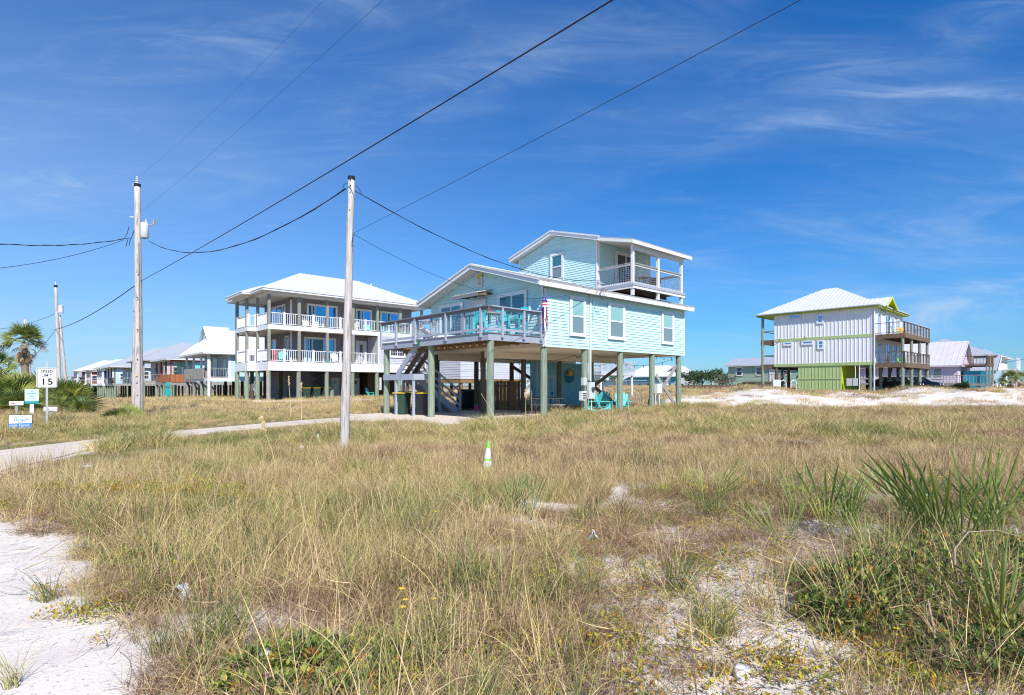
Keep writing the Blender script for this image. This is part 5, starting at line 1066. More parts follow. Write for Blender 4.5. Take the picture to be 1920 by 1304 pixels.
# ================================================================ poles and lines
def pole(label, base, top, r0, r1, kind, cat='utility pole'):
    p = thing('utility_pole', label, cat, base); d = Vector(top) - Vector(base); pts = [d * (i / 12) for i in range(-1, 13)]; rr = random.Random(int(base[0] * 10))
    for q in pts[2:-1]: q.x += rr.uniform(-.012, .012)
    rs = [r0 + (r1 - r0) * max(0, i) / 12 for i in range(-1, 13)]
    obj('pole', MB().tube(pts, rs, 14), pole_m, p, smooth=True)
    return p, d
A = Vector((-17.72, 26.0, 0)); A.z = g(A.x, A.y)
Atop = P(257.5, 346, 26.1)
pa, d = pole('tall grey utility pole carrying a transformer, left of the grey balcony house', A - Vector((-.08, 0, .1)), Atop, .185, .125, 0)
o_ = Atop - (A - Vector((-.08, 0, .1)))
def rel(px, py, Y=26.05, base=A - Vector((-.08, 0, .1))): return P(px, py, Y) - base
obj('pole_cap', MB().cyl(o_ - Vector((0, 0, .12)), o_ + Vector((0, 0, .02)), .14, n=14), black, pa)
ins = MB()
for k in range(4): ins.cyl(o_ + Vector((0, -.02, .03 + k * .09)), o_ + Vector((0, -.02, .10 + k * .09)), .10 - k * .012, .06 - k * .008, 10)
obj('insulator', ins, porcelain, pa)
tr = obj('transformer', MB().tube([rel(271, 447), rel(271, 446), rel(271, 420), rel(271, 418)], [.15, .17, .17, .13], 16), box_g, pa, smooth=True)
obj('bushing', MB().tube([rel(273.5, 419), rel(274, 411)], [.05, .025], 8), porcelain, tr); obj('bracket', MB().tube([rel(275, 424), rel(282, 422), rel(288, 421), rel(288, 413)], .02, 6), metal_g, tr); obj('fuse', MB().cyl(rel(288, 421.5), rel(288.5, 413), .04, n=8), mat('fuse_tan', (.5, .33, .15)), tr)
obj('arrester', MB().tube([rel(251, 409), rel(247, 408), rel(243, 406.5)], [.03, .05, .02], 8), porcelain, pa); obj('bracket', MB().beam(rel(258, 405), rel(246, 409), .04, .04), metal_g, pa)
obj('cutout', MB().tube([rel(253.5, 345), rel(250, 345), rel(249.5, 349)], .03, 6), porcelain, pa)
for k, q in enumerate(([(258, 410), (262, 420), (264, 428), (272, 446)], [(252, 432), (249, 440), (246, 447), (240, 447)], [(254, 426), (250, 436), (247, 445)], [(242, 425), (239, 437), (234, 446)], [(240, 449), (238, 456), (236, 463)], [(246, 446), (243, 454), (242, 461)], [(252, 447), (262, 446), (272, 448)], [(252, 467), (258, 464), (263, 468)])):
    obj('jumper_cable', MB().tube([rel(*p_) for p_ in q], .014, 5), cable_m, pa)
obj('ground_wire', MB().tube([rel(263, 775, 25.82), rel(262, 640, 25.86), rel(261, 540, 25.9), rel(260, 455, 25.95)], .008, 5), cable_m, pa)
obj('pole_tag', MB().box(-.03, .05, -.205, -.195, 1.9, 2.0), metal_g, pa); obj('pole_tag', MB().box(-.05, .03, -.205, -.195, 2.2, 2.26), yellow, pa)
for z in (1.3, 3.0, 4.4, 5.9, 7.1): obj('bolt', MB().cyl((.02, -.13, z), (.02, -.20, z), .018, n=6), black, pa)
pb_, d = pole('short bare grey service pole with black top standing in the grass before the grey house', Vector((-3.79, 12.4, g(-3.79, 12.4) - .1)), P(659, 334, 12.4), .108, .070, 1)
Bb = Vector((-3.79, 12.4, g(-3.79, 12.4) - .1)); o_ = P(659, 334, 12.4) - Bb
obj('pole_cap', MB().cyl(o_ - Vector((0, 0, .05)), o_ + Vector((0, 0, .03)), .078, n=14), black, pb_)
for py in (340, 350, 351, 363, 396, 562, 566): q = P(659 - (py - 340) * .025, py, 12.4) - Bb; obj('bolt', MB().cyl(q + Vector((0, -.05, 0)), q + Vector((0, -.085, 0)), .012, n=6), black, pb_)
obj('cable_loop', MB().tube([P(664, 438, 12.35) - Bb, P(661, 446, 12.3) - Bb, P(659.5, 456, 12.3) - Bb, P(662, 466, 12.3) - Bb], .007, 5), cable_m, pb_)
obj('cable_loop', MB().tube([P(653, 343, 12.4) - Bb, P(645, 346, 12.4) - Bb, P(642, 357, 12.4) - Bb], .006, 5), cable_m, pb_); obj('cable_loop', MB().tube([P(665, 348, 12.4) - Bb, P(673, 353, 12.4) - Bb, P(679, 367, 12.4) - Bb], .006, 5), cable_m, pb_)
sb = (-19.9, 29.0, g(-19.9, 29) - .2); pole('shorter darker stub pole directly behind the transformer pole', sb, P(256, 560, 29.2), .17, .13, 2)
Cb = Vector((-40.3, 49.0, g(-40.3, 49) - .2)); pc, d = pole('distant leaning utility pole with a small transformer beyond the palmettos', Cb, P(104.5, 536, 49), .16, .12, 3)
o_ = P(104.5, 536, 49) - Cb; obj('pole_cap', MB().cyl(o_ - Vector((0, 0, .15)), o_ + Vector((0, 0, .05)), .14), black, pc); obj('insulator', MB().cyl(o_, o_ + Vector((0, 0, .35)), .1, .05), porcelain, pc)
tr = obj('transformer', MB().tube([P(114, 587, 49) - Cb, P(114, 573, 49) - Cb], .19, 12), box_g, pc); obj('bracket', MB().beam(P(114, 573, 49) - Cb, P(123, 571, 49) - Cb, .05, .05), metal_g, tr)
pole('slim companion pole strapped close to the distant leaning one', Vector((-39.7, 49.1, g(-39.7, 49) - .2)), P(111.5, 592, 49.2), .13, .10, 4)
pole('faraway pole top rising just behind the fan palm crown', Vector((-62, 71, -1.4)), P(47, 599, 71), .2, .16, 5)
NXT = Vector((12.6, -4.3, 0))
def wire(label, pts, r, sag=0, name='power_line', n=24, twist=0):
    pts = [Vector(p) for p in pts]; path = []
    for a_, b_ in zip(pts, pts[1:]):
        for k in range(n + 1): t_ = k / n; p = a_.lerp(b_, t_); p.z -= sag * 4 * t_ * (1 - t_); path.append(p)
    mb = MB().tube(path, r, 6)
    if twist: path2 = [p + Vector((0, math.cos(i * twist) * r * 1.6, math.sin(i * twist) * r * 1.6)) for i, p in enumerate(path)]; mb.tube(path2, r * .8, 5)
    return tag(obj(name, mb, cable_m), label, 'power line', 'overhead lines')
A_ = P(265, 527, 26.0)
wire('thick black line crossing the sky diagonally from upper middle down to the transformer pole', [NXT + Vector((0, 0, 6.7)), A_], .011, .22)
wire('continuation of the thick line from transformer pole down to the distant leaning pole', [A_, P(104, 618, 49)], .022, .35)
wire('thin line climbing from the short service pole to the upper right edge', [P(664, 437, 12.4), Vector((12.3, -4.1, 6.35))], .0038, .12)
wire('sagging twisted line between the transformer pole and the short service pole', [P(278, 452, 25.9), P(648, 355, 12.45)], .011, .95, twist=1.4)
MAST = hl(5.87, -.52, 5.98)
wire('twisted service line swooping from the short pole down past the gable to the house mast', [P(665, 358, 12.4), MAST], .008, .58, twist=1.2)
wire('slack thin line from the short pole hanging low across the aqua wall', [P(664, 440, 12.4), MAST - Vector((0, 0, .12))], .0045, 1.02)
wire('faint upper line from the transformer pole top to the sky above', [P(258, 333, 26.1), NXT + Vector((0, 0, 11.2))], .0022, 1.0)
wire('faint second line leaving the transformer pole above its bracket', [P(256, 404, 26.1), NXT + Vector((0, 0, 9.4))], .0026, .45)
wire('upper of two lines running off the left edge from the transformer pole', [P(240, 447, 26.0), P(-60, 452, 20)], .014, .25, twist=1.5)
wire('lower of two lines running off the left edge from the transformer pole', [P(232, 450, 26.0), P(-60, 508, 20)], .011, .25)
wire('thin line from the distant leaning pole off to the left', [P(104, 588, 49), P(-60, 618, 44)], .018, .5)
wire('low thin line behind the fan palm', [P(104, 618, 49), P(40, 690, 60)], .018, .3)
wire('faint line at the far right beyond the pale houses', [P(1850, 684, 90), P(1990, 656, 80)], .03, .3); wire('lowest faint line at the far right', [P(1905, 697, 120), P(1990, 690, 110)], .03, .2)
hk = thing('cable_coil', 'loops of black cable hanging at the service mast on the aqua wall', 'cable coil', hl(5.87, -.52, 0), ANG)
for k, (r_, dx) in enumerate(((.16, .25), (.20, .34), (.12, .2))):
    obj('loop', MB().tube([(dx + r_ * math.sin(t_ * .5236), -.0, 5.42 + r_ * 1.3 * math.cos(t_ * .5236)) for t_ in range(13)], .008, 5), cable_m, hk)
obj('drop', MB().tube([(.05, 0, 5.9), (.12, .3, 5.3), (.15, .42, 4.6), (.12, .42, 4.3), (.16, .42, 4.15)], .01, 5), teal_wall, hk)
obj('clamp', MB().box(-.03, .35, -.02, .02, 5.88, 5.92), metal_g, hk)
# ================================================================ signs and roadside things
def face_cam(x, y): return math.atan2(-x, y) * -1 if False else math.atan2(x, -y) + math.pi
def sgn_rot(x, y): return math.atan2(-x, y)     # local -y axis turned to the viewpoint of the road
Sx, Sy = -17.95, 21.2; sz = g(Sx, Sy)
sp = thing('speed_limit_sign', 'white SPEED LIMIT 15 sign on a metal post at the left roadside', 'road sign', (Sx, Sy, sz), R(38))
obj('post', MB().box(-.035, .035, .0, .045, -.2, 2.32 - sz), metal_g, sp)
pst = MB(); pw_, ph_, zc_ = .305, .38, 1.68 - sz
def rrect(w_, h_, r_, zc, y, dep, cx=0):
    pts = []
    for (sx, sz_, a0) in ((1, 1, 0), (-1, 1, 90), (-1, -1, 180), (1, -1, 270)):
        for k in range(4): an = R(a0 + k * 30); pts.append((cx + sx * (w_ - r_) + r_ * math.cos(an), y, zc + sz_ * (h_ - r_) + r_ * math.sin(an)))
    return MB().slab(pts, (0, dep, 0))
pn = obj('sign_panel', rrect(pw_, ph_, .04, zc_, -.004, .004), sign_w, sp)
bd = MB()
for r_, k_ in ((0, 0),):
    for (x0, x1, z0, z1) in ((-.285, .285, zc_ + .348, zc_ + .360), (-.285, .285, zc_ - .360, zc_ - .348), (-.285, -.273, zc_ - .348, zc_ + .348), (.273, .285, zc_ - .348, zc_ + .348)): bd.box(x0, x1, -.007, -.005, z0, z1)
obj('border', bd, sign_b, pn)
def ft(s, size, m, par, x, z, name, y=-.006, off=.006, sx=1): t = text(s, size, m, par, name, .001, off, 'CENTER'); t.rotation_euler = (R(90), 0, 0); t.location = (x, y, z); t.scale = (sx, 1, 1); return t
ft('SPEED', .142, sign_b, pn, 0, zc_ + .19, 'lettering', off=.0032, sx=.84); ft('LIMIT', .142, sign_b, pn, 0, zc_ + .04, 'lettering', off=.0032, sx=.84); ft('15', .34, sign_b, pn, 0, zc_ - .27, 'lettering', off=.007, sx=1.05)
Rx, Ry = -17.9, 20.0; z = g(Rx, Ry)
rs = thing('realtor_yard_sign', 'low white and blue realty yard sign with a house outline in the grass', 'yard sign', (Rx, Ry, z), R(34))
zb = -.20 - z
obj('frame', MB().box(-.335, .335, -.0, .02, zb - .02, zb + .52), sign_b, rs); obj('white_half', MB().box(-.315, .315, -.006, -.001, zb + .20, zb + .50), sign_w, rs); bl = obj('blue_half', MB().box(-.315, .315, -.006, -.001, zb, zb + .199), sign_blue, rs)
ro_ = MB()
for p, q in (((-.16, .30), (-.16, .40)), ((-.16, .40), (.0, .48)), ((.0, .48), (.26, .32)), ((-.12, .395), (-.02, .39))): ro_.beam((p[0], -.008, zb + p[1]), (q[0], -.008, zb + q[1]), .004, .012)
obj('house_outline', ro_, sign_blue, rs); ft('Hooper', .11, sign_blue, rs, 0.02, zb + .29, 'lettering', -.008, .002); ft('REALTY', .045, sign_blue, rs, .02, zb + .225, 'lettering', -.008, .001)
ft('Jessie Cooper', .085, sign_w, bl, -.02, zb + .11, 'lettering', -.008, .002); ft('251-555', .085, sign_w, bl, -.06, zb + .025, 'lettering', -.008, .002)
for x in (-.3, .3): obj('stake', MB().box(x - .01, x + .01, 0, .015, zb - .3, zb), metal_g, rs)
Wx, Wy = -24.3, 27.8; z = g(Wx, Wy)
w2 = thing('property_sign', 'pale aqua property sign with teal foot on a white post left of the speed sign', 'sign', (Wx, Wy, z), R(38)); zt = 1.4 - 8 / 1030 * 27.8 - z; h_ = 27 / 1030 * 27.8
obj('post', MB().box(-.08, .08, .0, .12, -.3, zt - h_ + .05), white, w2); pn = obj('sign_panel', MB().box(-.27, .27, -.03, -.0, zt - h_, zt), sign_pale, w2); obj('teal_band', MB().box(-.27, .27, -.036, -.031, zt - h_, zt - h_ + .12), sign_teal, pn)
ft('H', .10, sign_teal, pn, 0, zt - .14, 'lettering', -.034, .002); ft('HARBOR', .085, sign_teal, pn, 0, zt - .25, 'lettering', -.034, .001); ft('MANAGEMENT', .05, box_g, pn, 0, zt - .48, 'lettering', -.034, .001)
obj('wave_mark', MB().beam((-.1, -.034, zt - .36), (.1, -.034, zt - .39), .004, .02), sign_teal, pn)
def mailbox(label, px, py, Y, m, wd):
    p = P(px, py, Y); z = g(p.x, p.y); r = thing('mailbox', label, 'mailbox', (p.x, p.y, z), R(35)); h = p.z - z
    b_ = MB(); n = 8; pts = [(wd / 2 * s_, 0) for s_ in (-1, 1)]
    prof = [(-.09, h - .08), (.09, h - .08), (.09, h + .04)] + [(.09 * math.cos(R(30 * k)), h + .04 + .07 * math.sin(R(30 * k))) for k in range(1, 6)] + [(-.09, h + .04)]
    obj('box', MB().slab([(-wd / 2, y, zz) for y, zz in prof], (wd, 0, 0)), m, r); obj('post', MB().box(-.05, .05, -.05, .05, -.2, h - .08), wood_gr, r); obj('flag', MB().box(-wd * .35, -wd * .1, -.10, -.092, h, h + .035), red_p, r)
    return r
mailbox('white mailbox with small red flag before the palmetto hedge at left edge', 31, 757, 26.5, sign_w, .52); mailbox('grey mailbox just right of the speed limit post', 95, 768, 25, box_g, .48)
# utility marker with teal plates
p = P(314.5, 757, 40); q = thing('teal_marker', 'teal hexagon over square marker on a thin post before the far cottages', 'sign', (p.x, p.y, g(p.x, p.y)), R(32))
zz = g(p.x, p.y); hz = P(0, 722.5, 40).z - zz
obj('post', MB().box(-.03, .03, 0, .05, -.3, hz + .05), sign_teal, q)
obj('hexagon_plate', MB().slab([(.17 * math.cos(R(60 * k + 30)), -.01, hz + .05 + .2 * math.sin(R(60 * k + 30))) for k in range(6)], (0, .01, 0)), sign_teal, q); obj('square_plate', MB().box(-.19, .19, -.01, 0, hz - .75, hz - .25), sign_teal, q)
# cone
cx, cy = -.44, 9.66; cz = g(cx, cy)
cn = thing('traffic_cone', 'lime green traffic cone with white scuffed bands half hidden in the grass', 'cone', (cx, cy, cz)); hz = P(0, 828, 9.66).z - cz
obj('base', MB().box(-.13, .13, -.13, .13, 0, .03), cone_g, cn); cn.rotation_euler = (0, R(3), .3)
fr = [0, .14, .33, .41, .76, 1.0]; rr_ = lambda f: .072 * (1 - f) + .020
zs = [.03 + (hz - .03) * f for f in fr]
for i, (m_, nm) in enumerate(((cone_g, 'lower_section'), (cone_w, 'reflective_band'), (cone_g, 'middle_section'), (cone_w, 'reflective_band'), (cone_g, 'tip'))): obj(nm, MB().tube([(0, 0, zs[i]), (0, 0, zs[i + 1])], [rr_(fr[i]) + (.002 if i % 2 else 0), rr_(fr[i + 1]) + (.002 if i % 2 else 0)], 20), m_, cn, smooth=False)
# little markers in the grass
def small(name, label, cat, px, py, Y, fn): p = P(px, py, Y); z = g(p.x, p.y); r = thing(name, label, cat, (p.x, p.y, z)); fn(r, p.z - z); return r
small('marker_stake', 'thin white marker stake left of the short service pole', 'stake', 596, 815, 13.2, lambda r, h: (obj('stake', MB().cyl((0, 0, -.1), (0, 0, h), .024, n=8), pvc, r), obj('cap', MB().cyl((0, 0, h - .02), (0, 0, h + .01), .028, n=8), pvc, r)))
small('survey_flag', 'tiny emerald survey flag in the grass near the road', 'flag', 421, 852, 11.3, lambda r, h: (obj('wire', MB().cyl((0, 0, -.05), (0, 0, h), .003, n=5), metal_g, r), obj('flag', MB().slab([(0, 0, h), (.05, .01, h - .07), (.01, .02, h - .12), (-.02, 0, h - .10)], (0, .004, 0)), mat('emerald_cloth', (.0, .35, .22)), r)))
small('survey_flag', 'tiny white survey flag in the straw grass by the service pole', 'flag', 564, 835, 12.0, lambda r, h: (obj('wire', MB().cyl((0, 0, -.05), (0, 0, h), .003, n=5), metal_g, r), obj('flag', MB().slab([(0, 0, h), (.06, .01, h - .04), (.05, .02, h - .11), (-.03, 0, h - .10)], (0, .004, 0)), white_p, r)))
small('utility_pedestal', 'small grey cable pedestal in the grass right of the transformer pole', 'pedestal', 217, 797, 20, lambda r, h: (obj('post', MB().box(-.05, .05, -.05, .05, -.1, h), box_g, r), obj('cap', MB().box(-.07, .07, -.07, .07, h - .06, h), box_g, r)))
# paper litter
for px, py, Y, lab in ((340, 1140, 3.72, 'crumpled white newsprint scrap caught in grass near the sand path'), (495, 1275, 2.75, 'torn white newsprint scrap at the bottom edge in the grass'), (1112, 1030, 5.1, 'small white paper scrap on bare sand patch')):
    p = P(px, py, Y); z = g(p.x, p.y); mb = MB(); rr = random.Random(px); N_ = 7
    vs = [((i / (N_ - 1) - .5) * .10 + rr.uniform(-.012, .012), (j / (N_ - 1) - .5) * .10 + rr.uniform(-.012, .012), .03 + .09 * max(0, 1 - abs(i - 3) / 3) + rr.uniform(-.012, .02)) for j in range(N_) for i in range(N_)]
    fs = [(j * N_ + i, j * N_ + i + 1, (j + 1) * N_ + i + 1, (j + 1) * N_ + i) for j in range(N_ - 1) for i in range(N_ - 1)]
    o = obj('paper_scrap', MB().add(vs, fs), mat('newsprint', (.72, .73, .74), .8, .12, 60, col2=(.15, .15, .16), c2lo=.52, c2hi=.60, c2scale=60)); o.location = (p.x, p.y, z); tag(o, lab, 'litter')
p = P(1395, 1290, 2.75); o = tag(obj('plastic_lid', MB().tube([(0, 0, 0), (0, 0, .02), (0, 0, .045)], [.06, .055, .01], 20), sign_w, None, True), 'pale plastic lid lying at the bottom edge right of centre', 'litter'); o.location = (p.x, p.y, g(p.x, p.y)); o.rotation_euler = (.5, .4, 0)
# low fence beyond the dune and slatted sand fence
def low_fence():
    f = thing('low_fence', 'long low brown rail fence crossing behind the dune', 'fence', (0, 0, 0))
    p0 = Vector(gv(1272, 66, .62)); p1 = Vector(gv(1452, 60, .80)); n = 17
    for i in range(n + 1): c = p0.lerp(p1, i / n); obj('fence_post', MB().box(c.x - .07, c.x + .07, c.y - .07, c.y + .07, c.z - .3, c.z + .72), wood_br if i % 4 else wood_gr, f)
    for h in (.12, .32, .5, .65): obj('fence_rail', MB().beam(p0 + Vector((0, -.09, h)), p1 + Vector((0, -.09, h)), .03, .13 if h > .4 else .07), wood_br, f)
low_fence()
s = thing('sand_fence', 'short run of thin pale wooden sand fence slats behind the adirondack chairs', 'fence', (0, 0, 0))
for i in range(30):
    px = 1172 + i * 1.15; p = P(px, 700, 36 + i * .05); z = g(p.x, p.y); rr = random.Random(i); obj('slat', MB().beam((p.x, p.y, z - .1), (p.x + rr.uniform(-.12, .12), p.y, z + .75 + rr.uniform(-.2, .1)), .045, .012), wood_gr, s)
for h in (.25, .55): a_, b_ = P(1172, 700, 36), P(1206, 700, 37.5); obj('fence_wire', MB().cyl((a_.x, a_.y, g(a_.x, a_.y) + h), (b_.x, b_.y, g(b_.x, b_.y) + h), .008, n=5), wire_m, s)
# pool-ladder like white rails by the dune house
r = thing('pipe_rail', 'white pipe hand rails on a small slab in front of the dune house enclosure', 'hand rail', (0, 0, 0))
p = P(1463, 733, 52); z = g(p.x, p.y)
for dx in (0, 1.0): obj('pipe', MB().tube([(p.x + dx, p.y, z - .1), (p.x + dx, p.y, z + 1.0), (p.x + dx + .3, p.y, z + 1.15), (p.x + dx + .55, p.y, z + .9), (p.x + dx + .55, p.y, z - .1)], .045, 8), pvc, r)
r = thing('pump_box', 'grey pump box on a post left of the pipe hand rails', 'utility box', (P(1455, 733, 52).x, 52, g(P(1455, 733, 52).x, 52))); obj('box', MB().box(-.35, .35, -.15, .15, .45, 1.15), box_g, r); obj('post', MB().box(-.05, .05, -.05, .05, -.2, .45), pvc, r); obj('door', MB().box(-.3, .3, -.165, -.15, .5, 1.1), box_g, r)
# ================================================================ ground sheet, lanes, sand
def ppx(x, y, z=-.05): return 960 + 1030 * x / max(y, .3), 722 + 1030 * (EYE - z) / max(y, .3)
def gauss(px, py, cx, cy, sx, sy): return math.exp(-((px - cx) / sx) ** 2 - ((py - cy) / sy) ** 2)
def poly_in(x, y, poly):
    c = False; n = len(poly)
    for i in range(n):
        x1, y1 = poly[i]; x2, y2 = poly[(i + 1) % n]
        if (y1 > y) != (y2 > y) and x < (x2 - x1) * (y - y1) / (y2 - y1) + x1: c = not c
    return c
# world outline of the bare sand track at the left of the near ground (metres)
EDGE = [(.6, 1.2), (-.75, 2.2), (-1.45, 2.75), (-1.80, 3.1), (-2.2, 3.4), (-2.95, 3.9), (-3.3, 4.5), (-4.1, 5.4), (-5.2, 6.1), (-6.4, 6.9), (-8.0, 7.9)]
def sand_left(x, y):      # signed: > 0 on the bare side
    best = -99
    for (ax, ay), (bx, by) in zip(EDGE, EDGE[1:]):
        dx, dy = bx - ax, by - ay; L2 = dx * dx + dy * dy; t = max(0, min(1, ((x - ax) * dx + (y - ay) * dy) / L2))
        d = math.hypot(x - ax - t * dx, y - ay - t * dy); s = dx * (y - ay) - dy * (x - ax)
        if best == -99 or d < abs(best): best = d if s > 0 else -d
    return best if y < 9.5 else -5
# bare patches between the plants: (x, y, radius x, radius y, strength) in metres
BARE = [(1.0, 4.2, .7, .45, .75), (1.75, 4.1, .6, .5, .95), (1.5, 3.4, .5, .5, .95), (2.2, 4.55, .6, .3, .8), (1.7, 2.85, .45, .4, .9), (3.1, 5.6, 1.0, .4, .8), (1.3, 5.6, .5, .3, .6), (4.0, 6.4, 1.0, .4, .7), (.7, 3.4, .35, .3, .5), (-.05, 4.95, .55, .22, .75), (-.55, 5.0, .35, .18, .6), (.65, 4.95, .5, .2, .5), (-1.75, 3.35, .6, .28, .85), (1.75, 5.2, .55, .28, .7), (1.6, 4.4, .55, .35, .7), (2.1, 6.3, .7, .35, .75), (2.9, 6.5, .9, .4, .6), (2.6, 5.2, .5, .3, .75),
        (1.3, 3.1, .8, .4, .8), (1.9, 3.7, .5, .4, .8), (1.35, 3.7, .7, .5, .8), (.9, 4.4, .5, .3, .6), (2.2, 4.9, .8, .3, .7), (4.6, 7.3, 1.1, .6, .75), (5.0, 6.2, .8, .5, .7), (3.6, 7.2, .8, .3, .5), (1.2, 2.6, .9, .3, .8), (-4.1, 9.4, .35, .5, .3), (-1.9, 8.3, .4, .3, .3), (.5, 2.75, .3, .2, .4), (2.3, 2.7, .9, .35, .8), (-1.0, 3.2, .3, .15, .5), (7.2, 12, 1.6, .7, .4), (13.5, 17, 2.4, 1.1, .55), (3.8, 13.0, 1.0, .6, .35)]
def bare(x, y):
    b = sm(sand_left(x, y) + .35 * noise.noise(Vector((x * 1.3, y * 1.3, 4))), -.12, .30)
    for cx, cy, rx, ry, s in BARE:
        d = ((x - cx) / rx) ** 2 + ((y - cy) / ry) ** 2
        if d < 4: b = max(b, s * 1.25 * math.exp(-d) + .25 * noise.noise(Vector((x * 3, y * 3, 1))))
    if y > 29 and x > 2:      # the open dune
        n = noise.noise(Vector((x * .35, y * .5, 6.1))) + .5 * noise.noise(Vector((x * 1.1, y * 1.3, 2.1)))
        edge = sm(y + 1.5 * noise.noise(Vector((x * .3, 1, 1))), 30.2, 31.8) * sm(x - .10 * y + n, 5.6, 7.6)
        top = 1 - sm(y + n * 2, 40, 47)
        b = max(b, edge * (.98 * top + .25 * (1 - top)) - .75 * max(0, n - .08))
    if x < -12 and y > 26: b = max(b, .5 * max(0, noise.noise(Vector((x * .3, y * .5, 8.8)))))
    return min(1, max(0, b))
def cover(x, y):
    c = 1 - bare(x, y)
    if y < 16: c *= 1 - .7 * sm(noise.noise(Vector((x * .9, y * .9, 61))) + .4 * noise.noise(Vector((x * 2.6, y * 2.6, 62))), .32, .55)
    if y < 9 and x > -1.5: c *= 1 - .9 * sm(noise.noise(Vector((x * 1.7, y * 1.7, 33))), -.02, .28) * (1 - sm(y, 7, 9)) * sm(x, -1.5, 1)
    dd = drive_d(x, y); c *= sm(dd + .25 * noise.noise(Vector((x * 1.5, y * 1.5, 3))), -.02, .28) if dd < 1 else 1
    hd = house_d(x, y); c *= sm(hd + .3 * noise.noise(Vector((x * 1.2, y * 1.2, 5))), .1, .6) if hd < 1.2 else 1
    return c
def ground():
    ys = [-30, -12, -5, -2] + list(np.arange(-1, 9, .16)) + list(np.geomspace(9.1, 60, 120)) + list(np.geomspace(62, 2600, 40))
    xs = np.concatenate([-np.geomspace(14, 2600, 46)[::-1], np.linspace(-13.7, 13.7, 150), np.geomspace(14, 2600, 46)])
    # fan the columns out with distance so that cells stay even
    vs = []; cov = []
    for y in ys:
        k = 1 + max(0, y - 4) * .085
        for x in xs:
            X = x * k if abs(x) < 14 else math.copysign(14 * k + (abs(x) - 14) * (1 + .0 * k), x)
            vs.append((X, y, g(X, y))); cov.append(cover(X, y) if y < 62 else .75 + .25 * noise.noise(Vector((X * .05, y * .05, 0))))
    n = len(xs); fs = [(j * n + i, j * n + i + 1, (j + 1) * n + i + 1, (j + 1) * n + i) for j in range(len(ys) - 1) for i in range(n - 1)]
    me = bpy.data.meshes.new('ground'); me.from_pydata(vs, [], fs); me.polygons.foreach_set('use_smooth', [True] * len(me.polygons))
    at = me.attributes.new('cover', 'FLOAT', 'POINT'); at.data.foreach_set('value', cov)
    m = bpy.data.materials.new('sandy_ground'); m.use_nodes = True; nt = m.node_tree; N = nt.nodes; L = nt.links; b = N['Principled BSDF']; b.inputs['Roughness'].default_value = .95; b.inputs['Specular IOR Level'].default_value = .1
    tc = N.new('ShaderNodeTexCoord'); att = N.new('ShaderNodeAttribute'); att.attribute_name = 'cover'
    def nz(s, d=6, r=.6, st=(1, 1, 1)):
        mp = N.new('ShaderNodeMapping'); mp.inputs['Scale'].default_value = st; L.new(tc.outputs['Object'], mp.inputs[0])
        q = N.new('ShaderNodeTexNoise'); q.inputs['Scale'].default_value = s; q.inputs['Detail'].default_value = d; q.inputs['Roughness'].default_value = r; L.new(mp.outputs[0], q.inputs[0]); return q.outputs[0]
    def mr(v, a, b_, c=0, d=1):
        q = N.new('ShaderNodeMapRange'); q.inputs[1].default_value = a; q.inputs[2].default_value = b_; q.inputs[3].default_value = c; q.inputs[4].default_value = d; L.new(v, q.inputs[0]); return q.outputs[0]
    def mx(f, a, b_):
        q = N.new('ShaderNodeMix'); q.data_type = 'RGBA'; L.new(f, q.inputs[0])
        for i, v in ((6, a), (7, b_)):
            if isinstance(v, tuple): q.inputs[i].default_value = (*v, 1)
            else: L.new(v, q.inputs[i])
        return q.outputs[2]
    def ma(op, a, b_):
        q = N.new('ShaderNodeMath'); q.operation = op; q.use_clamp = True
        for i, v in ((0, a), (1, b_)):
            if isinstance(v, (int, float)): q.inputs[i].default_value = v
            else: L.new(v, q.inputs[i])
        return q.outputs[0]
    sand = mx(mr(nz(2.2, 8), .35, .68), (.77, .695, .625), (.65, .58, .52))
    sand = mx(mr(nz(.9, 5, .6), .55, .75, 0, .35), sand, (.58, .51, .44)); sand = mx(mr(nz(38, 4, .7), .58, .70), sand, (.24, .17, .12))            # specks of litter
    sand = mx(mr(nz(9, 5, .7), .62, .74, 0, .55), sand, (.33, .26, .19))
    thatch = mx(mr(nz(14, 8, .75), .38, .62), (.10, .07, .045), (.33, .25, .16))
    thatch = mx(mr(nz(.35, 4), .48, .62, 0, .6), thatch, (.17, .17, .07))
    f = ma('ADD', att.outputs['Fac'], ma('MULTIPLY', mr(nz(6, 6, .7), .3, .7, -.5, .5), .6))
    # far ground reads as dry tan grass
    col = mx(mr(ma('ADD', att.outputs['Fac'], mr(nz(5, 7, .75), .35, .65, -.30, .30)), .25, .75), sand, thatch)
    L.new(col, b.inputs['Base Color'])
    bp = N.new('ShaderNodeBump'); bp.inputs['Strength'].default_value = 1.0; bp.inputs['Distance'].default_value = .07
    vo = N.new('ShaderNodeTexVoronoi'); vo.feature = 'SMOOTH_F1'; vo.inputs['Scale'].default_value = 3.1; vo.inputs['Smoothness'].default_value = .6; L.new(tc.outputs['Object'], vo.inputs[0])
    L.new(ma('ADD', ma('MULTIPLY', ma('ADD', nz(4.5, 6, .55), mr(vo.outputs['Distance'], .05, .45)), .42), ma('MULTIPLY', nz(60, 3), .07)), bp.inputs['Height']); L.new(bp.outputs[0], b.inputs['Normal'])
    me.materials.append(m); o = bpy.data.objects.new('ground', me); C.objects.link(o); o['kind'] = 'structure'; return o
ground()
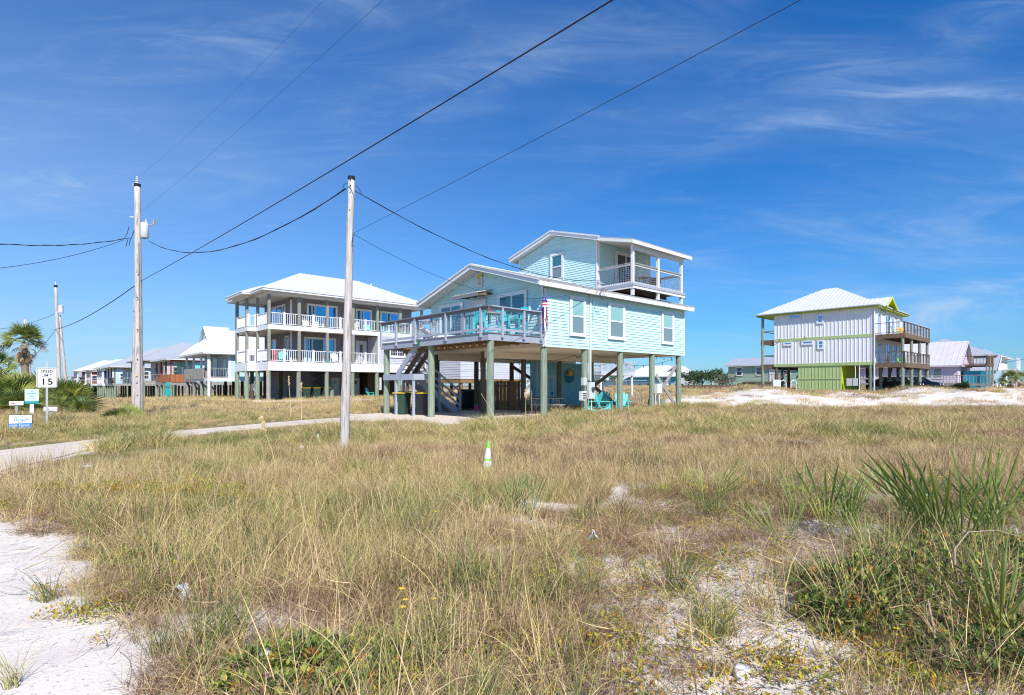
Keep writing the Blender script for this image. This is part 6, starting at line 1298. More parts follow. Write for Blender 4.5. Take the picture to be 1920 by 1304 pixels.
def ribbon(name, pts, m, lift=.03, step=.6, seam=True):
    vs = []; fs = []; k = 0
    P2 = []
    for (ax, ay, aw), (bx, by, bw) in zip(pts, pts[1:]):
        L = math.hypot(bx - ax, by - ay); n = max(1, int(L / step))
        for i in range(n): t = i / n; P2.append((ax + (bx - ax) * t, ay + (by - ay) * t, aw + (bw - aw) * t))
    P2.append(pts[-1])
    for i, (x, y, w_) in enumerate(P2):
        q = P2[min(i + 1, len(P2) - 1)]; p = P2[max(i - 1, 0)]; dx, dy = q[0] - p[0], q[1] - p[1]; L = math.hypot(dx, dy) or 1; nx, ny = -dy / L, dx / L
        for s in (-1, -.5, 0, .5, 1): X, Y = x + nx * w_ * s, y + ny * w_ * s; vs.append((X, Y, g(X, Y) + lift))
    for i in range(len(P2) - 1):
        for j in range(4): fs.append((i * 5 + j, i * 5 + j + 1, (i + 1) * 5 + j + 1, (i + 1) * 5 + j))
    mb = MB().add(vs, fs); nv = len(vs)
    mb.add([(x, y, z - .14) for x, y, z in vs], []); mb.f += [(i * 5, (i + 1) * 5, (i + 1) * 5 + nv, i * 5 + nv) for i in range(len(P2) - 1)] + [(i * 5 + 4, (i + 1) * 5 + 4, (i + 1) * 5 + 4 + nv, i * 5 + 4 + nv) for i in range(len(P2) - 1)]
    o = obj(name, mb, m); o['kind'] = 'structure'; return o
ribbon('concrete_lane', DRIVE, concrete)
ribbon('kerb', [(-21.5, 22.3, .22), (-19.3, 24.4, .22), (-17.3, 26.0, .22), (-15.2, 27.4, .2)], concrete, .06)
ribbon('pavement', [(-38, 50.5, .7), (-32, 48.8, .7), (-26.5, 46.6, .8), (-22.5, 43.6, .9), (-19, 41.4, .9), (-12, 42.5, .9), (-6, 47.5, .8)], concrete, .07)
sl = [hl(-1.75, .25), hl(-1.75, 8.4), hl(9.5, 8.4), hl(9.5, .25)]
SB = MB().slab([(p.x, p.y, -.2) for p in sl], (0, 0, .215)); obj('concrete_slab', SB, concrete)['kind'] = 'structure'

# ================================================================ grasses (uncountable: grown over the ground by geometry nodes)
SRC = bpy.data.collections.new('grass_source')
def grass_mat():
    m = bpy.data.materials.new('dune_grass'); m.use_nodes = True; nt = m.node_tree; N = nt.nodes; L = nt.links; b = N['Principled BSDF']
    b.inputs['Roughness'].default_value = .7; b.inputs['Specular IOR Level'].default_value = .15
    ti = N.new('ShaderNodeAttribute'); ti.attribute_name = 'tone'; ti.attribute_type = 'INSTANCER'
    tb = N.new('ShaderNodeAttribute'); tb.attribute_name = 'blade'
    ad = N.new('ShaderNodeMath'); ad.operation = 'ADD'; L.new(ti.outputs['Fac'], ad.inputs[0]); L.new(tb.outputs['Fac'], ad.inputs[1])
    cr = N.new('ShaderNodeValToRGB'); e = cr.color_ramp.elements
    st = [(.0, (.13, .075, .05)), (.14, (.26, .155, .10)), (.30, (.52, .36, .22)), (.44, (.80, .60, .33)), (.56, (.58, .47, .18)), (.68, (.34, .33, .10)), (.82, (.19, .225, .08)), (1.0, (.085, .125, .04))]
    e[0].position, e[0].color = st[0][0], (*st[0][1], 1); e[1].position, e[1].color = st[-1][0], (*st[-1][1], 1)
    for p, c in st[1:-1]: q = e.new(p); q.color = (*c, 1)
    L.new(ad.outputs[0], cr.inputs[0]); L.new(cr.outputs[0], b.inputs['Base Color'])
    t = N.new('ShaderNodeBsdfTranslucent'); L.new(cr.outputs[0], t.inputs[0]); ms = N.new('ShaderNodeMixShader'); ms.inputs[0].default_value = .12
    L.new(b.outputs[0], ms.inputs[1]); L.new(t.outputs[0], ms.inputs[2]); L.new(ms.outputs[0], N['Material Output'].inputs[0]); return m
GM = grass_mat()
def blades(name, n, rad, hmin, hmax, wid, bend, curl=0, seg=4, lean=.35, spread=.3, m=None, twist=0):
    V_ = []; F_ = []; T = []; m = m or GM
    for i in range(n):
        a = rng.uniform(0, 2 * math.pi); r = rad * math.sqrt(rng.uniform()); bx, by = r * math.cos(a), r * math.sin(a)
        h = rng.uniform(hmin, hmax); az = rng.uniform(0, 2 * math.pi) if rng.uniform() < .6 else a; th = rng.uniform(0, lean); w0 = wid * rng.uniform(.6, 1.3); tv = float(np.clip(rng.normal(0, spread), -2.2 * spread, 2.2 * spread))
        bd = bend * rng.uniform(.3, 1.5); cu = curl * rng.uniform(-1, 1); p = np.array([bx, by, -.02]); L = h / seg; o = len(V_); wa = rng.uniform(0, math.pi)
        for k in range(seg + 1):
            f = k / seg; ww = w0 * (1 - f ** 1.6) * .5 + .0002; c, s = math.cos(wa), math.sin(wa)
            if k < seg: V_ += [(p[0] - c * ww, p[1] - s * ww, p[2]), (p[0] + c * ww, p[1] + s * ww, p[2])]; T += [tv, tv]
            else: V_.append(tuple(p)); T.append(tv)
            th += bd / seg * (1 + f); az += cu / seg
            st = math.sin(th); p = p + L * np.array([st * math.cos(az), st * math.sin(az), math.cos(th)])
            if p[2] < .004: p[2] = .004
        for k in range(seg - 1): F_.append((o + 2 * k, o + 2 * k + 1, o + 2 * k + 3, o + 2 * k + 2))
        F_.append((o + 2 * seg - 2, o + 2 * seg - 1, o + 2 * seg))
    me = bpy.data.meshes.new(name); me.from_pydata(V_, [], F_); at = me.attributes.new('blade', 'FLOAT', 'POINT'); at.data.foreach_set('value', T)
    me.materials.append(m); return me
def seedgrass(name, n, rad, h, m=None):   # fine hazy stems with feathery heads
    me = blades(name, n, rad, h * .5, h, .0032, .5, .6, 4, .45, .07); return me
def leafy(name, n, rad, h, L0, spread=.12, m=None):
    V_ = []; F_ = []; T = []
    for i in range(n):
        a = rng.uniform(0, 2 * math.pi); r = rad * math.sqrt(rng.uniform()); z = h * rng.uniform(.1, 1) * (1 - .6 * (r / rad) ** 2); p = np.array([r * math.cos(a), r * math.sin(a), z])
        az = rng.uniform(0, 2 * math.pi); el = rng.uniform(.1, 1.2); L = L0 * rng.uniform(.6, 1.3); w_ = L * .22; d = np.array([math.cos(az) * math.cos(el), math.sin(az) * math.cos(el), math.sin(el)])
        s = np.cross(d, [0, 0, 1]); s /= (np.linalg.norm(s) + 1e-6); u = np.cross(s, d); o = len(V_); tv = float(rng.normal(0, spread))
        V_ += [tuple(p), tuple(p + d * L * .5 + s * w_ + u * w_ * .25), tuple(p + d * L * .5 - u * .001), tuple(p + d * L * .5 - s * w_ + u * w_ * .25), tuple(p + d * L)]; T += [tv] * 5
        F_ += [(o, o + 1, o + 2), (o, o + 2, o + 3), (o + 2, o + 1, o + 4), (o + 3, o + 2, o + 4)]
    me = bpy.data.meshes.new(name); me.from_pydata(V_, [], F_); at = me.attributes.new('blade', 'FLOAT', 'POINT'); at.data.foreach_set('value', T); me.materials.append(m); return me
def leaf_mat(name, stops):
    m = bpy.data.materials.new(name); m.use_nodes = True; nt = m.node_tree; N = nt.nodes; L = nt.links; b = N['Principled BSDF']; b.inputs['Roughness'].default_value = .45; b.inputs['Specular IOR Level'].default_value = .35
    ti = N.new('ShaderNodeAttribute'); ti.attribute_name = 'tone'; ti.attribute_type = 'INSTANCER'; tb = N.new('ShaderNodeAttribute'); tb.attribute_name = 'blade'
    ad = N.new('ShaderNodeMath'); L.new(ti.outputs['Fac'], ad.inputs[0]); L.new(tb.outputs['Fac'], ad.inputs[1]); cr = N.new('ShaderNodeValToRGB'); e = cr.color_ramp.elements
    e[0].position, e[0].color = stops[0][0], (*stops[0][1], 1); e[1].position, e[1].color = stops[-1][0], (*stops[-1][1], 1)
    for p, c in stops[1:-1]: q = e.new(p); q.color = (*c, 1)
    L.new(ad.outputs[0], cr.inputs[0]); L.new(cr.outputs[0], b.inputs['Base Color']); t = N.new('ShaderNodeBsdfTranslucent'); L.new(cr.outputs[0], t.inputs[0]); ms = N.new('ShaderNodeMixShader'); ms.inputs[0].default_value = .25
    L.new(b.outputs[0], ms.inputs[1]); L.new(t.outputs[0], ms.inputs[2]); L.new(ms.outputs[0], N['Material Output'].inputs[0]); return m
LEAF = leaf_mat('dune_creeper_leaf', [(0, (.30, .10, .03)), (.2, (.55, .28, .04)), (.4, (.58, .50, .05)), (.6, (.25, .32, .05)), (1, (.06, .14, .03))])
FLOW = mat('yellow_petal', (.85, .62, .03), .6, .05)
def flowers(name):
    mb = MB()
    for i in range(4):
        x, y = rng.uniform(-.15, .15, 2); h = rng.uniform(.12, .3)
        for k in range(6): a = k * 1.047; mb.add([(x, y, h), (x + .02 * math.cos(a - .35), y + .02 * math.sin(a - .35), h + .008), (x + .028 * math.cos(a), y + .028 * math.sin(a), h + .005), (x + .02 * math.cos(a + .35), y + .02 * math.sin(a + .35), h + .008)], [(0, 1, 2, 3)])
    me = mesh(mb, name, FLOW); return me
VARS = []
def src(me): o = bpy.data.objects.new(me.name, me); SRC.objects.link(o); VARS.append(me.name); return len(VARS) - 1
K = {}
def fam(key, fn, n):
    K[key] = []
    for i in range(n): me = fn(i); me.name = 'v%03d_%s' % (len(VARS), key); K[key].append(src(me))
fam('straw', lambda i: blades('t', 62, .13, .18, .46, .0048, 1.7, 1.0, 5, .6, .11), 4)
fam('mat', lambda i: blades('t', 75, .18, .15, .40, .0042, 2.2, 2.2, 5, 1.1, .13), 4)
fam('green', lambda i: blades('t', 38, .075, .25, .66, .0075, .8, .3, 5, .30, .09), 4)
fam('wisp', lambda i: blades('t', 70, .12, .25, .62, .0046, .8, .6, 4, .5, .12), 3)
fam('mid', lambda i: blades('t', 110, .34, .18, .50, .0090, .9, .6, 4, .5, .11), 4)
fam('midg', lambda i: blades('t', 80, .22, .3, .68, .011, .8, .3, 4, .4, .11), 3)
fam('far', lambda i: blades('t', 110, .75, .2, .55, .020, .8, .4, 3, .5, .07), 3)
fam('leaf', lambda i: leafy('t', 70, .17, .09, .042, .16, LEAF), 3)
fam('twig', lambda i: blades('t', 26, .06, .15, .40, .0022, .9, 2.6, 6, .9, .03), 3)
fam('arc', lambda i: blades('t', 9, .10, .45, .85, .0050, 1.5, .8, 7, .45, .05), 4)
fam('litter', lambda i: blades('t', 16, .22, .10, .34, .0040, .5, 2.2, 5, .2, .16), 4)
def stems(i):      # stiff straw stems, some snapped, with small ragged heads
    me = blades('t', 16, .16, .30, .62, .0042, .18, .2, 5, .30, .10); return me
fam('stem', stems, 4)
fam('flower', lambda i: flowers('t'), 2)
def tonef(x, y):
    """0 = purple brown, .45 = straw, 1 = deep green: what grows where"""
    n1 = noise.noise(Vector((x * .35, y * .35, 11.1))); n2 = noise.noise(Vector((x * 1.1, y * 1.1, 4.7))); n3 = noise.noise(Vector((x * .09, y * .09, 7.7)))
    t = .46 + .17 * n1 + .15 * n2 + .07 * n3
    px, py = ppx(x, y)
    t += .17 * math.exp(-((y - 17.5) / 3.0) ** 2) * sm(x, -4, 1) * (1 - sm(x, 9, 16))    # yellow-green strip before the teal house
    t -= .10 * math.exp(-((x + 1.5) / 3.6) ** 2 - ((y - 11.2) / 1.8) ** 2)               # rosy brown grass round the service pole
    t -= .07 * math.exp(-((x - 5) / 4.0) ** 2 - ((y - 11.5) / 2.6) ** 2)
    t += .20 * math.exp(-((x + 8) / 3.0) ** 2 - ((y - 13.0) / 3.0) ** 2) + .14 * math.exp(-((x + 16) / 6) ** 2 - ((y - 20) / 5) ** 2)
    t += .15 * math.exp(-((x + 5.2) / 1.4) ** 2 - ((y - 7.2) / 1.4) ** 2)
    t += .10 * math.exp(-((x + 2.4) / 1.3) ** 2 - ((y - 6.3) / 1.2) ** 2)
    if x > 3 and y > 18: t -= .04
    return t
PTS = []; rnd = np.random.default_rng(5)
def addp(x, y, fam_, s, tone, lean=0.12, dz=0):
    if fam_ in ('mid', 'midg', 'wisp', 'straw', 'far', 'mat'):
        r_ = rnd.uniform(); tone += -.22 if r_ < .11 else (.20 if r_ > .87 else 0)
        tone += .16 * noise.noise(Vector((x * 3.1, y * 3.1, 77)))
    if fam_ in ('mid', 'midg', 'wisp', 'straw', 'far'):
        q = noise.noise(Vector((x * .75, y * .75, 50))) + .5 * noise.noise(Vector((x * 2.1, y * 2.1, 51))); s *= 1.0 + .55 * max(-.7, min(1, q))
    PTS.append((x, y, g(x, y) + dz, int(rnd.choice(K[fam_])), s, tone, rnd.uniform(0, 6.283), rnd.uniform(-lean, lean), rnd.uniform(-lean, lean)))
def scatter(n, y0, y1, fn, wide=1.12, xmin=None):
    for _ in range(n):
        y = math.sqrt(rnd.uniform(y0 * y0, y1 * y1)); x = rnd.uniform(-1, 1) * (.932 * y * wide + .8); fn(x, y)
def LH(x, y):     # worn shorter beside the lane and before the slab
    d = min(drive_d(x, y) if y < 27 else 9, 9); k = .22 + .78 * sm(d, .1, 4.6) if x < -3 or y < 20 else 1
    dx, dy = x + .88, y - 20.6; a = dx * U.x + dy * U.y; b = dx * V.x + dy * V.y
    if a < .6 and b > -1.5 and a > -6: k = min(k, .40 + .6 * sm(-a, 1.8, 4.5))
    if -19.5 < x < -15.5 and 17.3 < y < 20.6: k = min(k, .38)
    if math.hypot((x + 4.9) / 1.3, (y - 7.1) / .9) < 1: k = min(k, .5)
    return k
def near(x, y):
    c = cover(x, y)
    if rnd.uniform() > (c ** 1.3 if x < .3 else c ** 2.2) + .015: return
    t = tonef(x, y); r = rnd.uniform(); n = noise.noise(Vector((x * .8, y * .8, 21)))
    gch = .16 + .4 * n + .6 * (t - .46)
    if r < gch * .55: addp(x, y, 'green', rnd.uniform(.45, .9), rnd.uniform(.60, .92))
    elif r < .50: addp(x, y, 'straw', rnd.uniform(.5, .85), t + rnd.uniform(-.18, .14))
    elif r < .78: addp(x, y, 'mat', rnd.uniform(.6, 1.0), t - .04 + rnd.uniform(-.16, .1), .2)
    else: addp(x, y, 'wisp', rnd.uniform(.4, .65), t + rnd.uniform(-.2, .14))
scatter(5600, 2.0, 7.5, near)
def near2(x, y):
    c = cover(x, y)
    if rnd.uniform() > c ** 1.3 + .01: return
    t = tonef(x, y); r = rnd.uniform()
    if r < .22 + 1.6 * (t - .5): addp(x, y, 'midg' if y > 9 else 'green', rnd.uniform(.45, .8) * LH(x, y), t + rnd.uniform(.0, .26))
    elif r < .45: addp(x, y, 'straw', rnd.uniform(.7, 1.1) * LH(x, y), t + rnd.uniform(-.16, .12))
    else: addp(x, y, 'mid' if y > 9 else 'wisp', rnd.uniform(.45, .75) * LH(x, y), t + rnd.uniform(-.2, .14))
scatter(7300, 7.2, 15, near2)
def midf(x, y):
    c = cover(x, y)
    if rnd.uniform() > c ** 1.4 + (.16 if y > 29 else .0): return
    if y > 38 and house_d(x, y) < 0: return
    t = tonef(x, y); f = 'midg' if rnd.uniform() < .25 + .9 * (t - .46) else 'mid'
    if y > 30.5 and bare(x, y) > .5: addp(x, y, 'mid', rnd.uniform(.35, .7), rnd.uniform(.22, .60)); return
    addp(x, y, f, rnd.uniform(.55, .95) * LH(x, y), t + rnd.uniform(-.17, .16))
scatter(15000, 14.5, 32, midf)
def farf(x, y):
    if rnd.uniform() > cover(x, y) ** 1.6 + (.24 if x > 3 else 0): return
    dx, dy = x + 19.08, y - 43; a, b = dx * U.x + dy * U.y, dx * V.x + dy * V.y
    if -.8 < a < 15 and -.3 < b < 9: return
    dx, dy = x - 35.2, y - 53.5; a, b = dx * U.x + dy * U.y, dx * V.x + dy * V.y
    if -.2 < a < 11 and -1 < b < 9.5: return
    t = tonef(x, y) - (.0 if x < 0 else .03); addp(x, y, 'far', rnd.uniform(.45, .85), t + rnd.uniform(-.1, .12))
scatter(11000, 31, 75, farf)
scatter(9000, 75, 170, lambda x, y: addp(x, y, 'far', rnd.uniform(.7, 1.1), .44 + rnd.uniform(-.12, .1)) if abs(x) > 10 or y > 60 else None, 1.0)
# leafy creeper carpets: (x, y, rx, ry, count, tone)
for cx, cy, rx, ry, n, tn in ((-.9, 2.85, .6, .28, 60, .72), (1.55, 4.3, 1.1, .7, 50, .42), (1.2, 3.0, 1.1, .45, 38, .40), (2.0, 6.0, 1.2, .6, 70, .45), (-4.8, 7.2, 1.1, .8, 170, .38), (-6.0, 6.6, .7, .3, 60, .5), (.0, 4.4, 1.3, .9, 120, .42), (-2.6, 3.9, .5, .5, 30, .45), (3.3, 6.8, 1.5, .6, 80, .5), (-.2, 3.0, .9, .4, 40, .4), (2.0, 2.7, 1.0, .4, 70, .45), (4.6, 5.2, .8, .8, 70, .55)):
    for _ in range(n): x, y = rnd.normal(cx, rx * .6), rnd.normal(cy, ry * .6); addp(x, y, 'leaf', rnd.uniform(.4, .9), tn + rnd.uniform(-.2, .2), .25, .12 if y > 7 else 0)
def tw(x, y):
    b = bare(x, y)
    if .02 < b < .9 and rnd.uniform() < 1.0 - b * .6 and (sand_left(x, y) < .45 or rnd.uniform() < .10): addp(x, y, 'twig', rnd.uniform(.5, 1.1), rnd.uniform(.0, .32), .7)
scatter(9000, 2.0, 8, tw)
scatter(520, 2.5, 11, lambda x, y: addp(x, y, 'flower', rnd.uniform(.5, .9), .5) if rnd.uniform() < cover(x, y) * (1.0 if x < -2 else .35) else None)
for _ in range(26): addp(rnd.uniform(-1.2, 1.2) - .2, rnd.uniform(16.5, 18.5), 'flower', 1.2, .5)
def arcs(x, y):
    if rnd.uniform() < cover(x, y) ** (1 if x < .4 else 2.5) * (1 if x < .4 else .45): addp(x, y, 'arc', rnd.uniform(.6, 1.0), rnd.choice([.44, .40, .50, .62]) + rnd.uniform(-.05, .05), .15)
scatter(1500, 2.0, 9, arcs)
def lit(x, y):
    b = bare(x, y)
    if b > .1 and sand_left(x, y) < .05 + rnd.exponential(.22):
        PTS.append((x, y, g(x, y) + .012, int(rnd.choice(K['litter'])), rnd.uniform(.5, 1.1), rnd.uniform(.02, .42), rnd.uniform(0, 6.283), 1.45 + rnd.uniform(-.06, .08), rnd.uniform(-.1, .1)))
scatter(2600, 2.0, 9, lit)
def stm(x, y):
    if rnd.uniform() < cover(x, y) ** (1 if x < .4 else 2.5) * (1 if x < .4 or y > 7 else .5): addp(x, y, 'stem', rnd.uniform(.55, 1.05), rnd.choice([.12, .30, .44, .44, .58]) + rnd.uniform(-.06, .06), .12)
scatter(2600, 2.0, 11, stm)
for _ in range(100): addp(rnd.normal(2.75, .75), rnd.normal(3.5, .55), rnd.choice(['arc', 'wisp', 'stem', 'stem', 'straw']), rnd.uniform(.7, 1.1), rnd.uniform(.35, .78), .2)
def lit2(x, y):
    if x > .1 and bare(x, y) > .25: PTS.append((x, y, g(x, y) + .012, int(rnd.choice(K[rnd.choice(['litter', 'twig', 'litter'])])), rnd.uniform(.35, .9), rnd.uniform(.0, .42), rnd.uniform(0, 6.283), 1.40 + rnd.uniform(-.15, .12), rnd.uniform(-.1, .1)))
scatter(4200, 2.0, 8, lit2)
# greener deep tussocks seen as darker clumps
for cx, cy, r_, n in ((-2.0, 6.3, .5, 26), (-2.9, 6.6, .4, 20), (-2.45, 3.75, .12, 8), (-1.7, 3.1, .25, 12), (.1, 3.6, .35, 20), (-.6, 4.0, .4, 18), (2.35, 6.1, .3, 16), (2.6, 9.5, .7, 18), (4.0, 8.5, .5, 14), (1.15, 3.2, .15, 8), (3.6, 3.6, .3, 14), (-3.9, 6.3, .5, 14), (.9, 5.8, .3, 10), (-1.0, 5.3, .35, 14)):
    for _ in range(int(n * .6)): addp(rnd.normal(cx, r_ * .7), rnd.normal(cy, r_ * .6), 'green', rnd.uniform(.6, 1.0), rnd.uniform(.62, .90), .16)
for _ in range(45):     # overgrown verge hiding part of the lane
    addp(rnd.normal(-9.3, .45), rnd.normal(13.9, .6), 'midg', rnd.uniform(.7, 1.0), rnd.uniform(.45, .75))
# long grass crowding the slab edge and pilings
for _ in range(420):
    a = rnd.uniform(9.5, 14.5) if rnd.uniform() < .5 else rnd.uniform(2, 14); p = hl(a, rnd.uniform(-1.6, -.1)); addp(p.x, p.y, 'midg', rnd.uniform(.6, .95), rnd.uniform(.5, .72))
def grow():
    n = len(PTS); A_ = np.array(PTS, dtype=np.float64); me = bpy.data.meshes.new('grass'); me.vertices.add(n); me.vertices.foreach_set('co', A_[:, :3].astype(np.float32).ravel())
    for nm, ty, col in (('pick', 'INT', A_[:, 3].astype(np.int32)), ('size', 'FLOAT', A_[:, 4].astype(np.float32)), ('tone', 'FLOAT', A_[:, 5].astype(np.float32))):
        at = me.attributes.new(nm, ty, 'POINT'); at.data.foreach_set('value', col)
    at = me.attributes.new('rot', 'FLOAT_VECTOR', 'POINT'); at.data.foreach_set('vector', A_[:, [7, 8, 6]].astype(np.float32).ravel())
    o = bpy.data.objects.new('grass', me); C.objects.link(o); o['kind'] = 'stuff'; o['label'] = 'dry and green dune grass covering the sandy ground'; o['category'] = 'grass'
    ng = bpy.data.node_groups.new('grow', 'GeometryNodeTree'); ng.interface.new_socket('Geometry', in_out='INPUT', socket_type='NodeSocketGeometry'); ng.interface.new_socket('Geometry', in_out='OUTPUT', socket_type='NodeSocketGeometry')
    N = ng.nodes; L = ng.links; gi = N.new('NodeGroupInput'); go = N.new('NodeGroupOutput'); ci = N.new('GeometryNodeCollectionInfo'); ci.inputs[0].default_value = SRC; ci.inputs[1].default_value = True; ci.inputs[2].default_value = True
    m2p = N.new('GeometryNodeMeshToPoints'); L.new(gi.outputs[0], m2p.inputs[0]); ip = N.new('GeometryNodeInstanceOnPoints'); L.new(m2p.outputs[0], ip.inputs['Points']); L.new(ci.outputs[0], ip.inputs['Instance']); ip.inputs['Pick Instance'].default_value = True
    def na(nm, dt): q = N.new('GeometryNodeInputNamedAttribute'); q.data_type = dt; q.inputs[0].default_value = nm; return q.outputs[0]
    L.new(na('pick', 'INT'), ip.inputs['Instance Index']); er = N.new('FunctionNodeEulerToRotation'); L.new(na('rot', 'FLOAT_VECTOR'), er.inputs[0]); L.new(er.outputs[0], ip.inputs['Rotation']); L.new(na('size', 'FLOAT'), ip.inputs['Scale'])
    L.new(ip.outputs[0], go.inputs[0]); md = o.modifiers.new('grow', 'NODES'); md.node_group = ng
    print('tufts', n)
grow()
# ================================================================ palms, palmettos, shrubs, stalks
pf_green = mat('palmetto_green', (.30, .36, .10), .45, .25, 6, trans=.38, spec=.4)
pf_dark = mat('palmetto_dark_green', (.13, .19, .06), .45, .25, 6, trans=.3, spec=.4)
pf_yel = mat('palmetto_yellow_green', (.34, .36, .07), .5, .25, 6, trans=.3)
pf_dead = mat('dead_frond', (.50, .34, .20), .8, .3, 6, trans=.15)
pf_org = mat('orange_frond', (.60, .34, .05), .7, .3, 6, trans=.2)
def fan(seed, Rl, n=22, spread=105, pet=.4, stiff=.12, m=pf_green, fold=.35, seg_w=.030, solid=.42, slim=1):
    """palmate frond: petiole along +x rising, fingers fanned from its tip (local: base at origin, points along +x)"""
    key = (seed, m.name)
    if ('fan', key) in CH: return CH[('fan', key)]
    rr = random.Random(seed); mb = MB(); mb.tube([(0, 0, 0), (pet * .5, 0, .015), (pet, 0, 0)], [.010, .007, .006], 5)
    for i in range(n):
        a = R(-spread + 2 * spread * (i + .5) / n + rr.uniform(-2, 2)); L = Rl * (.72 + .28 * math.cos(a * .75)) * rr.uniform(.86, 1.06); c, s = math.cos(a), math.sin(a); px_, py_ = -s, c
        w_ = seg_w * Rl / .5 * (1 if slim == 1 else .62); dr = stiff * rr.uniform(.4, 1.8) * L; z0 = fold * .06 * (1 - abs(a) / 2)
        def q(f, side, z): return (pet + c * L * f + px_ * side, s * L * f + py_ * side, z)
        w1 = L * solid * math.sin(R(2 * spread / n)) * .52 * slim
        pts = [q(.02, 0, 0), q(solid, -w1, z0 - .004), q(solid, 0, z0 + w1 * .5), q(solid, w1, z0 - .004), q(.72, -w_ * .42, -dr * .35), q(.72, 0, -dr * .35 + w_ * .15), q(.72, w_ * .42, -dr * .35), q(1, rr.uniform(-.01, .01), -dr)]
        mb.add(pts, [(0, 1, 2), (0, 2, 3), (1, 4, 5, 2), (2, 5, 6, 3), (4, 7, 5), (5, 7, 6)])
    me = mesh(mb, 'frond', m); CH[('fan', key)] = me; return me
def palmetto(label, loc, fronds, group='palmettos in the dune grass', name='palmetto', jit=0, seed=1):
    """fronds: list of (azimuth deg, elevation deg, roll deg, scale, mesh)"""
    r = thing(name, label, 'palmetto', loc, 0, group)
    rr = random.Random(seed)
    for az, el, ro, s, me in fronds:
        o = bpy.data.objects.new('frond', me); C.objects.link(o); o.parent = r
        o.matrix_local = Matrix.Translation((rr.uniform(-jit, jit), rr.uniform(-jit, jit) * .7, 0)) @ Matrix.Rotation(R(az), 4, 'Z') @ Matrix.Rotation(R(-el), 4, 'Y') @ Matrix.Rotation(R(ro), 4, 'X') @ Matrix.Scale(s, 4)
    return r
def auto_fronds(seed, n, Rl, elr=(35, 85), mats=(pf_green, pf_dark, pf_yel), w=(6, 3, 1), sc=(.7, 1.1), pet=.45, azr=(0, 360), spread=62, nseg=18, solid=.42, slim=1):
    rr = random.Random(seed); out = []
    for i in range(n):
        m = rr.choices(mats, w)[0]; me = fan(int(Rl * 100) * 10 + i % 3, Rl, nseg, spread, pet, .10, m, solid=solid, slim=slim)
        out.append((rr.uniform(*azr) if azr != (0, 360) else 360 * i / n + rr.uniform(-18, 18), rr.uniform(*elr), rr.uniform(-70, 70), rr.uniform(*sc), me))
    return out
def gp(px, py):      # point on the near ground below a photo position
    Y = 5
    for _ in range(12): X = (px - 960) / 1030 * Y; Y = 1030 * (EYE - g(X, Y)) / (py - 722)
    return Vector(((px - 960) / 1030 * Y, Y, g(X, Y) - .02))
NEARP = [('large light green palmetto clump rising highest at the right', (1790, 1030), 26, .86, (56, 88), (pf_green, pf_yel, pf_green), 1), ('dark stiff palmetto fan behind the tall light green clump', (1712, 985), 14, .56, (52, 84), (pf_dark, pf_dark, pf_green), 2),
         ('medium palmetto standing alone left of the tall clump', (1560, 1010), 14, .66, (60, 88), (pf_green, pf_yel, pf_green), 3), ('palmetto blades stretching out over the right picture edge', (1905, 1000), 7, .85, (22, 50), (pf_green, pf_yel, pf_yel), 4),
         ('sparse dark green palmetto in front of the traffic cone', (945, 968), 6, .52, (35, 88), (pf_dark, pf_green, pf_dark), 5), ('small thin palmetto just right of the one by the cone', (998, 972), 5, .50, (45, 80), (pf_green, pf_dark, pf_green), 6),
         ('palmetto seedling with a pale fan on bare sand right of centre', (1298, 1110), 6, .42, (40, 88), (pf_green, pf_yel, pf_green), 7), ('small palmetto with a single leaning leaf in the creeper right of centre', (1372, 1075), 3, .30, (25, 60), (pf_green, pf_yel, pf_green), 8),
         ('thin upright palmetto in the grass midway between the cone and the right clumps', (1335, 950), 6, .52, (55, 88), (pf_green, pf_yel, pf_green), 12), ('short spiky palmetto on sand just left of the medium one', (1480, 1035), 6, .44, (50, 88), (pf_green, pf_yel, pf_dark), 14),
         ('low palmetto between the two taller clumps at the right', (1660, 1045), 9, .42, (35, 80), (pf_green, pf_yel, pf_green), 9), ('tall thin bladed palmetto at the right edge beside the green shrub', (1868, 1230), 8, .50, (60, 88), (pf_green, pf_yel, pf_green), 10)]
for lab, (px, py), n, Rl, el, ms, sd in NEARP:
    palmetto(lab, gp(px, py), auto_fronds(sd, n, Rl, el, ms, (5, 2, 3), (.4, 1.25), Rl * .15, spread=24 if sd != 4 else 14, nseg=5, solid=.34, slim=.34), jit=Rl * .42, seed=sd)
# mid distance palmettos
def gp2(px, Y): X = (px - 960) / 1030 * Y; return Vector((X, Y, g(X, Y)))
palmetto('round palmetto bush standing clear at the right end of the hedge', gp2(152, 30), auto_fronds(21, 26, .85, (5, 75), (pf_green, pf_dark, pf_yel), (5, 3, 2), (.75, 1.05), .55, spread=85), 'palmetto hedge at the left')
palmetto('small palmetto growing against the foot of the transformer pole', gp2(240, 25), auto_fronds(22, 10, .55, (15, 75), spread=75), 'palmettos in the dune grass')
palmetto('scrawny palmetto seedling left of the transformer pole', gp2(212, 23), auto_fronds(23, 5, .45, (10, 60), spread=70), 'palmettos in the dune grass')
palmetto('palmetto with drooping leaves beneath the aqua house stairs', hl(3.6, 9.2), auto_fronds(24, 12, .7, (5, 70), spread=80), 'palmettos in the dune grass')
HEDGE = [('palmetto hedge plant filling the left edge behind the mailbox', 8, 31, 1.35), ('palmetto hedge plant under the fan palm trunk', 48, 33, 1.5), ('tallest palmetto hedge plant behind the speed limit sign', 88, 34, 1.4), ('palmetto hedge plant right of the speed limit sign', 122, 32.5, 1.25), ('low palmetto hedge plant with dead tan leaves before the leaning pole', 112, 30, .85), ('low palmetto hedge plant with a ragged skirt behind the white mailbox', 40, 29.5, .9), ('palmetto hedge plant at the far left showing orange leaves', -22, 33, 1.5)]
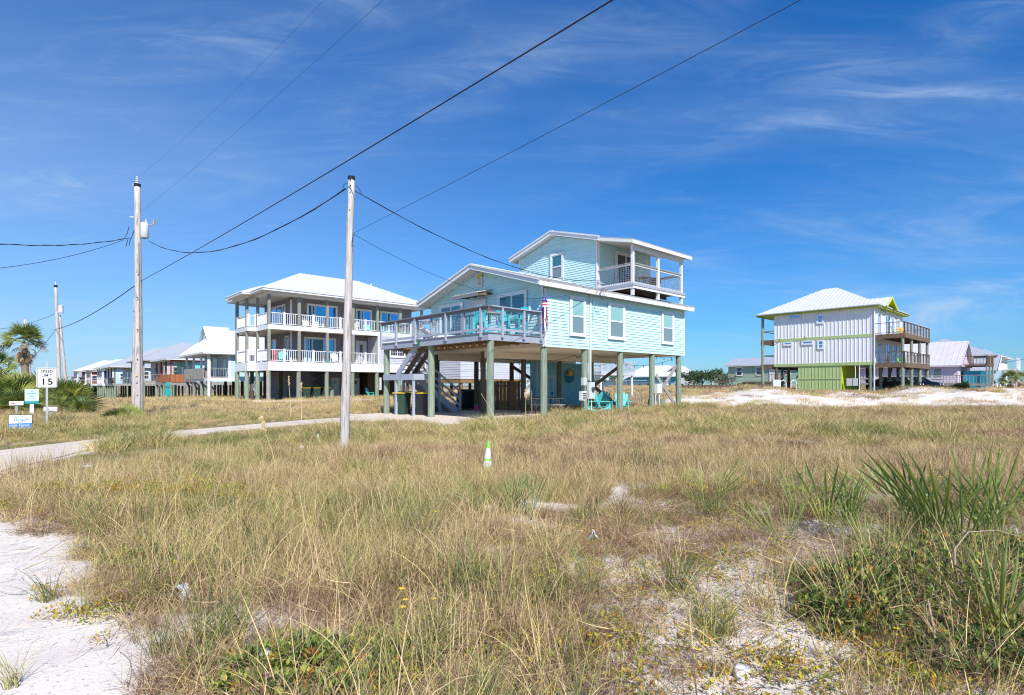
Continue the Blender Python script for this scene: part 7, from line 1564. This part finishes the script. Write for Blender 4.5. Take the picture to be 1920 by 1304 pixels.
for i, (lab, px, Y, Rl) in enumerate(HEDGE):
    fr = auto_fronds(40 + i, 34, Rl, (0, 82), (pf_green, pf_dark, pf_yel), (6, 1, 4), (.6, 1.0), Rl * .75, spread=85) + auto_fronds(60 + i, 14, Rl * .8, (-50, 5), (pf_dead, pf_org, pf_dead), (4, 1, 3), (.5, .8), Rl * .4, spread=60)
    p = gp2(px, Y); p.z += .35; palmetto(lab, p, fr, 'palmetto hedge at the left')
def fan_palm(label, px, Y, zc, Rl, seed, n=44, trunk=.2):
    p = gp2(px, Y); r = thing('fan_palm', label, 'palm tree', p); h = zc - p.z; rr = random.Random(seed)
    pts = [(0.10 * math.sin(k * .4), .04 * k / 8, h * k / 8 - .2) for k in range(9)]
    obj('trunk', MB().tube(pts, [trunk * (1.25 - .4 * k / 8 + rr.uniform(-.03, .03)) for k in range(9)], 12), mat('palm_trunk', (.28, .22, .17), .9, .3, 8, (1, 1, 6), .8, 10), r)
    tx = pts[-1]
    for i in range(n):
        el = 86 - 112 * (i / n) ** .95 + rr.uniform(-10, 10); az = i * 137.5 + rr.uniform(-12, 12); m = pf_green if el > 5 else (pf_yel if el > -12 else pf_dead); m = pf_dark if el > 30 and rr.random() < .2 else (pf_yel if rr.random() < .3 and el > 0 else m)
        me = fan(900 + i % 4, Rl * .72, 20, 80, Rl * 1.15, .42, m, solid=.34); o = bpy.data.objects.new('frond', me); C.objects.link(o); o.parent = r
        o.matrix_local = Matrix.Translation((tx[0], tx[1], tx[2] + .1)) @ Matrix.Rotation(R(az), 4, 'Z') @ Matrix.Rotation(R(-el), 4, 'Y') @ Matrix.Rotation(R(rr.uniform(-55, 55)), 4, 'X') @ Matrix.Scale(rr.uniform(.8, 1.05), 4)
    for i in range(44):     # brown skirt hanging against the trunk
        az = rr.uniform(0, 360); me = fan(950 + i % 3, Rl * .8, 14, 40, Rl * .6, .1, pf_dead); o = bpy.data.objects.new('dead_frond', me); C.objects.link(o); o.parent = r
        o.matrix_local = Matrix.Translation((tx[0], tx[1], tx[2] - .02 - .014 * i)) @ Matrix.Rotation(R(az), 4, 'Z') @ Matrix.Rotation(R(rr.uniform(52, 82)), 4, 'Y') @ Matrix.Rotation(R(rr.uniform(-60, 60)), 4, 'X') @ Matrix.Scale(rr.uniform(.6, .9), 4)
    return r
fan_palm('tall fan palm with brown dead skirt above the palmetto hedge at left', 44, 35, 4.15, .80, 3, 34)
fan_palm('shorter palm crown peeking in at the left edge below the tall palm', -4, 40, 2.7, .9, 5, 30)
fan_palm('small palm beside the houses at the far right', 1896, 70, 2.1, 1.15, 7, 32, .22)
fan_palm('tiny palm just behind the small one at the far right edge', 1915, 84, 2.3, 1.0, 8, 22, .2)
# low leafy shrub at lower right: dense small leaves on woody stems
def shrub(label, cx, cy, rx, ry, h, n, seed, group='glossy green shrubs at the lower right'):
    z0 = g(cx, cy); r = thing('low_shrub', label, 'shrub', (cx, cy, z0), 0, group); rr = np.random.default_rng(seed); V_ = []; F_ = []; T = []; tw_ = MB(); sprigs = []
    for _ in range(n // 16):
        a = rr.uniform(0, 2 * math.pi); q = math.sqrt(rr.uniform()); x, y = rx * q * math.cos(a), ry * q * math.sin(a); top = h * (1 - .75 * q * q) * rr.uniform(.45, 1.05) + .04; zg = g(cx + x, cy + y) - z0
        lx, ly = rr.normal(0, .05, 2); sprigs.append((x, y, zg, top, lx, ly)); tw_.tube([(x - lx, y - ly, zg - .02), (x, y, zg + top * .6), (x + lx, y + ly, zg + top)], [.004, .003, .0015], 4)
        tone = rr.normal(.76, .10) if rr.uniform() > .10 else rr.uniform(.05, .45)
        for k in range(16):
            f = rr.uniform(.25, 1.0); p = np.array([x + lx * f + rr.normal(0, .012), y + ly * f + rr.normal(0, .012), zg + top * f]); az = rr.uniform(0, 2 * math.pi); el = rr.uniform(.2, 1.35); L = .046 * rr.uniform(.6, 1.3); w_ = L * .19
            d = np.array([math.cos(az) * math.cos(el), math.sin(az) * math.cos(el), math.sin(el)]); s = np.cross(d, [0, 0, 1]); s /= np.linalg.norm(s) + 1e-6; u = np.cross(s, d); o = len(V_)
            V_ += [tuple(p), tuple(p + d * L * .5 + s * w_ + u * w_ * .3), tuple(p + d * L * .5), tuple(p + d * L * .5 - s * w_ + u * w_ * .3), tuple(p + d * L)]; T += [float(tone + rr.normal(0, .10))] * 5; F_ += [(o, o + 1, o + 2), (o, o + 2, o + 3), (o + 2, o + 1, o + 4), (o + 3, o + 2, o + 4)]
    me = bpy.data.meshes.new('foliage'); me.from_pydata(V_, [], F_); at = me.attributes.new('blade', 'FLOAT', 'POINT'); at.data.foreach_set('value', T); me.materials.append(SHR)
    o = bpy.data.objects.new('foliage', me); C.objects.link(o); o.parent = r; o['kind'] = 'stuff'; obj('stem', tw_, wood_br, r, stuff=True)
    bb = MB()
    for x, y, zg, top, lx, ly in sprigs[::30]:
        for k in range(5): a = rr.uniform(0, 6.28); p = Vector((x + lx * .7 + .012 * math.cos(a), y + ly * .7 + .012 * math.sin(a), zg + top * .8 + rr.uniform(-.01, .01))); bb.beam(p, p + Vector((0, 0, .009)), .009, .009)
    obj('berry', bb, mat('purple_berry', (.22, .08, .14), .5), r, stuff=True)
    return r
SHR = leaf_mat('shrub_leaf', [(0, (.45, .12, .03)), (.25, (.52, .30, .05)), (.45, (.50, .48, .09)), (.62, (.27, .33, .06)), (.8, (.12, .19, .035)), (1, (.05, .09, .018))])
for a_ in (('largest glossy green shrub spreading across the lower right', 2.75, 3.6, .85, .50, .36, 11500, 1), ('glossy green shrub reaching the right edge below the tall palmetto', 3.7, 4.3, .8, .45, .34, 8500, 2), ('left lobe of glossy green shrub with dark gaps beside bare sand', 2.1, 3.3, .4, .25, .20, 2400, 3),
           ('glossy green shrub patch along the bottom right corner', 2.75, 2.8, .7, .28, .24, 4600, 4)): shrub(*a_)
shrub('small bright green leafy clump at the bottom left by the sand track', -1.02, 2.72, .40, .26, .13, 3200, 6, 'small leafy clumps'); shrub('small leafy green clump at the sand edge left of centre', -3.0, 4.55, .40, .22, .14, 2600, 7, 'small leafy clumps')
# dead bare branches
def branch(label, pts, r0): o = tag(obj('bare_branch', MB().tube([gp(px, py) + Vector((0, 0, h)) for px, py, h in pts], [r0 * (1 - .75 * i / len(pts)) for i in range(len(pts))], 6), m_br, None, True), label, 'branch', 'bare branches in the shrub')
m_br = mat('bare_branch', (.46, .33, .25), .8, .2, 8); m_bw = mat('bleached_twig', (.60, .57, .54), .8, .15, 8)
branch('curving reddish bare branch looping above the shrub at right', [(1900, 1130, .05), (1850, 1180, .30), (1790, 1190, .42), (1790, 1130, .38), (1815, 1090, .40), (1870, 1085, .40), (1915, 1090, .36)], .008)
branch('thin pale branch arching left over the shrub and bare sand', [(1700, 1130, .12), (1650, 1120, .20), (1600, 1120, .18), (1545, 1125, .08), (1535, 1130, .02)], .006)
branch('long bare branch lying across the middle of the shrub', [(1760, 1250, .10), (1740, 1190, .22), (1755, 1120, .24), (1790, 1080, .22), (1860, 1075, .18)], .006)
# dry flower stalks standing above the grass
def stalk(label, px, py0, py1, Y, lean=0, head=False, col=None):
    p = gp2(px, Y); top = P(px + lean, py1, Y); m = col or mat('dry_stalk', (.72, .55, .30), .7, .2); h = top.z - p.z; d = top - p
    r = thing('grass_stalk', label, 'grass stalk', p, 0, 'single tall dry stalks'); k = 6
    pts = [Vector((d.x * (i / k) ** 1.4, .02 * math.sin(i), h * i / k)) for i in range(k + 1)]; w_ = .00050 * Y + .0018
    obj('stem', MB().tube(pts, [w_ * (1 - .6 * i / k) for i in range(k + 1)], 5), m, r)
    if head:
        hb = MB(); rr = random.Random(px)
        for i in range(22): t = .78 + .22 * i / 22; q = Vector((d.x * t ** 1.4, 0, h * t)); a = rr.uniform(0, 6.28); hb.add([q, q + Vector((.035 * math.cos(a), .035 * math.sin(a), .01)), q + Vector((.05 * math.cos(a), .05 * math.sin(a), -.03)), q + Vector((.02 * math.cos(a), .02 * math.sin(a), -.03))], [(0, 1, 2, 3)])
        obj('seed_head', hb, m, r)
for a_ in (('tall pale stalk with drooping seed head left of the short pole', 518, 880, 780, 9.3, -30, True), ('straight pale stalk before the grey house, near the short pole', 565, 800, 716, 22, 0, True), ('second tall stalk with seed head before the grey house', 545, 790, 705, 24, -4, True), ('thin stalk before the left pilings of the grey house', 505, 780, 690, 27, -5, True),
           ('tall bare straw stalk in the left centre foreground', 588, 1180, 922, 4.2, -26), ('tall bare straw stalk in the centre foreground', 735, 1110, 910, 4.6, -26), ('broken tan stalk leaning before the corner piling of the aqua house', 940, 815, 738, 15, -38), ('stalk with seed head between corner piling and picnic table', 985, 800, 728, 17, 1, True), ('short straight stalk right of the seed head stalk', 998, 795, 732, 17.5, -2),
           ('stalk rising against the turquoise chairs', 1148, 800, 726, 17, 0), ('bent stalk at the right end of the aqua house', 1318, 800, 762, 16, -22), ('yellow stalk far right above the palmettos', 1820, 900, 800, 8.5, 8)): stalk(*a_)
# trees beyond the open ground
def tree(label, px, Y, w_, h, seed, m_):
    p = gp2(px, Y); r = thing('tree', label, 'tree', p, 0, 'green trees along the horizon'); rr = np.random.default_rng(seed); V_ = []; F_ = []
    cl = [(rr.normal(0, w_ * .22), rr.normal(0, w_ * .2), h * rr.uniform(.35, .85), w_ * rr.uniform(.16, .28)) for _ in range(9)]
    for i in range(900):
        cx, cy, cz, cr_ = cl[i % 9]; v = rr.normal(0, 1, 3); v /= np.linalg.norm(v); q = np.array([cx, cy, cz]) + v * cr_ * rr.uniform(.5, 1.1) * np.array([1, 1, .75]); s = .22 * rr.uniform(.5, 1.3); a, b = rr.normal(0, 1, 3), rr.normal(0, 1, 3); o = len(V_)
        V_ += [tuple(q), tuple(q + a * s), tuple(q + b * s)]; F_.append((o, o + 1, o + 2))
    me = bpy.data.meshes.new('crown'); me.from_pydata(V_, [], F_); me.materials.append(m_); o = bpy.data.objects.new('crown', me); C.objects.link(o); o.parent = r
    obj('trunk', MB().tube([(0, 0, -.3), (.1, 0, h * .3), (0, .1, h * .7)], [.16, .12, .06], 7), wood_br, r)
tg = mat('far_tree_leaf', (.07, .13, .035), .7, .4, .8, trans=.15); tg2 = mat('far_tree_leaf_dark', (.05, .095, .035), .7, .4, .8, trans=.15)
for i, (px, Y, w_, h, lab) in enumerate(((1301, 112, 4.5, 3.2, 'rounded green tree just right of the teal gabled cottage'), (1316, 118, 5, 3.4, 'second rounded green tree right of the teal gabled cottage'), (1333, 116, 5, 3.3, 'bushy green tree midway between the teal and sage cottages'), (1348, 120, 5, 4.2, 'taller green tree left of the sage cottage deck'), (1362, 125, 5, 3.4, 'green tree behind the sage cottage deck'),
                                         (1164, 135, 6, 3.3, 'green tree left of the low white house between pilings'), (1189, 175, 8, 5.2, 'dark treetop above the low white house roof'), (136, 150, 7, 4.5, 'dark tree behind the far end of the cottage row'), (126, 96, 6, 3.0, 'green tree behind the leaning distant pole'), (1856, 75, 1.4, 1.0, 'small green bush by the steps of the blue house'), (1799, 60, 1.0, .7, 'small green bush at the pink house deck'))): tree(lab, px, Y, w_, h, 100 + i, tg if i % 2 else tg2)
for px, Y, lab in ((1312, 118, 'thin white pole among the trees, left one'), (1335, 118, 'thin white pole among the trees, right one')):
    p = gp2(px, Y); o = tag(obj('thin_pole', MB().cyl((0, 0, 0), (0, 0, 3.0), .08, n=6), white), lab, 'pole'); o.location = p
